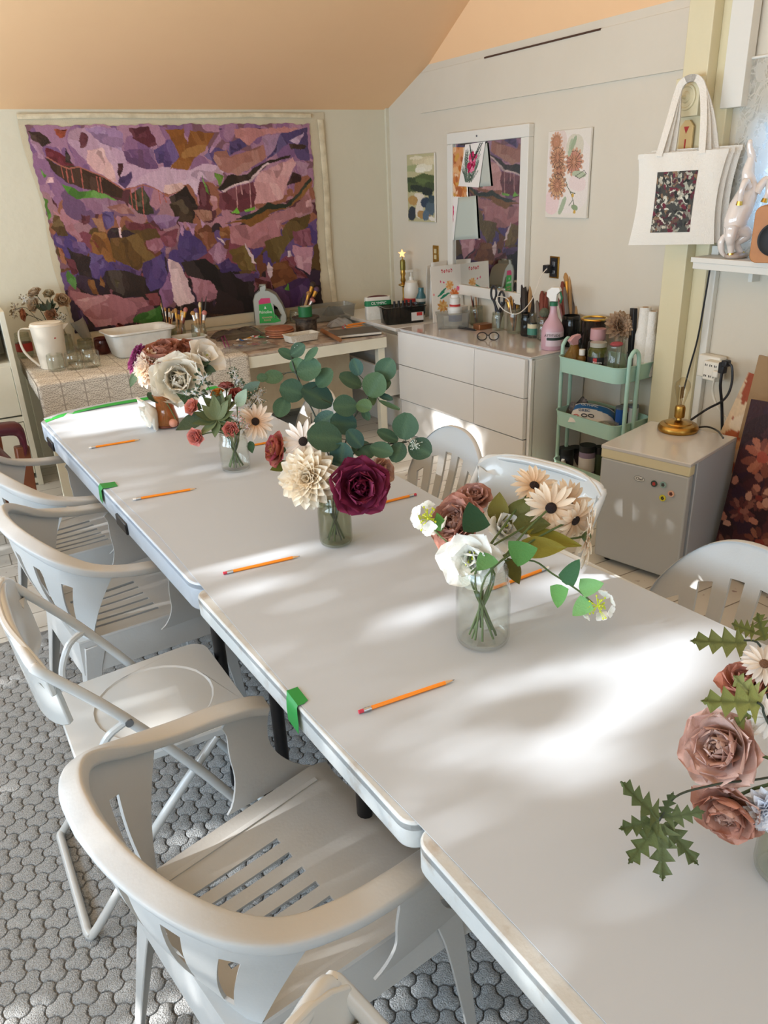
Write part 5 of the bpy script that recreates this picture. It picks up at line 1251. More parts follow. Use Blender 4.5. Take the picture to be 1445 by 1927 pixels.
# bookcase at the left edge
t = thing('bookcase', 'tall white bookcase cut by the left edge beside the work table', 'bookcase', (.09, 5.05, 0)); hw = .18
g = G(); g.box((hw, 0, .52), (.03, .36, 1.04)); g.box((-hw, 0, .52), (.03, .36, 1.04)); g.build('side_panel', M_wt, t, bevel=.002)
for z in (.03, .42, .74, 1.02): g = G(); g.box((0, 0, z), (.33, .34, .03)); g.build('shelf', M_wt, t)
g = G(); g.box((0, .165, .52), (.33, .012, 1.0)); g.build('back_panel', M_wt, t)
g = G(); g.box((0, -.165, .59), (.326, .015, .29)); d = g.build('door', M_wt, t, bevel=.002); g = G(); g.box((0, -.165, .24), (.326, .015, .32)); g.build('door', M_wt, t, bevel=.002)
g = G(); g.box((-.02, -.03, .885), (.24, .22, .24)); tag(g.build('storage_box', mat('dark_box', '#1d1f24', .6), bevel=.004), 'black box on the top shelf of the bookcase', 'box'); bpy.data.objects['storage_box'].location = (.09, 5.03, 0)
# --- things on the back tables
ZC = ZB_+.006
M_pit = mat('cream_plastic', '#ddd4c4', .4, spec=.4); M_cl = M_glass; M_cl2 = M_glassg
b = az(103, 690, ZC); sc = depth_of(b)/FPX
t = thing('pitcher', 'cream plastic pitcher with a red spot on the lace cloth', 'pitcher', b, math.radians(-8)); R = 27*sc; h = 78*sc
g = G(); g.lathe([(R*.86, 0), (R*.9, .004), (R*1.05, h*.9), (R*1.1, h), (R*1.04, h), (R*.98, h*.9), (R*.84, .008)], 32, caps=(True, True)); g.build('body', M_pit, t)
g = G(); g.lathe([(R*1.06, h*.99), (R*1.0, h*1.05), (.001, h*1.055)], 32); g.add([(R*1.0, -.02, h*.98), (R*1.0, .02, h*.98), (R*1.45, 0, h*.99), (R*1.0, -.016, h*.84), (R*1.0, .016, h*.84)], [(0, 2, 1), (0, 3, 2), (1, 2, 4), (2, 3, 4)]); g.build('lid', M_pit, t)
g = G(); pp = smoothpath([(-R*1.0, 0, h*.94), (-R*1.75, 0, h*.92), (-R*1.72, 0, h*.45), (-R*.92, 0, h*.06)], 6); g.band(pp, [Vector((0, .011, 0))]*len(pp), [Vector((.006, 0, .004))]*len(pp), 8, 3); g.build('handle', M_pit, t)
g = G(); g.sphere((R*.42, -R*.93, h*.72), .006, 8, (1.2, .3, .7)); g.build('paint_spot', mat('red_spot', '#a02c30', .5), t)
# dried bouquet in a jar behind the pitcher
b = az(112, 664, ZC); dep = depth_of(b)
while max(ad(q, 570, dep).y for q in (24, 120)) > 5.30: dep -= .01
Bq = Bouquet('', (118, 648), 22, .16, ''); Bq.base = b; Bq.dep = dep; Bq.R = 20*dep/FPX; Bq.neck = b+Vector((0, 0, .15))
jar(b, Bq.R, .16, 'tall jar of dried roses behind the pitcher', m=M_cl2)
GQ = 'dried flowers behind the pitcher'
for (x, y, r, f, a, c, l) in ((66, 552, 10, (-.3, -.6, .8), '#a89078', '#c4ae92', 'dried cream rose highest over the pitcher'), (65, 574, 11, (-.4, 0, .9), '#b09a82', '#c9b69c', 'dried cream rose left of the leaves behind the pitcher'), (46, 592, 9, (-.8, .2, .6), '#a86850', '#c48a70', 'dried coral rose farthest left behind the pitcher'), (92, 554, 8, (.1, -.5, .8), '#9a8a6c', '#b8a684', 'small dried rose between the tallest dried roses'), (117, 566, 11, (.5, -.3, .7), '#a08264', '#c0a07c', 'dried tan rose at the right behind the pitcher'), (97, 592, 9, (.1, .3, 1), '#a87a5c', '#c49878', 'dried peach rose just over the pitcher lid')):
    Bq.flower('ranunculus', x, y, r*1.25, f, a, c, l, 0, 'dried_rose', M_stemd, grp=GQ)
r0 = thing('dried_foliage', 'dark pointed leaves of the dried bouquet', 'foliage', b, 0, GQ); Bq.stem(r0, ad(92, 580, dep), M_stemd)
for k in range(12): a = -2.6+k*.22; Bq.leaf(r0, 92+rf.uniform(-8, 8), 585, math.cos(a), math.sin(a), rf.uniform(16, 26), 4, rf.choice(['#2e3826', '#3b452e', '#4a4a32']), 'lance', rf.uniform(-.03, .03))
berry(Bq, "baby's breath at the right of the dried bouquet", [(105, 620), (112, 600)], [(112, 602, 15), (120, 594, 10)], '#cfc9b6', GQ, -.02, '#5a5a44')
berry(Bq, "wispy baby's breath reaching left over the bookcase", [(80, 610), (50, 580), (30, 582)], [(30, 582, 14), (45, 562, 13), (24, 592, 9)], '#b8a890', GQ, .0, '#8a7c62')
g0 = jar(az(50, 672, ZC), 15*dep/FPX, .15, 'glass jar with a red label behind the pitcher handle', m=M_cl2); g = G(); g.lathe([(15*dep/FPX*1.012, .04), (15*dep/FPX*1.012, .09)], 24, caps=(False, False)); g.build('label', mat('red_label', '#a8322c', .6), g0)
def pj(px, py, rpx, hpx, label, z=ZC, group=None, m=None, name='glass_jar', neck=.93):
    b = azc(px, py, z); sc = depth_of(b)/FPX; return jar(b, rpx*sc, hpx*sc, label, name, 'jar', m or M_cl, group, neck)
GJ = 'small glass jars on the lace cloth'
pj(108, 697, 15.5, 31, 'small glass jar at the front left of the group by the pitcher', group=GJ); pj(142, 694, 15.5, 31, 'small glass jar at the front middle of the group by the pitcher', group=GJ); pj(175, 690, 15, 30, 'small glass jar at the front right of the group by the pitcher', group=GJ)
pj(97, 686, 14.5, 29, 'small glass jar behind the front left one, touching the pitcher', group=GJ); pj(133, 682, 14.5, 29, 'small glass jar in the middle of the back row by the pitcher', group=GJ); pj(163, 680, 14.5, 29, 'small glass jar at the right of the back row by the pitcher', group=GJ)
GK = 'jars stacked behind the small glass jars'
pj(127, 664, 13, 34, 'cloudy jar standing right behind the pitcher', group=GK, m=M_cl2); pj(162, 656, 14, 18, 'low jar carrying the tilted frosted cups', group=GK, m=M_cl2); pj(195, 665, 14, 30, 'dark red tinted jar carrying a tilted glass', group=GK, m=glassmat('red_tint_glass', '#c9a5a0', 1.1, .12, '#7a4a48'))
def tcup(px, py, rpx, hpx, lbl, rot, m, nest=3, z=.0):
    b = az(px, py, ZC)+Vector((0, 0, z)); sc = depth_of(b)/FPX
    t = thing('plastic_cup', lbl, 'cup', b, 0, GK, rot)
    for k in range(nest):
        g = G(); R = rpx*sc; h = hpx*sc; o = [(R*.75, k*h*.16), (R, h+k*h*.16)]; g.lathe(o+[(R-.0015, h+k*h*.16), (R*.75-.0015, k*h*.16+.002)], 24); g.build('cup_wall', m, t)
tcup(166, 648, 13, 30, 'nested frosted plastic cups leaning left behind the small jars', (.15, -.35, 0), glassmat('frosted', '#d6d2c8', 1., .4, '#e2ded4'), 3, .045)
tcup(205, 640, 13, 24, 'clear glass lying tilted on the red tinted jar', (.3, -.9, 0), M_cl2, 1, .055)
tcup(222, 645, 13, 22, 'dark red plastic cup tipped against the painting behind the white basin', (.3, .7, 0), mat('red_cup', '#6a2a24', .4), 1, .04)
# white basins
M_ten = mat('white_tub', '#d9d7d0', .35, spec=.4, var=.12, vscale=18, col2='#6a5a5a')
def tub(px0, px1, py, hpx, dpt, label, name='plastic_basin', rotz=0., m=M_ten):
    a, b = az(px0, py, ZC), az(px1, py, ZC); c = (a+b)/2; sc = depth_of(c)/FPX; L = (b-a).length*.92; h = hpx*sc
    c = c+Vector((0, dpt*.35, 0)); t = thing(name, label, 'basin', (c.x, c.y, ZC), rotz)
    g = G(); rings = []
    for w, d, z in ((.80, .76, 0), (.84, .80, .006), (.96, .94, h*.88), (1.0, 1.0, h*.9), (1.06, 1.09, h*.94), (1.06, 1.09, h), (1.0, 1.0, h), (.94, .92, h*.9), (.82, .78, .01)):
        rings.append([(x, y, z) for x, y in rrect(L*w, dpt*d, min(L, dpt)*.2, 5)])
    g.sweep(rings); g.build('tub', m, t, sharp=50)
    return t
tub(213, 333, 668, 46, .26, 'large white plastic basin spattered with paint on the lace cloth', rotz=math.radians(6))
tub(336, 392, 658, 24, .16, 'small white plastic tub right of the large basin', rotz=math.radians(4))
# brushes in jars
BR_H = [mat('brush_handle_'+k, c, .4) for k, c in (('red', '#74342a'), ('wood', '#a98458'), ('black', '#1c1a1c'), ('ochre', '#a8703a'), ('blue', '#2c3c5a'), ('grey', '#6a625c'), ('dark', '#3c2a24'))]
M_bris = [mat('bristle_'+k, c, .8) for k, c in (('tan', '#a87c48'), ('dark', '#3a2c24'), ('pink', '#b8746c'), ('pale', '#c9b692'), ('violet', '#5a4058'))]
M_ferb = mat('brass_ferrule', '#c89a4a', .3, metal=.8)
def brush(b, top, L, r, hm, bm, label, grp, up=True, flat=1., cat='brush', name='paintbrush', par=None):
    """brush standing in a jar: b lower end, top direction; up = bristles on top"""
    d = (Vector(top)-Vector(b)).normalized(); t = thing(name, label, cat, b, 0, grp, d.to_track_quat('Z', 'Y').to_euler())
    if up:
        g = G(); g.tube([(0, 0, 0), (0, 0, L*.35), (0, 0, L*.72)], [r*.5, r*.9, r*.8], 8); g.build('handle', hm, t)
        g = G(); g.lathe([(r*.85, L*.70), (r*1.1, L*.86)], 10, sy=flat); g.build('ferrule', M_ferb if rf.random() < .5 else M_fer, t)
        g = G(); g.lathe([(r*1.05, L*.86), (r*1.5, L*.93), (r*.9, L*.985), (r*.2, L)], 10, sy=flat); g.build('bristles', bm, t)
    else:
        g = G(); g.tube([(0, 0, 0), (0, 0, L*.5), (0, 0, L*.92), (0, 0, L)], [r*.8, r*1.15, r*.8, r*.4], 8); g.build('handle', hm, t)
    return t
def bunch(px, py, rpx, hpx, tips, jlabel, where, z=ZC, m=None, grp=None, L0=None, rmul=1.):
    """jar plus brushes; tips = list of (px, py, up, handle idx, bristle idx, thickness px)"""
    b = azc(px, py, z, .045 if z > .71 else 0); sc = depth_of(b)/FPX; j = jar(b, rpx*sc, hpx*sc, jlabel, 'brush_jar', 'jar', m or M_cl2, None, .9)
    for k, (x, y, up, hi, bi, tk) in enumerate(tips):
        dd = rf.uniform(-.4, .4)*rpx*sc; top = ad(x, y, depth_of(b)+dd); off = top-b; bb = b+Vector((off.x*.12+rf.uniform(-.2, .2)*rpx*sc, off.y*.12, .012)); L = (top-bb).length
        side = 'left' if x < px-3 else 'right' if x > px+3 else 'middle'
        brush(bb, top, L, tk*sc*.5*rmul, BR_H[hi], M_bris[bi], '%s %s at the %s %s' % (['red', 'wooden', 'black', 'ochre', 'blue', 'grey', 'dark brown'][hi], 'brush' if up else 'brush handle', side, where), grp, up)
    return j
bunch(317, 640, 13, 26, [(303, 570, 1, 3, 0, 3), (310, 578, 1, 1, 0, 3), (318, 580, 1, 3, 0, 3), (322, 585, 1, 0, 3, 3), (302, 556, 0, 2, 1, 2), (326, 582, 1, 1, 0, 3)], 'brush jar left of the three behind the basin', 'of the left brush jar on the back table', grp='brushes in the left jar on the back table')
bunch(338, 648, 15, 38, [(330, 580, 1, 1, 0, 5), (336, 584, 1, 6, 4, 5), (345, 586, 1, 1, 3, 6), (350, 578, 1, 0, 2, 6), (342, 575, 1, 3, 1, 4)], 'brush jar in the middle behind the basin, smeared with paint', 'of the middle brush jar on the back table', grp='brushes in the middle jar on the back table')
bunch(378, 652, 14, 42, [(362, 585, 1, 1, 0, 7), (368, 580, 1, 1, 4, 7), (376, 568, 1, 3, 3, 5), (380, 560, 0, 2, 1, 3), (388, 558, 0, 2, 1, 3), (385, 584, 1, 1, 2, 7)], 'brush jar bound with twine at the right behind the basin', 'of the twine-bound brush jar', grp='brushes in the twine-bound jar')
# dish soap bottle
b = az(510, 607, ZC); sc = depth_of(b)/FPX
t = thing('soap_bottle', 'big translucent dish soap jug with a green and pink label', 'bottle', (b.x, b.y, ZC), math.radians(-25)); k = sc
out = [(-26, 0), (24, 0), (30, 4), (30, 14), (24, 34), (14, 52), (2, 60), (-3, 61), (-4, 68), (-14, 68), (-15, 61), (-24, 54), (-28, 44), (-29, 4)]
g = G(); hole = [(9, 12), (18, 8), (21, 16), (15, 30), (9, 34), (7, 26)]
# side outline with the handle opening bridged
o2 = [Vector((x*k, 0, y*k)) for x, y in out]; h2 = [Vector((x*k, 0, y*k)) for x, y in hole]
import mathutils
tess = mathutils.geometry.tessellate_polygon([o2, h2]); allp = o2+h2; n = len(allp); D = 15*k
g.add([p+Vector((0, -D, 0)) for p in allp]+[p+Vector((0, D, 0)) for p in allp], [tuple(f) for f in tess]+[tuple(i+n for i in reversed(f)) for f in tess]+[(i, (i+1) % len(o2), n+(i+1) % len(o2), n+i) for i in range(len(o2))]+[(len(o2)+i, n+len(o2)+i, n+len(o2)+(i+1) % len(h2), len(o2)+(i+1) % len(h2)) for i in range(len(h2))])
body = g.build('body', mat('soap_plastic', '#aeb2aa', .35, spec=.4), t, bevel=.006, seg=3)
g = G(); g.cyl((-9*k, 0, 64*k), (-9*k, 0, 70*k), 6*k, n=14); g.build('cap', mat('soap_cap', '#a9aca4', .4), t)
P = [(-20, 2), (8, 2), (20, 4), (8, 20), (4, 38), (-18, 36)]; g = G(); g.prism([(x*k, y*k) for x, y in P], .0006, Matrix.Translation((0, -D-.0005, 0)) @ Matrix.Rotation(PI/2, 4, 'X')); lb = g.build('label', mat('soap_green', '#2fa347', .5), t, smooth=False)
P = [(-18, 36), (4, 38), (3, 47), (-13, 47), (-18, 42)]; g = G(); g.prism([(x*k, y*k) for x, y in P], .0006, Matrix.Translation((0, -D-.0005, 0)) @ Matrix.Rotation(PI/2, 4, 'X')); g.build('label_band', mat('soap_pink', '#c8346a', .5), t, smooth=False)
T = lambda x, y: Matrix.Translation((x*k, -D-.0014, y*k)) @ Matrix.Rotation(PI/2, 4, 'X')
Mw = mat('print_white', '#f2f2ee', .5)
text('Palmolive', 7.5*k, T(-7, 22), Mw, 'lettering', t, sx=.8); text('ADVANCED', 4.4*k, T(-5, 12), mat('soap_cream', '#e8a8a0', .5), 'lettering', t, sx=.8); text('BLEACH', 4.4*k, T(-5, 7), mat('soap_cream'), 'lettering', t, sx=.8)
g = G(); g.prism([(-9*k, 28*k), (-5*k, 28*k), (-7*k, 33*k)], .0004, Matrix.Translation((0, -D-.001, 0)) @ Matrix.Rotation(PI/2, 4, 'X')); g.build('emblem', Mw, t, smooth=False)
# bags, coasters, trays
def pouch(px, py, wpx, dpx, hgt, label, m, name='plastic_bag', seed=1, rotz=0., z=ZC):
    b = az(px, py, z); sc = depth_of(b)/FPX; r = random.Random(seed); ph = [r.uniform(0, 6.28) for _ in range(6)]
    def S(u, v):
        x, y = u-.5, v-.5; e = max(0, 1-(2*x)**4)*max(0, 1-(2*y)**4)
        return Vector((x*wpx*sc*(1+.05*math.sin(9*v+ph[0])), y*dpx, hgt*e*(.75+.25*math.sin(9*u+ph[1])*math.sin(8*v+ph[2])+.12*math.sin(23*u+17*v+ph[3]))+.001))
    g = G(); g.grid(S, 26, 22); o = g.build(name, m); o.location = (b.x, b.y, z); o.rotation_euler = (0, 0, rotz); return tag(o, label, 'bag')
M_film = glassmat('plastic_film', '#e6e6e2', 1.3, .18, '#c9c9c4'); M_filmd = glassmat('plastic_film_dark', '#b8b8b0', 1.2, .35, '#6c665c')
pouch(448, 632, 96, .20, .055, 'crumpled plastic bag with teal edge behind the paint tubes', M_filmd, seed=4)
TC = ['#e8e6e0', '#2c66a8', '#e0a030', '#d8d6d0', '#cfd4d8', '#b83a3a', '#3a8a5a', '#e4e2dc']
for k in range(16):
    x = 448+(k % 8)*8+rf.uniform(-3, 3); y = 652-(k//8)*12+rf.uniform(-2, 2)-(k % 8)*1.0
    b = az(x, y, ZC+.010); a = rf.uniform(0, 3.1); Lt = rf.uniform(.045, .07)
    t = thing('paint_tube', '%s paint tube in the clear pouch, %s' % (['white', 'blue', 'orange', 'silver', 'pale blue', 'red', 'green', 'cream'][k % 8], 'front row' if k < 8 else 'back row'), 'paint tube', b, a, 'paint tubes in the clear pouch')
    g = G(); g.sweep([[(0, .011, -.002), (0, -.011, -.002), (0, -.011, .001), (0, .011, .001)]]+[[(x2, r*math.cos(q), r*.75*math.sin(q)) for q in (.6, -.6, -2.5, 2.5)] for x2, r in ((Lt*.5, .009), (Lt*.88, .0085))]); g.build('tube_body', mat('tube'+TC[k % 8][1:], TC[k % 8], .4), t, bevel=.002)
    g = G(); g.cyl((Lt*.88, 0, 0), (Lt*1.12, 0, 0), .005, n=10); g.build('tube_cap', mat('tube_cap%d' % (k % 3), ['#1c1c20', '#e8e8e6', '#c88a2c'][k % 3], .4), t)
pouch(470, 655, 112, .15, .032, 'clear zip pouch full of paint tubes on the work table', M_film, 'zip_pouch', 7)
g = G(); b = az(425, 655, ZC+.004); g.tube([b, az(417, 635, ZC+.03), az(422, 632, ZC+.03), az(432, 655, ZC+.012)], .004, 6); tag(g.build('pouch_zip', mat('magenta_zip', '#8a3a68', .5)), 'magenta zipper loop of the clear pouch', 'zipper')
b = az(527, 632, ZC); sc = depth_of(b)/FPX
for k in range(4):
    t = G(); t.lathe([(26*sc, 0), (27*sc, .004), (27*sc, .010), (25*sc, .0135), (20*sc, .0125), (0.001, .0125)], 28); o = t.build('saucer', mat('terracotta%d' % (k % 2), ['#b0714c', '#a8684a'][k % 2], .7, var=.5, vscale=25, col2='#4a3428')); o.location = (b.x+rf.uniform(-.003, .003), b.y, ZC+k*.0142)
    tag(o, '%s of the stacked terracotta saucers before the soap jug' % ['lowest', 'second from the bottom', 'second from the top', 'topmost'][k], 'saucer', 'stacked terracotta saucers')
def boxtub(px, py, wpx, d, hpx, label, m, name='plastic_bin', rotz=0., z=ZC, cat='bin', th=.002, lip=.006):
    b = az(px, py, z); sc = depth_of(b)/FPX; w = wpx*sc; h = hpx*sc; t = thing(name, label, cat, (b.x, b.y+d*.5*0, z), rotz)
    rings = []
    for q, zz in ((.92, 0), (.93, .004), (1, h-.004), (1+lip/w*2, h-.003), (1+lip/w*2, h), (.985, h), (.91, .004)):
        rings.append([(x, y, zz) for x, y in rrect(w*q, d*q, .014, 4)])
    g = G(); g.sweep(rings); g.build('bin', m, t, sharp=40); return t
M_rib = mat('paper_tray', '#d6cfc0', .8, bump=.6, bscale=80)
boxtub(567, 640, 62, .11, 13, 'white pleated paper tray on the work table', M_rib, 'paper_tray', math.radians(4), cat='tray')
t = boxtub(620, 600, 88, .20, 26, 'clear plastic bin of paint bags at the back corner of the work table', M_film, rotz=math.radians(-4))
pouch(628, 592, 40, .10, .06, 'green and black paint sack in the clear bin', mat('sack_dark', '#26302a', .5), 'sack', 9, z=ZC+.03)
pouch(640, 612, 52, .09, .05, 'clear bag of silver paint tubes in front of the clear bin', glassmat('film_silver', '#dcdcd8', 1.4, .5, '#b4b6b6'), 'plastic_bag', 12)
b = az(577, 622, ZC); sc = depth_of(b)/FPX
t = thing('paint_can', 'dark paint-crusted can under the green tape roll', 'can', b); g = G(); g.lathe([(20*sc, 0), (20*sc, 22*sc), (26*sc, 23*sc), (26*sc, 26*sc)], 24); g.build('can_body', mat('crusted', '#33281f', .7, var=.8, vscale=30, col2='#6a5a48', bump=.6), t)
t = thing('tape_roll', 'roll of green tape on the dark can', 'tape', b+Vector((0, 0, 26.3*sc))); R = 13*sc
g = G(); g.lathe([(R*.72, 0), (R, 0), (R, 18*sc), (R*.72, 18*sc), (R*.72, 0)], 28, caps=(False, False)); g.build('tape_band', mat('tape_dark_green', '#1c6a38', .5), t)
g = G(); g.lathe([(R*.70, 0), (R*.73, 0), (R*.73, 18.4*sc), (R*.70, 18.4*sc), (R*.70, 0)], 28, caps=(False, False)); g.build('tape_core', mat('tape_core', '#b8b49c', .7), t)
bunch(562, 606, 16, 22, [(590, 530, 1, 6, 1, 8), (598, 540, 1, 0, 4, 8), (582, 548, 1, 1, 0, 7), (572, 552, 0, 2, 1, 3), (567, 560, 0, 2, 1, 3), (590, 562, 1, 1, 2, 8)], 'low plastic cup of brushes right of the soap jug', 'of the low cup beside the soap jug', grp='brushes in the low cup')
b = az(668, 628, ZC); t = thing('sketchbook', 'spiral sketchbook with loose pencils at the right end of the work table', 'sketchbook', b, math.radians(-12))
g = G(); g.box((0, 0, .009), (.30, .21, .014)); g.build('pages', mat('pages', '#dcd8ce', .8), t); g = G(); g.box((0, 0, .0175), (.305, .214, .003)); g.box((0, 0, .0015), (.305, .214, .003)); g.build('cover', mat('book_cover', '#5a544e', .6), t)
g = G()
for k in range(18): g.tube([(-.152+.006*math.cos(q), -.09+k*.0106, .009+.012*math.sin(q)) for q in [j*.8 for j in range(9)]], .0008, 4)
g.build('spiral', M_gry, t)
pz = b.z+.024
for k, (a1, a2, l) in enumerate((((645, 618), (682, 612), 'front'), ((644, 615), (680, 609), 'middle'), ((648, 612), (683, 607), 'rear'))): pencil(a1, a2, '%s of three orange pencils lying on the sketchbook' % l, z=pz+.004)
g = G(); a = az(606, 622, ZC+.014); c = az(640, 640, ZC+.014); g.cyl(a, c, .014, .013, 14); tag(g.build('rolling_pin', mat('brown_wood', '#8a5a36', .6)), 'brown wooden roller lying before the sketchbook', 'roller')
# ------------------------------------------------------------------ corner chest and the long white dresser
M_gloss = mat('white_gloss', '#e9e9e8', .16, spec=.5, coat=.4)
M_lam = mat('white_laminate', '#e4e3df', .3, spec=.5)
M_gap = mat('gap_shadow', '#3a3a3c', .8)
ZD = .725
dang = math.radians(4.7)
dn = Vector((2.693, 3.205, 0)); dL, dD = 1.225, .42
# local frame: x = along the front away from the camera, y = into the room depth (towards the wall)
t = thing('dresser', 'long glossy white dresser with a glass top and six drawers', 'dresser', dn, math.radians(90)+dang)
def dbox(x0, x1, d0, d1, z0, z1): g.box(((x0+x1)/2, -(d0+d1)/2, (z0+z1)/2), (x1-x0, d1-d0, z1-z0))
g = G(); dbox(0, dL, .02, dD, 0.03, .70); dbox(0, .02, .0, .03, .0, .712); dbox(dL-.02, dL, 0, .03, 0, .712); dbox(0, dL, .002, dD, .70, .716); g.build('body', M_lam, t, bevel=.002)
g = G(); dbox(-.004, dL, -.012, dD, .717, .7245); g.build('glass_top', mat('back_painted_glass', '#d8d2d0', .07, spec=.6, coat=.6), t, bevel=.0015)
sp = .447
for (a, b) in ((.026, sp-.002), (sp+.002, dL-.004)):
    for z0, z1, out in ((.492, .708, .010), (.254, .488, .010), (.02, .246, .004 if a < .1 else -.002)):
        g = G(); dbox(a, b, -out-.016, .02-out, z0, z1); g.build('drawer', M_gloss, t, bevel=.0015)
# corner chest further along the wall
cn = Vector((2.60, 4.455, 0)); cL, cD = .92, .40
t = thing('corner_chest', 'white chest in the corner behind the work table, one drawer pulled out', 'chest', cn, math.radians(90))
g = G(); dbox(0, cL, .02, cD, .0, .70); dbox(-.0, cL, -.03, cD, .70, .722); g.build('body', M_lam, t, bevel=.002)
for z0, z1, out in ((.475, .665, -.004), (.245, .465, .12), (.03, .235, .0)):
    g = G(); dbox(.01, cL-.01, -out-.0, .02-out, z0, z1)
    if out > .05: dbox(.02, .035, -out, .02, z0+.02, z1-.03); dbox(cL-.035, cL-.02, -out, .02, z0+.02, z1-.03)
    g.build('drawer', M_lam, t, bevel=.002)
ZE = .7255; ZG = .7228
def P3(px, py, z=ZE): b = azc(px, py, z, .05); return b, depth_of(b)/FPX
def lath(name, label, cat, px, py, prof, m, z=ZE, group=None, n=24, rotz=0.):
    """single-body turned object; prof in pixels; returns thing and scale"""
    b, k = (px, depth_of(px)/FPX) if z is None else P3(px, py, z)
    t = thing(name, label, cat, b, rotz, group); g = G(); g.lathe([(r*k, h*k) for r, h in prof], n); g.build('body', m, t); return t, k
def add_l(t, k, name, prof, m, n=24, parent=None): g = G(); g.lathe([(r*k, h*k) for r, h in prof], n); return g.build(name, m, parent or t)
M_wpl = mat('white_bottle', '#e6e3da', .4); M_dk = mat('dark_plastic', '#1b1c20', .4); M_brass = mat('brass', '#b98f45', .28, metal=.95, var=.4, vscale=30, col2='#8a6228'); M_gold = mat('gold_rim', '#d8b45a', .2, metal=1.)
M_teal = mat('teal_glass', '#3f6f78', .25); M_redl = mat('red_print', '#b8322e', .5); M_grn_l = mat('green_print', '#1d7a4a', .5); M_blue_l = mat('blue_print', '#2456a0', .5)
# brass candlestick lamp with star bulb
t, k = lath('candlestick_lamp', 'slim brass candlestick with a glowing star bulb on the corner chest', 'lamp', 760, 566, [(10, 0), (10, 2), (4, 5), (2, 10), (3, 16), (1.8, 22), (1.8, 40), (9, 43), (9, 45), (3, 47), (5, 52), (3.5, 58), (5, 64), (4, 70)], M_brass, ZG)
add_l(t, k, 'socket', [(5, 70), (5, 84), (4, 88), (1, 89)], mat('olive_brass', '#7d7030', .35, metal=.6))
g = G(); pts = []
for i in range(10): r = (7.5 if i % 2 == 0 else 3.2)*k; a = PI/2+i*PI/5; pts.append((r*math.cos(a), r*math.sin(a)))
g.prism(pts, 3*k, Matrix.Translation((0, 0, 99*k)) @ Matrix.Rotation(math.radians(-55), 4, 'Z') @ Matrix.Rotation(PI/2, 4, 'X')); g.build('star_bulb', mat('star_glow', '#ffcf9a', .4, emit='#ffb060', estr=1.6), t, bevel=.001)
g = G(); g.tube([(0, 0, 88*k), (0, 0, 93*k)], 1.2*k, 8); g.build('bulb_neck', M_gold, t)
# pump bottle, blue bottle, white tub behind the prints
t, k = lath('pump_bottle', 'white pump bottle with a red label in the corner', 'bottle', 775, 570, [(13, 0), (14, 3), (14, 40), (11, 52), (4, 56), (4, 62)], M_wpl, ZG); add_l(t, k, 'label', [(14.2, 8), (14.2, 24)], M_redl)
g = G(); g.cyl((0, 0, 62*k), (0, 0, 70*k), 1.6*k, n=10); g.box((-4*k, 0, 72*k), (14*k, 5*k, 4*k)); g.build('pump', M_wpl, t, bevel=.001)
t, k = lath('blue_bottle', 'blue-grey plastic bottle beside the pump bottle', 'bottle', 793, 560, [(10, 0), (11, 2), (11, 26), (5, 38), (5, 46)], M_teal, ZG)
t, k = lath('glass_jar', 'short lidded jar before the blue bottle', 'jar', 794, 582, [(10, 0), (11, 2), (11, 22)], M_cl2, ZG); add_l(t, k, 'lid', [(11.5, 22), (11.5, 27), (0.01, 27.5)], mat('pale_lid', '#c9ccc8', .4))
t, k = lath('white_tub', 'white plastic tub showing over the top of the flower prints', 'tub', 826, 548, [(11, 0), (12, 3), (12, 44)], M_wpl, ZE); add_l(t, k, 'lid', [(13, 44), (13, 54), (0.01, 55)], M_wpl)
# plaster sack
b, k = P3(712, 600, ZG); t = thing('plaster_sack', 'white paper sack with a green band open at the top on the corner chest', 'sack', b, math.radians(-18))
g = G(); rings = []
for w, d, z in ((23, 9, 0), (24, 10, 3), (24, 10, 20), (25, 9, 36), (24, 7, 41), (22, 5, 39)): rings.append([(x*k, y*k, z*k) for x, y in rrect(2*w, 2*d, 5, 3)])
g.sweep(rings); g.build('sack_body', mat('sack_white', '#d9d6cc', .7, bump=.4, bscale=50), t)
g = G(); g.sweep([[(x*k, y*k, z*k) for x, y in rrect(49.6, 20.6, 5, 3)] for z in (25, 35)], caps=False); g.build('green_band', M_grn_l, t)
g = G(); g.sphere((0, 0, 40*k), 20*k, 14, (1, .35, .16)); g.build('sack_mouth', mat('maroon_fold', '#5a2c2c', .7), t)
text('OLYMPIC', 7*k, Matrix.Translation((0, -10.6*k, 30*k)) @ Matrix.Rotation(PI/2, 4, 'X'), Mw, 'lettering', t)
g = G(); g.box((8*k, -10.3*k, 8*k), (5*k, .6*k, 10*k)); g.build('blue_mark', M_blue_l, t)
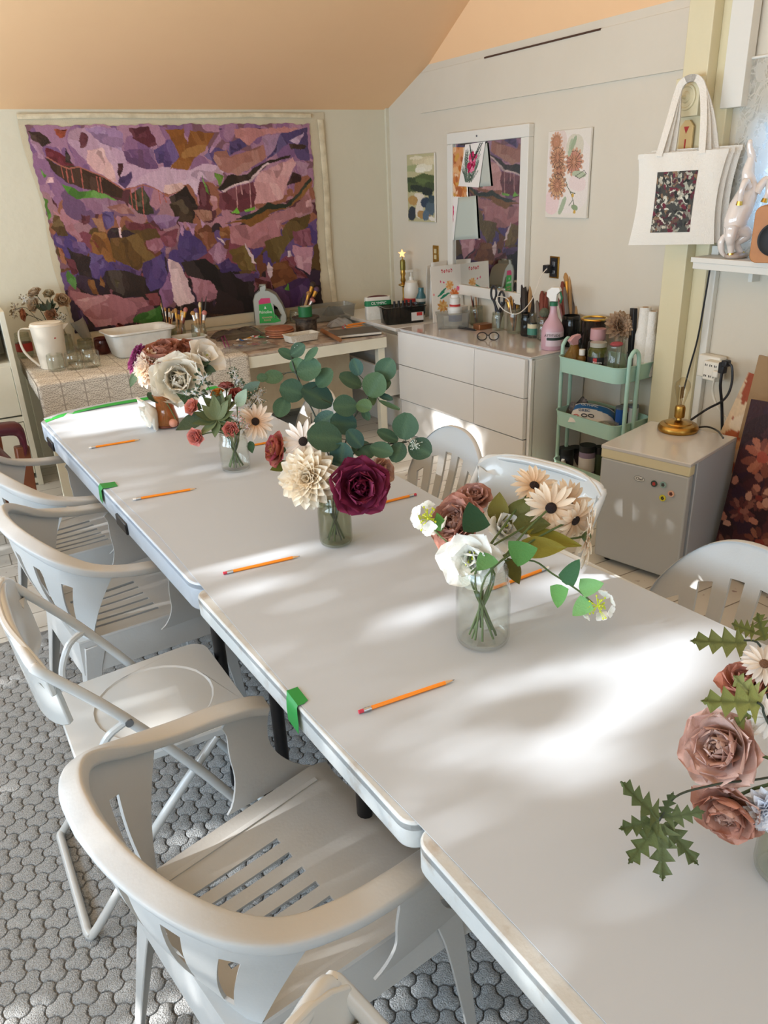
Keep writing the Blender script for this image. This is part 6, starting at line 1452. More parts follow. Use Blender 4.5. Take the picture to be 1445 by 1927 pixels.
# organizer with black bottles
b, k = P3(757, 606, ZG); t = thing('organizer_box', 'clear smoky drawer box of small black bottles on the corner chest', 'box', b, math.radians(-10)); mO = glassmat('smoky', '#b4b2ac', 1.1, .18, '#3a3834')
g = G(); rings = [[(x*k, y*k, z*k) for x, y in rrect(w, d, 6, 3)] for w, d, z in ((74, 40, 0), (78, 44, 28), (83, 49, 29), (83, 49, 31), (77, 43, 31), (72, 38, 2))]; g.sweep(rings); g.build('box_shell', mO, t, sharp=40)
g = G(); g.box((22*k, -22.3*k, 12*k), (24*k, .5*k, 15*k)); g.build('label', mat('label_grey', '#cfccc8', .6), t); g = G(); g.box((26*k, -22.7*k, 16*k), (11*k, .4*k, 6*k)); g.build('label_mark', M_redl, t)
bt = None
for i, (x, y, lb) in enumerate(((-14, 2, 'leftmost'), (-5, 3, 'second from the left'), (3, 1, 'middle'), (11, 4, 'second from the right'), (19, 2, 'rightmost'))):
    q = b+Matrix.Rotation(math.radians(-10), 3, 'Z') @ Vector((x*k, y*k, 2*k))
    if bt is None:
        bt = thing('ink_bottle', lb+' of the black bottles standing in the smoky box', 'bottle', q, 0, 'black bottles in the smoky box'); g = G(); g.lathe([(4*k, 0), (4*k, 26*k), (2*k, 29*k)], 14); g.build('body', M_dk, bt); g = G(); g.lathe([(2.2*k, 29*k), (2.2*k, 37*k)], 12); g.build('cap', M_dk, bt)
    else: dup(bt, q, 0, lb+' of the black bottles standing in the smoky box')
# flower prints leaning on the mirror
def card(name, label, pts, dcol, depth_z, pnt=None, lean=.04):
    """stiff sheet standing on the dresser: bottom-left and bottom-right photo points, height in pixels"""
    (x0, y0), (x1, y1), hpx = pts; A, B = az(x0, y0, depth_z), az(x1, y1, depth_z); k = depth_of((A+B)/2)/FPX; h = hpx*k; d = (B-A); n = Vector((d.y, -d.x, 0)).normalized()
    if n.x > 0: n = -n
    pnt = pnt or Paint(6, 6, dcol, 1, 0); g = pnt.mesh(G(), lambda u, v: d*u+Vector((0, 0, h*(1-v)))-n*lean*(1-v)); ob = g.build(name, M_paper); ob.location = A; sd = ob.modifiers.new('th', 'SOLIDIFY'); sd.thickness = .0012
    return tag(ob, label, 'print', 'prints leaning by the mirror')
p = Paint(90, 130, '#ece8df', 4, .004, 1.45)
for q in range(5): p.blob('#c83a4a', .36+q*.075, .1+.008*(q % 2), .026, .04); p.blob('#ece8df', .36+q*.075, .105, .01, .016)
for (x, y, r, c, c2) in ((.58, .36, .13, '#e6a860', '#f0c890'), (.72, .52, .15, '#d8743c', '#e8a070'), (.33, .72, .17, '#e0b878', '#d09050'), (.85, .43, .07, '#e05a80', '#ee90a8'), (.3, .28, .03, '#e05a80', '#e05a80'), (.4, .3, .03, '#e05a80', '#e05a80'), (.07, .5, .035, '#e8a0a0', '#e8a0a0')):
    for q in range(9): a = q*.7; p.blob([c, c2][q % 2], x+math.cos(a)*r*.6, y+math.sin(a)*r*.42, r*.38, r*.22, a)
    p.blob(c, x, y, r*.3, r*.3)
for (x, y, a) in ((.3, .5, 1.1), (.38, .55, 1.2), (.45, .52, 1.3), (.36, .45, 1.0)): p.blob('#2f8a6a', x, y, .025, .13, a)
for q in range(7): p.line('#c8964a', [(.3, .72), (.3+.16*math.cos(q*.9), .72+.12*math.sin(q*.9))], .006)
card('flower_card', 'white print of painted orange flowers with a red heading, foremost by the mirror', ((815, 608), (873, 600), 100), '#ece8df', ZE, p, .03)
card('blank_card', 'white sheet behind the flower print, showing at its left', ((807, 600), (858, 590), 100), '#e6e2da', ZE, None, .03)
card('blank_card', 'outermost white card leaning at the far left of the flower print', ((800, 597), (812, 594), 92), '#dedad2', ZE, None, .02)
# plastic bin with paint jars
t = boxtub(852, 616, 62, .11, 28, 'clear plastic bin of white paint jars before the flower print', M_film, 'storage_bin', math.radians(-30), ZE)
for i, (x, y, r, h, l) in enumerate(((842, 612, 8, 18, 'short silver-lidded jar at the left in the clear bin'), (856, 612, 13, 34, 'white jar with a blue printed label in the clear bin'), (869, 606, 11, 30, 'white jar at the right in the clear bin'))):
    tt, k = lath('paint_jar', l, 'jar', x, y, [(r, 0), (r, h*.85)], mat('jar_white', '#dcdcd8', .4), ZE+.004, 'paint jars in the clear bin'); add_l(tt, k, 'lid', [(r*1.02, h*.85), (r*1.02, h), (.01, h)], mat('lid_white', '#e8e8e4', .35)); add_l(tt, k, 'label', [(r*1.01, h*.25), (r*1.01, h*.6)], M_blue_l if i == 1 else mat('label_grey'))
    if i == 1: J1 = (tuple(tt.location), k)
_p = Vector(J1[0]); _p.z += 34*J1[1]+.0005
tt, k = lath('paint_jar', 'small white jar with a red band stacked on the other paint jars', 'jar', _p, 0, [(10, 0), (10, 16), (7, 17)], mat('jar_white'), None, 'paint jars in the clear bin'); add_l(tt, k, 'lid', [(8, 17), (8, 22), (.01, 22)], mat('lid_white')); add_l(tt, k, 'label', [(10.2, 1), (10.2, 5)], M_redl)
bunch(896, 610, 13, 34, [(886, 556, 0, 0, 0, 2), (890, 560, 0, 4, 0, 2), (895, 552, 0, 3, 0, 2), (900, 560, 0, 5, 0, 2), (888, 562, 0, 2, 0, 2)], 'clear cup of coloured pencils behind the clear bin', 'of the cup of pencils', ZE, grp='pencils in the clear cup')
pouch(915, 602, 30, .08, .10, 'crumpled clear bag of blue scraps between the pencils and scissors', glassmat('film_blue', '#b8c4c8', 1.2, .4, '#56646a'), 'plastic_bag', 21, z=ZE)
g = G(); b, k = P3(908, 618); g.sweep([[(x*k, y*k, z*k) for x, y in rrect(30, 22, 3, 2)] for z in (0, 9)]); o = g.build('copper_box', mat('copper', '#9a6440', .35, metal=.6), bevel=.001); o.location = b; tag(o, 'small copper box on the dresser before the scissors', 'box')
for i, (a, c) in enumerate((((857, 612), (892, 620)), ((862, 617), (896, 622)))):
    A, B = az(*a, ZE+.005), az(*c, ZE+.005); g = G(); g.tube([A, B], .004, 8); tag(g.build('marker_pen', M_dk), ['black pen nearer the clear bin on the dresser', 'black pen nearer the dresser edge'][i], 'pen', 'black pens on the dresser')
# cup with scissors
bunch(937, 621, 12, 33, [(945, 560, 0, 4, 0, 3), (930, 565, 0, 4, 0, 2), (950, 566, 0, 5, 0, 4)], 'glass cup holding scissors and blue pens', 'of the scissors cup', ZE, grp='pens in the scissors cup')
b, k = P3(937, 621); t = thing('scissors', 'scissors with big black handles standing in the glass cup', 'scissors', b+Vector((0, 0, .012)), math.radians(-60))
g = G()
for s in (-1, 1):
    c = Vector((s*8*k-2*k, 0, 64*k-(s+1)*5*k)); g.tube([c+Vector((6.5*k*math.cos(a)*.8, 0, 13*k*math.sin(a))) for a in [2*PI*q/14 for q in range(14)]], 2.2*k, 8, True); g.tube([c+Vector((0, 0, -13*k)), (s*1.5*k, 0, 30*k)], 2.5*k, 8)
g.build('handles', M_dk, t)
g = G(); g.box((0, 0, 15*k), (5*k, 1*k, 30*k)); g.build('blades', M_gry, t)
# brush jars along the wall
bunch(967, 626, 14, 44, [(955, 560, 1, 3, 0, 8), (962, 556, 1, 1, 0, 6), (970, 548, 1, 6, 3, 7), (974, 566, 1, 3, 0, 7), (980, 515, 0, 1, 0, 4)], 'tall clear jar of ochre brushes in the middle of the dresser', 'of the tall clear jar', ZE, grp='brushes in the tall clear jar')
bunch(990, 618, 11, 42, [(985, 528, 0, 2, 1, 13), (1000, 530, 0, 1, 1, 9), (1008, 535, 0, 2, 1, 8), (980, 560, 0, 6, 1, 6), (995, 545, 0, 6, 1, 7), (990, 540, 0, 2, 1, 6), (1004, 556, 0, 1, 1, 6)], 'dark jar of palette knives right of the tall clear jar', 'of the palette knife jar', ZE, mat_dark := glassmat('jar_dark', '#9a9a94', 1.1, .3, '#3c3c3a'), grp='palette knives')
t, k = lath('glass_bottle', 'square glass bottle with a teal label right of the palette knives', 'bottle', 1002, 625, [(9, 0), (10, 2), (10, 34), (7, 38), (7, 46)], M_cl2, ZE, n=20); add_l(t, k, 'label', [(10.3, 6), (10.3, 26)], mat('teal_label', '#4c8a7a', .5)); add_l(t, k, 'label_top', [(10.35, 18), (10.35, 26)], mat('label_cream', '#d8cfae', .5))
pj(1022, 632, 13, 40, 'clear jar half hidden behind the pink spray bottle', ZE, None, M_cl2)
b, k = P3(1022, 630); t = thing('sponge_ball', 'grey-green sponge sitting on the jar behind the spray bottle', 'sponge', b+Vector((0, 0, 46*k))); g = G(); g.sphere((0, 0, 4*k), 9*k, 12); g.build('sponge', mat('sponge', '#6a705c', .9, bump=1, bscale=120), t)
bunch(1022, 612, 12, 30, [(1020, 548, 0, 0, 4, 12), (1028, 550, 0, 0, 4, 10), (1010, 566, 0, 5, 1, 10)], 'jar with maroon handles behind the spray bottle', 'of the maroon-handled jar', ZE, grp='maroon handles behind the spray bottle')
bunch(1072, 628, 18, 56, [(1058, 530, 0, 0, 2, 12), (1066, 512, 1, 1, 0, 9), (1078, 508, 1, 5, 1, 12), (1088, 502, 1, 5, 4, 11), (1094, 515, 0, 2, 1, 9), (1104, 528, 0, 0, 1, 6), (1086, 530, 1, 6, 0, 9), (1050, 560, 0, 0, 0, 5), (1112, 560, 0, 6, 1, 4), (1062, 540, 0, 5, 1, 8), (1072, 520, 0, 1, 1, 7), (1082, 518, 1, 6, 0, 9), (1097, 535, 0, 5, 1, 7), (1090, 545, 1, 1, 1, 8)], 'big dark jar of large paint brushes behind the spray bottle', 'of the big dark jar', ZE, mat_dark, grp='large brushes in the big dark jar')
bunch(1094, 628, 8, 30, [(1138, 536, 1, 6, 1, 5)], 'small jar holding one slender brush leaning right', 'of the leaning brush jar', ZE, mat_dark, grp='leaning brush')
# pink spray bottle
t, k = lath('spray_bottle', 'pink spray bottle with a white trigger head at the near end of the dresser', 'spray bottle', 1038, 656, [(19, 0), (20.5, 3), (20.5, 36), (17, 46), (9, 58), (6.5, 68), (6, 80)], mat('pink_liquid', '#c9a3b0', .3, spec=.5), ZE, n=28, rotz=math.radians(-60))
add_l(t, k, 'collar', [(7.5, 79), (7.5, 86)], mat('collar_green', '#1f6a48', .4))
g = G(); hd = [(-13, 96), (-12, 106), (-4, 112), (10, 112), (13, 106), (7, 100), (6, 87), (-6, 87), (-8, 92)]; g.prism([(x*k, y*k) for x, y in hd], 11*k, Matrix.Translation((0, 5.5*k, 0)) @ Matrix.Rotation(PI/2, 4, 'X')); hdo = g.build('spray_head', mat('spray_white', '#ecebe6', .35), t, bevel=.003)
g = G(); g.tube([(11*k, 0, 104*k), (15*k, 0, 94*k), (12*k, 0, 84*k)], 2*k, 8); g.build('trigger', mat('collar_green'), t)
lblM = mat('spray_label', '#d8c6d0', .4); g = G(); g.lathe([(20.8*k, 8*k), (20.8*k, 34*k)], 28, None, (False, False), math.radians(-75), math.radians(75)); g.xf(Matrix.Rotation(math.radians(-30), 4, 'Z')); g.build('label', lblM, t)
g = G(); g.lathe([(21.1*k, 19*k), (21.1*k, 24*k)], 28, None, (False, False), math.radians(-70), math.radians(60)); g.xf(Matrix.Rotation(math.radians(-30), 4, 'Z')); g.build('label_band', mat('label_darkgreen', '#22352c', .5), t)
vd = Vector((-b.x, -b.y, 0)).normalized()
def facing_text(s, size, px, py, z, m, par, rad, k):
    c = Vector(par.location); d = (Vector((0, 0, 0))-c); d.z = 0; d.normalize(); R = par.rotation_euler.to_matrix().inverted(); dl = R @ d; o = dl*(rad*k)+Vector((0, 0, z*k))
    up = Vector((0, 0, 1)); x = up.cross(dl).normalized(); M = frame(o, x, dl); return text(s, size*k, M, m, 'lettering', par)
facing_text('ATTITUDE', 6.2, 0, 0, 28, mat('ink_black', '#1c1c1c', .5), t, 21.4, k)
# spectacles
b, k = P3(918, 640); t = thing('eyeglasses', 'black round spectacles lying on the dresser top', 'glasses', b+Vector((0, 0, .004)), math.radians(-38))
g = G()
for s in (-1, 1): g.tube([(s*11*k+9*k*math.cos(a), 0+1.5*k*math.sin(a), 6*k+7*k*math.sin(a)) for a in [2*PI*q/20 for q in range(20)]], 1.2*k, 6, True)
g.tube([(-2.5*k, 0, 8*k), (2.5*k, 0, 8*k)], 1.2*k, 6); g.build('rims', M_dk, t)
for s in (-1, 1): g = G(); g.tube([(s*20*k, 0, 8*k), (s*20*k, 14*k, 4*k), (s*18*k, 30*k, 0)], 1.1*k, 6); g.build('temple', M_dk, t)
# outlets and charging cable
q = ax(1043, 503, XR-.004); t = thing('wall_outlet', 'dark outlet in a brass plate above the brushes', 'outlet', q); g = G(); g.box((0, 0, 0), (.008, .075, .12)); g.build('plate', M_brass, t, bevel=.001); g = G(); g.box((-.005, 0, 0), (.006, .055, .105)); g.build('socket', M_dk, t); g = G(); g.box((-.009, -.003, .018), (.004, .022, .028)); g.box((-.009, -.003, -.026), (.004, .022, .022)); g.build('contacts', M_gry, t, bevel=.004)
t = thing('charger', 'black plug charger with a white cable in the dark outlet', 'charger', q+Vector((-.03, .022, -.008))); g = G(); g.box((0, 0, 0), (.045, .04, .045)); g.build('charger_body', M_dk, t, bevel=.004)
d0 = depth_of(t.location)-.02; cz_ = [(1032, 503, 0), (1018, 520, -.02), (1000, 565, -.05), (975, 590, -.09), (950, 585, -.11), (935, 566, -.12), (938, 558, -.10), (956, 564, -.07), (962, 590, -.05)]
g = G(); g.tube([v-t.location for v in smoothpath([ad(x, y, d0+e) for x, y, e in cz_], 6)], .0028, 6); g.build('cable', mat('cable_white', '#e4e0d8', .4), t)
q = ax(820, 478, XR-.003); t = thing('wall_outlet', 'small brass outlet plate between the candlestick and the mirror', 'outlet', q); g = G(); g.box((0, 0, 0), (.006, .07, .115)); g.build('plate', M_brass, t, bevel=.001); g = G(); g.box((-.004, 0, .02), (.004, .03, .03)); g.box((-.004, 0, -.02), (.004, .03, .03)); g.build('socket', mat('almond', '#c9b88c', .5), t)
# ------------------------------------------------------------------ mint trolley
M_mint = mat('mint_metal', '#a9cdbd', .4, spec=.5)
c0 = Vector((2.93, 2.90, 0)); tw, tl = .285, .435
t = thing('utility_cart', 'mint green three-tier metal trolley beside the dresser', 'cart', c0, math.radians(3.5)); CART = t
def tray(z, h, dz=0):
    g = G(); P = [rrect(tw, tl, .05, 6), rrect(tw-.004, tl-.004, .05, 6)]
    out = rrect(tw*.97, tl*.97, .05, 6); inn = rrect(tw*.97-.006, tl*.97-.006, .047, 6); rim = rrect(tw+.008, tl+.008, .054, 6)
    rings = [[(x, y, z) for x, y in out], [(x, y, z+h-.006) for x, y in rrect(tw, tl, .05, 6)], [(x, y, z+h-.004) for x, y in rim], [(x, y, z+h) for x, y in rim], [(x, y, z+h) for x, y in rrect(tw-.006, tl-.006, .047, 6)], [(x, y, z+.003) for x, y in inn]]
    g.sweep(rings); return g.build('tray', M_mint, t, sharp=40)
for z in (.655, .36, .075): tray(z, .082)
for s in (-1, 1):
    g = G(); y = s*(tl/2+.008); g.tube([(-.085, y, .05)]+smoothpath([(-.085, y, .4), (-.085, y, .74), (-.078, y, .79), (-.05, y, .815), (-.022, y, .79), (-.015, y, .74)], 5)+[(-.015, y, .05)], .0105, 10); g.build('frame', M_mint, t)
for x in (-.11, .11):
    for y in (-.18, .18):
        g = G(); g.cyl((x, y-.008, .022), (x, y+.008, .022), .022, n=16); g.build('caster', M_dk, t); g = G(); g.box((x, y, .052), (.014, .02, .035)); g.build('caster_fork', M_mint, t)
def cpx(px, py, z): return az(px, py, z)
ZT1, ZT2, ZT3 = .6605, .3655, .0805
GT = 'bottles and jars on top of the trolley'
def cl(name, label, cat, px, py, prof, m, z, group=GT, rotz=0., X=None, top=None):
    """object standing on a tier: photo column px, depth X, its body scaled so that the top shows at the photo height"""
    X = X or ROW.get(px, 2.90); b, pyb = on_x(px, X, z); k = depth_of(b)/FPX
    hmax = max(h for r, h in prof); global VS; VS = (pyb-TOP.get(px, py-hmax))/hmax
    t = thing(name, label, cat, b, rotz, group); g = G(); g.lathe([(r*k, h*k*VS) for r, h in prof], 24); g.build('body', m, t); return t, k
ROW = {1078: 2.865, 1121: 2.965, 1093: 2.845, 1122: 2.865, 1155: 2.875, 1188: 2.975, 1164: 2.93, 1112: 3.0, 1142: 2.875, 1176: 3.03, 1188: 3.04, 1165: 2.98, 1102: 2.865, 1064: 2.885, 1082: 2.96, 1124: 2.92}
VS = 1.
TOP = {1078: 648, 1121: 639, 1093: 668, 1122: 652, 1155: 648, 1188: 643, 1164: 634, 1112: 601, 1142: 797, 1176: 772, 1188: 765, 1165: 768, 1102: 846, 1064: 852, 1082: 848, 1124: 850}
M_ambl = glassmat('amber_film', '#d8b078', 1.1, .35, '#a8803c')
def add_l2(t, k, name, prof, m): g = G(); v = VS; g.lathe([(r*k, h*k*v) for r, h in prof], 24); return g.build(name, m, t)
t, k = cl('spray_bottle', 'clear spray bottle with amber liquid and a pink trigger on the trolley', 'bottle', 1078, 716, [(18, 0), (19, 3), (18, 30), (8, 52), (7, 58)], M_ambl, ZT1); g = G(); g.prism([(x*k, (y-58)*k+58*k*VS) for x, y in [(-14, 66), (-4, 74), (10, 76), (13, 70), (6, 66), (6, 57), (-6, 57)]], 9*k, Matrix.Translation((0, 4.5*k, 0)) @ Matrix.Rotation(PI/2, 4, 'X')); g.build('trigger_head', mat('pink_plastic', '#c99a9c', .4), t, bevel=.002)
t, k = cl('glass_jar', 'jar with a big pink cap on the trolley', 'jar', 1121, 706, [(17, 0), (18, 3), (18, 44), (14, 48)], M_cl2, ZT1); add_l2(t, k, 'cap', [(14, 48), (14.5, 50), (14, 66), (.01, 67)], mat('pink_plastic'))
t, k = cl('small_bottle', 'little oil bottle with a white cap at the front of the trolley', 'bottle', 1093, 722, [(7, 0), (7.5, 2), (7.5, 26), (4, 30)], M_ambl, ZT1); add_l2(t, k, 'cap', [(5.5, 30), (5.5, 40), (.01, 41)], M_wpl); add_l2(t, k, 'label', [(7.7, 4), (7.7, 20)], mat('label_black', '#201c1c', .5))
t, k = cl('glass_jar', 'jar with a black and red label in the middle front of the trolley', 'jar', 1122, 722, [(17, 0), (18, 3), (18, 34), (14, 40)], glassmat('green_liquid', '#c9cca0', 1.1, .3, '#7c8040'), ZT1); add_l2(t, k, 'lid', [(15, 40), (15, 46), (.01, 46)], mat('clear_lid', '#a9a79a', .3)); add_l2(t, k, 'label', [(18.3, 6), (18.3, 27)], mat('label_black'))
g = G(); g.lathe([(18.6*k, 7*k*VS), (18.6*k, 26*k*VS)], 10, None, (False, False), math.radians(200), math.radians(222)); g.build('red_stripe', M_redl, t); facing_text('Bitters', 6, 0, 0, 20*VS, Mw, t, 19, k)
t, k = cl('ribbed_jar', 'wide ribbed glass jar with a red rag at the front right of the trolley', 'jar', 1155, 728, [(20, 0), (21, 3), (21, 34), (15, 42), (15, 46)], M_cl2, ZT1); g = G(); g.sphere((0, 0, 46*k*VS), 12*k, 12, (1.1, .9, .4)); g.build('rag', mat('red_rag', '#a84a50', .8, bump=1, bscale=150), t)
t, k = cl('glass_jar', 'lidded glass jar at the back right of the trolley', 'jar', 1188, 712, [(16, 0), (17, 3), (17, 46), (14, 52)], M_cl2, ZT1); add_l2(t, k, 'lid', [(16, 52), (16, 58), (.01, 58)], mat('rose_lid', '#8a6a66', .4))
t, k = cl('bud_vase', 'tiny clear vase of one dried peony on the trolley', 'vase', 1164, 706, [(10, 0), (11, 3), (11, 24), (7, 36), (7, 70)], M_cl2, ZT1)
Bt = Bouquet('', (1164, 706), 7, .12, ''); Bt.base = Vector(t.location); Bt.dep = depth_of(t.location); Bt.R = 6*k; Bt.neck = Bt.base+Vector((0, 0, 68*k*VS))
Bt.flower('dahlia', 1168, 612, 25, (.2, .0, 1), '#a87c6c', '#c9b094', 'dried beige-pink peony standing in the tiny vase on the trolley', -.02, 'dried_peony', M_stemb, grp=GT)
t, k = cl('glass_bowl', 'dark glass bowl with a gold rim behind the pink-capped jar', 'bowl', 1112, 664, [(16, 0), (20, 4), (22, 60)], glassmat('brown_glass', '#8a7c70', 1.1, .4, '#3a302a'), ZT1); g = G(); g.tube([(22.5*k*math.cos(a), 22.5*k*math.sin(a), 60*k*VS) for a in [2*PI*i/28 for i in range(28)]], 2.2*k, 8, True); g.build('gold_rim', M_gold, t)
for i, (px, py, rpx, h, lb) in enumerate(((1203, 703, 14, 122, 'white paper towel roll at the back of the trolley'), (1217, 700, 11, 112, 'second paper roll, behind the cream post'))):
    b, pyb = on_x(px, 3.03 if i == 0 else 3.045, ZT1); kk = depth_of(b)/FPX; h = h-(py-pyb); t = thing('paper_towel_roll', lb, 'paper roll', b, 0, 'paper rolls on the trolley'); g = G(); g.lathe([(rpx*kk, 0), (rpx*kk, h*kk*.6), (rpx*kk*.78, h*kk*.7), (rpx*kk*.72, h*kk), (5*kk, h*kk), (5*kk, h*kk-.02)], 28, caps=(True, True)); g.build('paper', mat('tissue', '#e9e5dc', .9, bump=.5, bscale=160), t); g = G(); g.lathe([(5.4*kk, h*kk-.02), (5.4*kk, h*kk+.001), (4.2*kk, h*kk+.001)], 14); g.build('core', mat('cardboard', '#a98a68', .8), t)
b = on_x(1186, 3.04, ZT1)[0]; kk = depth_of(b)/FPX; t = thing('clipper_case', 'black tool case with red marks standing behind the dried peony', 'tool', b, math.radians(60), None, (0, math.radians(6), math.radians(62))); g = G(); g.box((0, 0, 58*kk), (20*kk, 8*kk, 116*kk)); g.box((-4*kk, 0, 18*kk), (36*kk, 10*kk, 36*kk)); g.build('case', M_dk, t, bevel=.003); g = G()
for i in range(5): g.box((0, -4.4*kk, (66+i*9)*kk), (8*kk, .6*kk, 3*kk))
g.build('red_marks', M_redl, t)
# middle shelf of the trolley
GM = 'things on the middle tier of the trolley'
pouch(1092, on_x(1092, 2.93, ZT2)[1], 46, .16, .12, 'clear bag of dark scraps on the middle tier of the trolley', mat('scrap_bag', '#5a504c', .35, spec=.7, var=.9, vscale=40, col2='#2a2628', bump=.8, bscale=60), 'plastic_bag', 31, z=ZT2)
b = on_x(1112, 2.90, ZT2+.01)[0]; kk = depth_of(b)/FPX; t = thing('grout_sack', 'white and blue sack lettered GREC slumped on the middle tier of the trolley', 'sack', b, 0)
Xd = (RT*.93-UPV*.26).normalized(); Zn = (-FW*.75+UPV*.6).normalized(); Mb = frame(Vector((0, 0, .055)), Xd, Zn)
def Sk(u, v):
    x, y = (u-.5)*80*kk, (v-.5)*58*kk; e = (1-(2*u-1)**4)*(1-(2*v-1)**4); x *= (1.06-.18*v); return Mb @ Vector((x+6*kk*v, y-14*kk*(u-.3)**2, .026*e))
def csk(u, v): return lin('#2a2a30') if v > .86 else lin('#e6e4e0') if v > .80 else lin('#2f6aa6') if v > (.56-.18*max(0, u-.5)) else lin('#e2dfdc')
g = G(); g.grid(Sk, 40, 40, csk); g.grid(lambda u, v: Sk(u, 1-v)-Zn*.045*(1-(2*u-1)**4)*(1-(2*v-1)**4), 14, 14, lambda u, v: lin('#d8d6d2')); g.build('sack_body', mat('sack_print', '#ffffff', .4, attr='col', bump=.3, bscale=40), t)
def Mt(u, v, lift=.003): p = Sk(u, v); px_ = Sk(u+.05, v)-p; py_ = Sk(u, v+.05)-p; n = px_.cross(py_).normalized(); return frame(p+n*lift, px_, n)
text('OLYMPIC', 8.5*kk, Mt(.36, .70), Mw, 'lettering', t, sx=.9); text('GREC', 9.5*kk, Mt(.27, .44), mat('navy_print', '#2a5080', .5), 'lettering', t, sx=.9)
for i, (u, v, c) in enumerate(((.12, .2, '#c86a6a'), (.3, .22, '#2c2c30'), (.45, .24, '#2c2c30'))): g = G(); g.tube([Mt(u, v, .004) @ Vector((5*kk*math.cos(a), 3.4*kk*math.sin(a), 0)) for a in [2*PI*j/12 for j in range(12)]], .9*kk, 5, True); g.build('pictogram', mat('picto'+c[1:], c, .5), t)
t, k = cl('jar_lid_disc', 'clear round plastic disc at the front of the middle tier', 'lid', 1142, 812, [(20, 0), (21, 2), (21, 5), (19, 5), (18, 2)], M_film, ZT2+.012, GM)
for i, (px, py, r, h, c, lb) in enumerate(((1176, 800, 13, 46, '#2c2c30', 'dark can at the right of the middle tier'), (1188, 795, 10, 38, '#c9ccc8', 'pale tub behind the trolley frame on the middle tier'), (1165, 790, 9, 34, '#2456a0', 'blue can between the sack and the dark can'))):
    t, k = cl('paint_can', lb, 'can', px, py, [(r, 0), (r, h)], mat('can'+c[1:], c, .4), ZT2, GM); add_l2(t, k, 'lid', [(r*1.04, h), (r*1.04, h+4), (.01, h+4)], M_gry)
# bottom tier: white tub of paint jars
t = thing('white_tray', 'white oval tub on the lowest tier of the trolley', 'tub', (2.93, 2.90, ZT3), math.radians(3.5)); g = G(); rings = [[(x, y, z) for x, y in rrect(.24*q, .39*q, .09*q, 6)] for q, z in ((.9, 0), (1, .055), (1.06, .057), (1.06, .063), (.98, .063), (.88, .004))]; g.sweep(rings); g.build('tub', M_ten, t)
for i, (px, py, r, h, c, lb) in enumerate(((1102, 882, 15, 38, '#8a7a94', 'black-lidded jar with a purple label on the lowest tier'), (1064, 876, 14, 20, '#26262a', 'squat black jar at the left of the lowest tier'), (1082, 872, 12, 24, '#3a3038', 'dark jar between the squat jar and the purple label'), (1124, 886, 10, 32, '#3e4a34', 'dark green jar at the right of the lowest tier'))):
    t, k = cl('paint_jar', lb, 'jar', px, py, [(r, 0), (r, h)], mat('jarc'+c[1:], c, .4), ZT3+.006, 'paint jars on the lowest tier'); add_l2(t, k, 'lid', [(r*1.02, h), (r*1.02, h+9), (.01, h+9)], M_dk)
    if i == 0: add_l2(t, k, 'label', [(r*1.01, 10), (r*1.01, 30)], mat('label_grey'))
# ------------------------------------------------------------------ mini fridge
fA = math.radians(90+15.5); fo = Vector((2.42, 1.898, 0))
t = thing('mini_fridge', 'white mini fridge with an oval badge and a yellowed handle strip', 'fridge', fo, fA); FR = t; fw, fd, fh = .392, .43, .555
g = G(); g.box((fw/2, -fd/2-.045, fh/2+.01), (fw, fd-.05, fh-.025)); g.build('cabinet', mat('fridge_side', '#b0b7c1', .35, spec=.5), t, bevel=.004)
g = G(); g.box((fw/2, -.0225, .265), (fw, .043, .47)); dr = g.build('door', mat('fridge_door', '#b3b7b9', .3, spec=.5), t, bevel=.008, seg=3)
g = G(); g.box((fw/2, -.0235, .523), (fw+.002, .046, .046)); hs = g.build('handle_strip', mat('yellowed', '#d9d0ae', .45), dr, bevel=.004)
g = G(); g.box((fw/2, -fd/2, fh-.006), (fw+.004, fd+.004, .016)); g.build('worktop', mat('fridge_top', '#d0cfce', .18, spec=.5, coat=.4), t, bevel=.003)
for x in (.04, fw-.04):
    for y in (-.06, -fd+.05): g = G(); g.cyl((x, y, 0), (x, y, .026), .015, n=12); g.build('foot', M_dk, t)
# points on the door front, measured from the near corner
fn = Vector((math.cos(fA+PI/2), math.sin(fA+PI/2), 0)); fx = Vector((math.cos(fA), math.sin(fA), 0))
def onfr(px, py): return apl(px, py, fo+fn*.0005, fn)
Mf = lambda p: frame(p, -fx, fn)
q = onfr(1203, 901); bd = thing('fridge_badge', 'oval badge lettered Chef on the fridge door', 'badge', (0, 0, 0)); g = G(); g.prism([(.024*math.cos(a), .0125*math.sin(a)) for a in [2*PI*i/28 for i in range(28)]], .0012, Mf(q)); g.build('badge_plate', mat('badge', '#d4d6d4', .4), bd); g = G(); g.tube([Mf(q) @ Vector((.0235*math.cos(a), .012*math.sin(a), .0014)) for a in [2*PI*i/28 for i in range(28)]], .0007, 5, True); g.build('badge_ring', M_gry, bd)
text('Chef', .016, Mf(q+fn*.0016) @ Matrix.Shear('XZ', 3, (0, 0)).to_4x4(), mat('ink_black'), 'lettering', bd)
bd.parent = None; bd['label'] = 'oval badge lettered Chef on the fridge door'
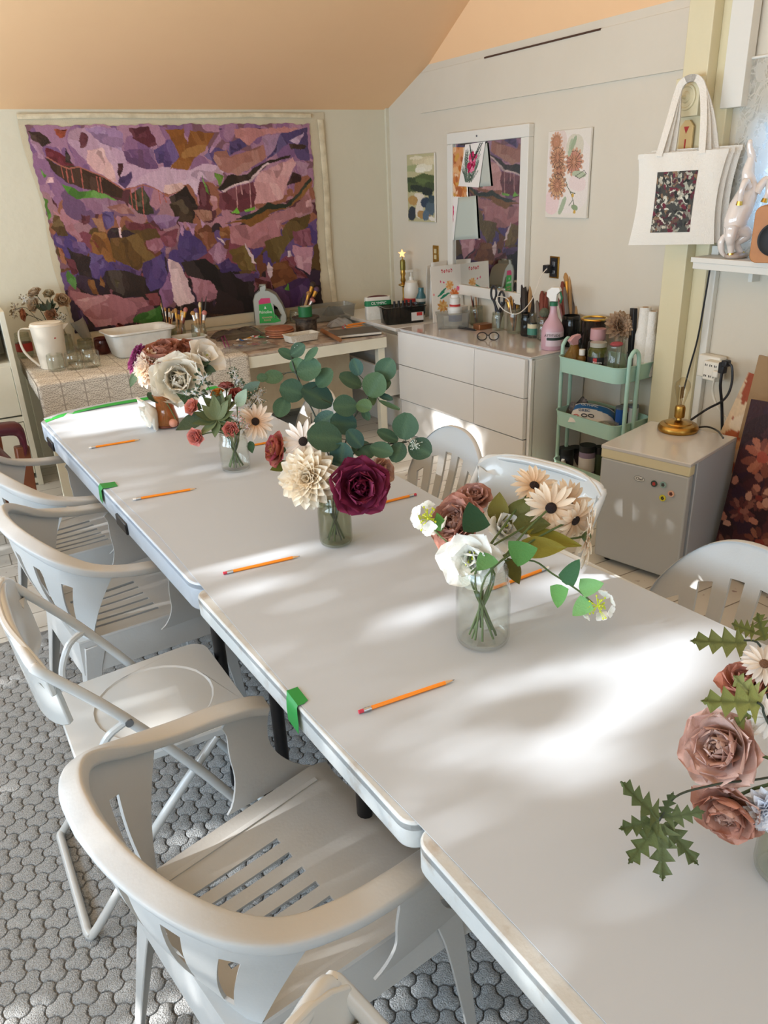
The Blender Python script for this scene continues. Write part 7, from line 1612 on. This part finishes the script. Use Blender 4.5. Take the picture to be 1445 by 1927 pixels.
for px, py, c1, c2, lb in ((1231, 910, '#3c4a48', '#b8403c', 'dark round magnet with a red centre on the fridge'), (1248, 912, '#8fb0ac', '#3c3638', 'pale teal round magnet on the fridge'), (1263, 929, '#e0b49c', '#5a2c2c', 'peach round magnet lowest at the right on the fridge'), (1247, 937, '#d8cf3e', '#33382c', 'yellow round magnet on the fridge')):
    q = onfr(px, py); m_ = thing('fridge_magnet', lb, 'magnet', q, 0, 'round magnets on the fridge door'); F = Mf(Vector((0, 0, 0))); g = G(); g.lathe([(.0135, 0), (.0135, .004), (.0001, .004)], 22, F); g.build('disc', mat('mag'+c1[1:], c1, .4), m_)
    g = G()
    for i in range(5): a = i*1.3; g.lathe([(.0035, .004), (.0035, .0046), (.0001, .0048)], 8, F @ Matrix.Translation((.004*math.cos(a), .005*math.sin(a), 0)))
    g.build('motif', mat('mot'+c2[1:], c2, .5), m_)
# Edison bulb lamp on the fridge
b = az(1275, 810, .556); k = depth_of(b)/FPX; t = thing('table_lamp', 'brass table lamp with a clear filament bulb on the mini fridge', 'lamp', b)
g = G(); g.lathe([(34*k, 0), (36.5*k, 3*k), (36.5*k, 8*k), (33*k, 13*k), (25*k, 15*k), (24*k, 17*k), (10*k, 20*k), (5*k, 21*k), (4*k, 25*k), (8*k, 26*k)], 40); g.build('base', M_brass, t)
g = G(); g.lathe([(9*k, 26*k), (9.5*k, 28*k), (9.5*k, 44*k), (8*k, 48*k)], 24); g.build('socket', M_brass, t)
g = G(); g.lathe([(6*k, 47*k), (7*k, 54*k), (12*k, 74*k), (14*k, 84*k), (12.5*k, 92*k), (6*k, 99*k), (.01, 101*k)], 28); bu = g.build('bulb', glassmat('bulb_glass', '#f6f1e6', 1.2), t)
g = G(); g.tube([(-2*k, 0, 50*k), (-3*k, 0, 84*k), (3*k, 0, 84*k), (2*k, 0, 50*k)], .6*k, 5)
for i in range(4): g.tube([(-4*k+i*2.6*k, 0, 62*k), (-3.4*k+i*2.2*k, 0, 84*k)], .7*k, 5)
g.build('filament', mat('filament', '#8a6a3a', .4, metal=.5), bu)
g = G(); lc = smoothpath([b+Vector((.04, -.04, .012)), az(1330, 803, .562), az(1350, 811, .562), ad(1362, 815, 3.0)+Vector((0, 0, -.02))], 6); g.tube([v-b for v in lc], .004, 6); g.build('cord', M_dk, t)
# outlet expander with plugs
q = ax(1340, 692, XR-.06); t = thing('outlet_expander', 'white six-way outlet block with plugs on the moulding by the fridge', 'outlet', q); g = G(); g.box((.02, .02, .0), (.05, .12, .105)); g.build('back_plate', mat('outlet_white', '#e6e1d4', .4), t, bevel=.006); g = G(); g.box((-.025, -.03, -.004), (.05, .085, .088)); g.build('block', mat('outlet_white'), t, bevel=.005)
g = G()
for y in (-.055, -.03, -.005):
    for dz in (.022, -.028): g.box((-.051, y+.005, dz), (.002, .003, .010)); g.box((-.051, y-.004, dz), (.002, .003, .008))
g.build('slots', M_dk, t)
def cord(name, label, pts, r, m, plug=None):
    t = thing(name, label, 'cord', pts[0]); g = G(); g.tube([v-pts[0] for v in smoothpath(pts, 6)], r, 7); g.build('cable', m, t)
    if plug: g = G(); g.box((0, 0, 0), plug); g.build('plug', m, t, bevel=.005)
    return t
A = ax(1360, 692, XR-.14); cord('power_cord', 'black cord from the lower plug running straight down behind the fridge', [A, A+Vector((0, 0, -.08)), ax(1358, 760, XR-.12), ax(1359, 810, XR-.12)], .007, M_dk, (.03, .03, .05))
A = ax(1366, 684, XR-.14); cord('power_cord', 'black cord curving left from the upper plug behind the lamp', [A, ax(1377, 690, XR-.14), ax(1376, 725, XR-.14), ax(1362, 752, XR-.15), ax(1330, 770, XR-.17), ax(1300, 790, XR-.25)], .0055, M_dk, (.035, .028, .03))
A = ax(1347, 704, XR-.13); cord('power_cord', 'white cord hanging from the round plug of the outlet block', [A, ax(1341, 735, XR-.1), ax(1350, 765, XR-.1), ax(1378, 800, XR-.1)], .0055, mat('outlet_white'), (.02, .03, .03))
g = G(); A = ax(1322, 520, XR-.07); g.tube(smoothpath([ax(1338, 492, XR-.05), ax(1325, 570, XR-.06), ax(1312, 640, XR-.06), ax(1298, 690, XR-.06), ax(1286, 735, XR-.08)], 6), .0045, 6); tag(g.build('hanging_cord', M_dk), 'thin black cord hanging from the shelf down the post', 'cord')
pouch(1345, on_x(1345, 3.04, .336)[1], 40, .06, .035, 'green cloth lying on the ledge behind the fridge', mat('green_cloth', '#5a6a56', .9), 'cloth', 41, z=.336)
# ------------------------------------------------------------------ leaning canvases at the right
def leaning(name, label, BL, TL, wid, pnt, th, mside):
    up = (TL-BL); h = up.length; z = up.normalized(); x = Vector((-.10, -1, 0)).normalized(); x = (x-z*x.dot(z)).normalized(); n = x.cross(z); M = Matrix(((x.x, z.x, n.x, 0), (x.y, z.y, n.y, 0), (x.z, z.z, n.z, 0), (0, 0, 0, 1)))
    t = thing(name, label, 'painting', BL); s = 1 if n.x < 0 else -1
    g = G(); g.box((wid/2, h/2, -s*th/2), (wid, h, th)); g.xf(M); g.build('stretched_canvas', mside, t)
    if pnt: g = pnt.mesh(G(), lambda u, v: M @ Vector((u*wid, h*(1-v), s*.001))); g.build('picture', M_paint, t, smooth=False)
    return t
p = Paint(150, 220, '#351a22', 9, .004, 1.4)
rq = np.random.default_rng(4)
for k2 in range(120): p.blob(['#2a141c', '#3c1e26', '#30182a', '#431f24'][k2 % 4], rq.uniform(0, 1), rq.uniform(0, 1), rq.uniform(.05, .15), rq.uniform(.05, .1), rq.uniform(0, 3))
for (x, y, r, c) in ((.2, .30, .17, '#9a5a48'), (.62, .50, .16, '#8a4e3a'), (.14, .62, .11, '#5e3030'), (.34, .76, .12, '#6a3a30'), (.55, .70, .1, '#5a2a2e'), (.7, .25, .15, '#704032'), (.85, .6, .15, '#824838'), (.1, .86, .12, '#53302c'), (.3, .9, .1, '#8a5440'), (.7, .88, .14, '#6a3a34'), (.25, .52, .1, '#5a3030')):
    for i in range(11):
        a = i*.571+rq.uniform(-.2, .2); rr = r*rq.uniform(.5, .75); p.blob([c, mixhex(c, '#c08a70', .35), mixhex(c, '#3a1c20', .35)][i % 3], x+math.cos(a)*rr, y+math.sin(a)*rr*.72, r*.36, r*.17, a, .1)
    p.blob(mixhex(c, '#a03028', .4), x, y, r*.28, r*.24)
for k2 in range(25): p.blob(['#a87060', '#8c5a50', '#b88a7a'][k2 % 3], rq.uniform(0, .8), rq.uniform(.4, 1), .025, .035, rq.uniform(0, 3))
BL = az(1322, 1062, 0.0); TL = ax(1402, 748, 2.86)
leaning('flower_canvas', 'dark maroon canvas of painted blooms leaning beside the fridge', BL+Vector((0, -.035, .002)), TL+Vector((0, -.03, 0)), .62, p, .02, mat('canvas_dark', '#4a3430', .8))
TL2 = ax(1428, 668, 2.99); BL2 = Vector((2.90, TL2.y+.03, .002)); d = TL2-BL2
leaning('wood_panel', 'bare wooden panel behind the dark maroon canvas', BL2, TL2, .5, None, .012, mat('panel_wood', '#9a7c58', .6, var=.4, vscale=9, col2='#7c5e40'))
p = Paint(30, 60, '#c8ab92', 3, .01)
for k2 in range(40): p.blob(['#b0603c', '#d8c0a0', '#c89a70', '#9a4a30', '#e0d0b8'][k2 % 5], rq.uniform(0, 1), rq.uniform(0, 1), .2, .08, rq.uniform(0, 3))
TL3 = ax(1408, 700, 3.045); leaning('small_canvas', 'narrow strip of an orange and cream canvas behind the wooden panel', Vector((2.91, TL3.y+.06, .337)), TL3, .3, p, .012, M_white)
# ------------------------------------------------------------------ shelf with horse and speaker, lace curtain
ZS = 1.262
sy1 = ax(1300, 484, 2.95).y; sy0 = .9
t = thing('wall_shelf', 'white wall shelf under the lace curtain', 'shelf', ((2.95+XR)/2, (sy0+sy1)/2, ZS)); g = G(); g.box((0, 0, -.011), (XR-2.95, sy1-sy0, .022)); g.build('board', M_white, t, bevel=.002); g = G(); g.box((-.07, 0, -.035), (.02, sy1-sy0-.02, .03)); g.build('front_rail', M_white, t, bevel=.002)
for y in (-.3, .55): g = G(); g.box((.06, y, -.06), (.05, .02, .08)); g.build('bracket', M_white, t)
# rearing horse figurine
hb = az(1388, 470, ZS+.001); hb = ax(1388, 466, 3.02); hb.z = ZS+.001; k = depth_of(hb)/FPX
t = thing('horse_figurine', 'white ceramic rearing horse with gold hooves on the shelf', 'figurine', hb)
def hp2(x, y, d=0.): return (RT*((x-1388)-.10*(466-y))*k + Vector((0, 0, 1))*(466-y)*k + Vector((FW.x, FW.y, 0)).normalized()*d*k)
M_por = mat('porcelain', '#e6dcd4', .12, spec=.6, coat=.6)
bp_ = [(1378, 424, 15, 0), (1384, 402, 21, 0), (1393, 378, 22, 0), (1404, 352, 18, 0), (1405, 334, 13, 0), (1402, 318, 9.5, 0), (1406, 302, 7.5, 0), (1408, 294, 6.5, 0)]
sp_ = smoothpath([hp2(x, y) for x, y, q, z in bp_], 5); rr_ = [np.interp(i/5, range(8), [q for x, y, q, z in bp_])*k for i in range(len(sp_))]
g = G(); g.tube(sp_, rr_, 16); g.sphere(hp2(1378, 424), 15*k, 14); g.sphere(hp2(1408, 294), 6.5*k, 12)
hs_ = smoothpath([hp2(1410, 299), hp2(1407, 288), hp2(1404, 277), hp2(1404, 269)], 4); g.tube(hs_, [5*k, 6*k, 7*k, 7*k, 7*k, 6.6*k, 6*k, 5.6*k, 5.2*k, 5*k, 5*k, 5*k, 4.4*k], 12); g.sphere(hp2(1404, 269), 4.4*k, 10)
for ex in (1404, 1414): g.cyl(hp2(ex, 294), hp2(ex+(-2 if ex < 1410 else 3), 302), 2.2*k, .6*k, 8)
body = g.build('body', M_por, t)
def leg(pts, rs, hoof):
    P = [hp2(*p) for p in pts]; g = G(); sm = smoothpath(P, 5); g.tube(sm, [lerp(rs[0], rs[1], (i/(len(sm)-1))**.6)*k for i in range(len(sm))], 10); l = g.build('leg', M_por, t); a = P[-1]; d = (P[-1]-P[-2]).normalized(); g = G(); g.cyl(a-d*2*k, a+d*5*k, rs[1]*1.15*k, rs[1]*1.4*k, 10); g.build('hoof', M_gold, l)
leg([(1396, 342, -14), (1388, 334, -24), (1381, 348, -26), (1379, 368, -24)], (9, 4.2), 1); leg([(1414, 352, -10), (1430, 330, -14), (1434, 348, -16), (1428, 364, -16)], (9, 4.2), 1)
leg([(1374, 412, -10), (1369, 430, -14), (1372, 442, -10), (1373, 458, -10)], (14, 5), 1); leg([(1388, 414, -4), (1404, 424, -6), (1389, 440, 2), (1397, 458, 0)], (15, 5), 1)
g = G(); tl_ = smoothpath([hp2(1366, 425, 4), hp2(1361, 440, 6), hp2(1363, 455, 6), hp2(1370, 464, 6)], 5); g.tube(tl_, [3*k, 4*k, 5*k, 5.5*k, 6*k, 6*k, 6*k, 6*k, 6*k, 5.5*k, 5*k, 4.5*k, 4*k, 3.5*k, 3*k, 2*k], 10); g.build('tail', M_por, t)
g = G(); g.tube(smoothpath([hp2(1410, 285, 4), hp2(1413, 300, 5), hp2(1414, 320, 6), hp2(1415, 340, 6)], 5), [2*k]+[3.4*k]*14+[2*k], 8); g.build('mane', M_por, t)
g = G(); g.sphere((0, 0, 4*k), 24*k, 20, (1.15, .7, .3)); g.build('base', mat('porcelain_base', '#b8aaa0', .15, spec=.6, coat=.6, var=.8, vscale=14, col2='#8a7458'), t)
# bamboo speaker
sb = ax(1457, 473, 2.99); sb.z = ZS+.001; k = depth_of(sb)/FPX; t = thing('bamboo_speaker', 'bamboo speaker with a black cone at the right end of the shelf', 'speaker', sb, math.radians(-62)); g = G(); g.prism([(x*k, (y+50)*k) for x, y in rrect(76, 100, 14, 6)], 60*k, Matrix.Translation((0, 30*k, 0)) @ Matrix.Rotation(PI/2, 4, 'X')); g.build('cabinet', mat('bamboo', '#b8793e', .45, var=.35, vscale=16, col2='#9c6230'), t, bevel=.003)
g = G(); Mx = Matrix.Translation((2*k, -30*k, 42*k)) @ Matrix.Rotation(PI/2, 4, 'X'); g.lathe([(30*k, 0), (30*k, 2*k), (27*k, 3*k), (24*k, 1.6*k), (10*k, .6*k), (7*k, 2.2*k), (.01, 2.8*k)], 36, Mx); g.build('cone', mat('cone_black', '#15171a', .6), t)
# lace curtain
def lace2():
    m = bpy.data.materials.new('lace_curtain'); m.use_nodes = True; nt = m.node_tree; L = nt.links.new; b = nt.nodes['Principled BSDF']; out = nt.nodes['Material Output']
    tc = nd(nt, 'ShaderNodeTexCoord'); vo = nd(nt, 'ShaderNodeTexVoronoi', feature='DISTANCE_TO_EDGE', i_Scale=26.); L(tc.outputs['Object'], vo.inputs['Vector']); wv = nd(nt, 'ShaderNodeTexNoise', i_Scale=9., i_Detail=3., i_Distortion=2.5); L(tc.outputs['Object'], wv.inputs['Vector'])
    r = nd(nt, 'ShaderNodeMapRange', i_From_Min=.02, i_From_Max=.08, i_To_Min=1., i_To_Max=0.); L(vo.outputs['Distance'], r.inputs['Value']); r2 = nd(nt, 'ShaderNodeMapRange', i_From_Min=.45, i_From_Max=.52); L(wv.outputs['Fac'], r2.inputs['Value'])
    mx = nd(nt, 'ShaderNodeMath', operation='MAXIMUM'); L(r.outputs[0], mx.inputs[0]); L(r2.outputs[0], mx.inputs[1]); mu = nd(nt, 'ShaderNodeMath', operation='MULTIPLY_ADD'); mu.inputs[1].default_value = .5; mu.inputs[2].default_value = .3; L(mx.outputs[0], mu.inputs[0])
    tr = nd(nt, 'ShaderNodeBsdfTransparent'); tl = nd(nt, 'ShaderNodeBsdfTranslucent'); tl.inputs['Color'].default_value = (.9, .9, .88, 1); b.inputs['Base Color'].default_value = lin('#eae6dd')+(1,); b.inputs['Roughness'].default_value = .9
    m1 = nd(nt, 'ShaderNodeMixShader'); m1.inputs['Fac'].default_value = .6; L(b.outputs['BSDF'], m1.inputs[1]); L(tl.outputs['BSDF'], m1.inputs[2]); m2 = nd(nt, 'ShaderNodeMixShader'); L(mu.outputs[0], m2.inputs['Fac']); L(tr.outputs['BSDF'], m2.inputs[1]); L(m1.outputs['Shader'], m2.inputs[2]); L(m2.outputs['Shader'], out.inputs['Surface']); return m
cyA = ax(1392, 240, 3.10).y; cz = ax(1420, 112, 3.10).z
g = G(); g.shell(lambda u, v: Vector((3.095+.012*math.sin(u*46)*(.3+.7*v), lerp(cyA+.03*v, .9, u), lerp(cz, ZS+.02, v))), [i/110 for i in range(111)], [i/10 for i in range(11)], th=.0012)
o = g.build('lace_curtain', lace2()); tag(o, 'white lace curtain over the window behind the horse', 'curtain')
g = G(); g.cyl((3.095, .88, cz+.006), (3.095, cyA+.03, cz+.006), .006, n=10); tag(g.build('curtain_rod', M_white), 'thin white rod carrying the lace curtain', 'curtain rod')
# ------------------------------------------------------------------ tote bags hanging on the cream post
t = thing('coat_peg', 'cream square peg block with a round rosette on the post', 'peg', ax(1297, 183, 3.0)); g = G(); g.box((0, 0, 0), (.035, .13, .15)); g.build('block', M_cream, t, bevel=.003)
g = G(); Mx = Matrix.Translation((-.0175, 0, 0)) @ Matrix.Rotation(-PI/2, 4, 'Y'); g.lathe([(.052, 0), (.050, .006), (.042, .007), (.038, .003), (.024, .004), (.02, .010), (.008, .012), (.006, .03), (.009, .045), (.0001, .048)], 32, Mx); g.build('rosette', M_cream, t)
t = thing('thermometer', 'wooden wall thermometer with a red maple triangle behind the bag straps', 'thermometer', ax(1292, 262, 3.008)); g = G(); g.prism([(-.035, -.07), (.035, -.07), (.035, .05), (.012, .075), (-.012, .075), (-.035, .05)], .008, Matrix(((0, 0, -1, 0), (-1, 0, 0, 0), (0, 1, 0, 0), (0, 0, 0, 1)))); g.build('board', mat('thermo_wood', '#d8bd86', .5), t); g = G(); g.prism([(-.014, .05), (.014, .05), (0, .022)], .001, Matrix(((0, 0, -1, -.0085), (-1, 0, 0, 0), (0, 1, 0, 0), (0, 0, 0, 1)))); g.build('emblem', M_redl, t); g = G(); g.box((-.009, 0, -.03), (.002, .006, .06)); g.build('tube', M_redl, t)
M_cot = mat('cotton', '#e9e3d8', .9, bump=.4, bscale=180)
bn = Vector((-.86, -.51, 0)).normalized(); bx = Vector((0, 0, 1)).cross(bn).normalized()
pegp = ax(1300, 150, 2.95); bo = ax(1272, 375, 2.90)
def tote(label, off, dx, dz, tilt, pr=None):
    c = bo-bn*off+bx*dx+Vector((0, 0, dz)); k = depth_of(c)/FPX; t = thing('tote_bag', label, 'bag', c, 0, 'cotton tote bags on the peg'); R = frame(Vector((0, 0, 0)), bx, bn) @ Matrix.Rotation(tilt, 4, 'Z'); w, h = 158*k, 162*k
    def S(u, v, s=1):
        x = (u-.5)*w*(1-.10*math.sin(PI*v)*(1 if abs(u-.5) > .3 else .6)); y = (v-.5)*h+(u-.5)*7*k; e = (1-(2*u-1)**4)*(1-.8*(2*v-1)**4); return R @ Vector((x, y, s*(.010*e)+.004*math.sin(u*17+v*6)*v))
    g = G(); g.grid(lambda u, v: S(u, v), 30, 24); g.grid(lambda u, v: S(1-u, v, -1), 30, 24); g.build('bag_body', M_cot, t)
    hem = [S(u/20, 1.0)+R @ Vector((0, -.01, .001)) for u in range(21)]; g = G(); g.band(hem, [R.to_3x3() @ Vector((0, .011, 0))]*21, [R.to_3x3() @ Vector((0, 0, .0012))]*21, 6, 4); g.build('hem', M_cot, t)
    pk = pegp-c+Vector((0, 0, .0))
    for side, o in ((1, .006), (-1, -.008)):
        a = S(.24, .97)+R @ Vector((0, 0, o)); b = S(.72, .97)+R @ Vector((0, 0, o)); g = G(); top = pk+bn*o*1.5
        pts = smoothpath([a, a.lerp(top, .5)+bx*(-.018), top+bx*(-.045)+Vector((0, 0, -.035)), top+bx*(-.02)+Vector((0, 0, .0)), top+bx*.02+Vector((0, 0, .004)), top+bx*.05+Vector((0, 0, -.03)), b.lerp(top, .5)+bx*.03, b], 5)
        Us = []
        for i in range(len(pts)): tn = (pts[min(i+1, len(pts)-1)]-pts[max(i-1, 0)]).normalized(); Us.append(tn.cross(bn).normalized()*.0145)
        g.band(pts, Us, [bn*.0012]*len(pts), 6, 4); g.build('handle', M_cot, t)
    if pr: x0, x1, y0, y1 = -.185, .235, -.24, .20; g = pr.mesh(G(), lambda u, v: S(.5+lerp(-.235, .235, u)-.02, .5+lerp(.30, -.36, v))+R @ Vector((0, 0, .0012))); g.build('print', M_paper, t)
    return t
tote('hindmost cream tote bag hanging on the post', .055, .045, .012, -.03); tote('middle cream tote bag, its edge showing right of the printed bag', .028, .02, .004, -.03)
p = Paint(90, 110, '#4a4a46', 12, .01, 1.2); rq = np.random.default_rng(2)
for k2 in range(230): p.blob(['#b8b4a4', '#8a8478', '#5a3038', '#3c3c3c', '#d0ccbc', '#6a5248', '#8a7058', '#2c2e2c', '#a8a898', '#4c4440', '#c4bca8', '#6e2e3c'][rq.integers(12)], rq.uniform(0, 1), rq.uniform(0, 1), rq.uniform(.03, .10), rq.uniform(.015, .04), rq.uniform(0, 3), .2)
tote('front cream tote bag with a printed grey and mauve flower picture', .0, 0, 0, -.03, p)
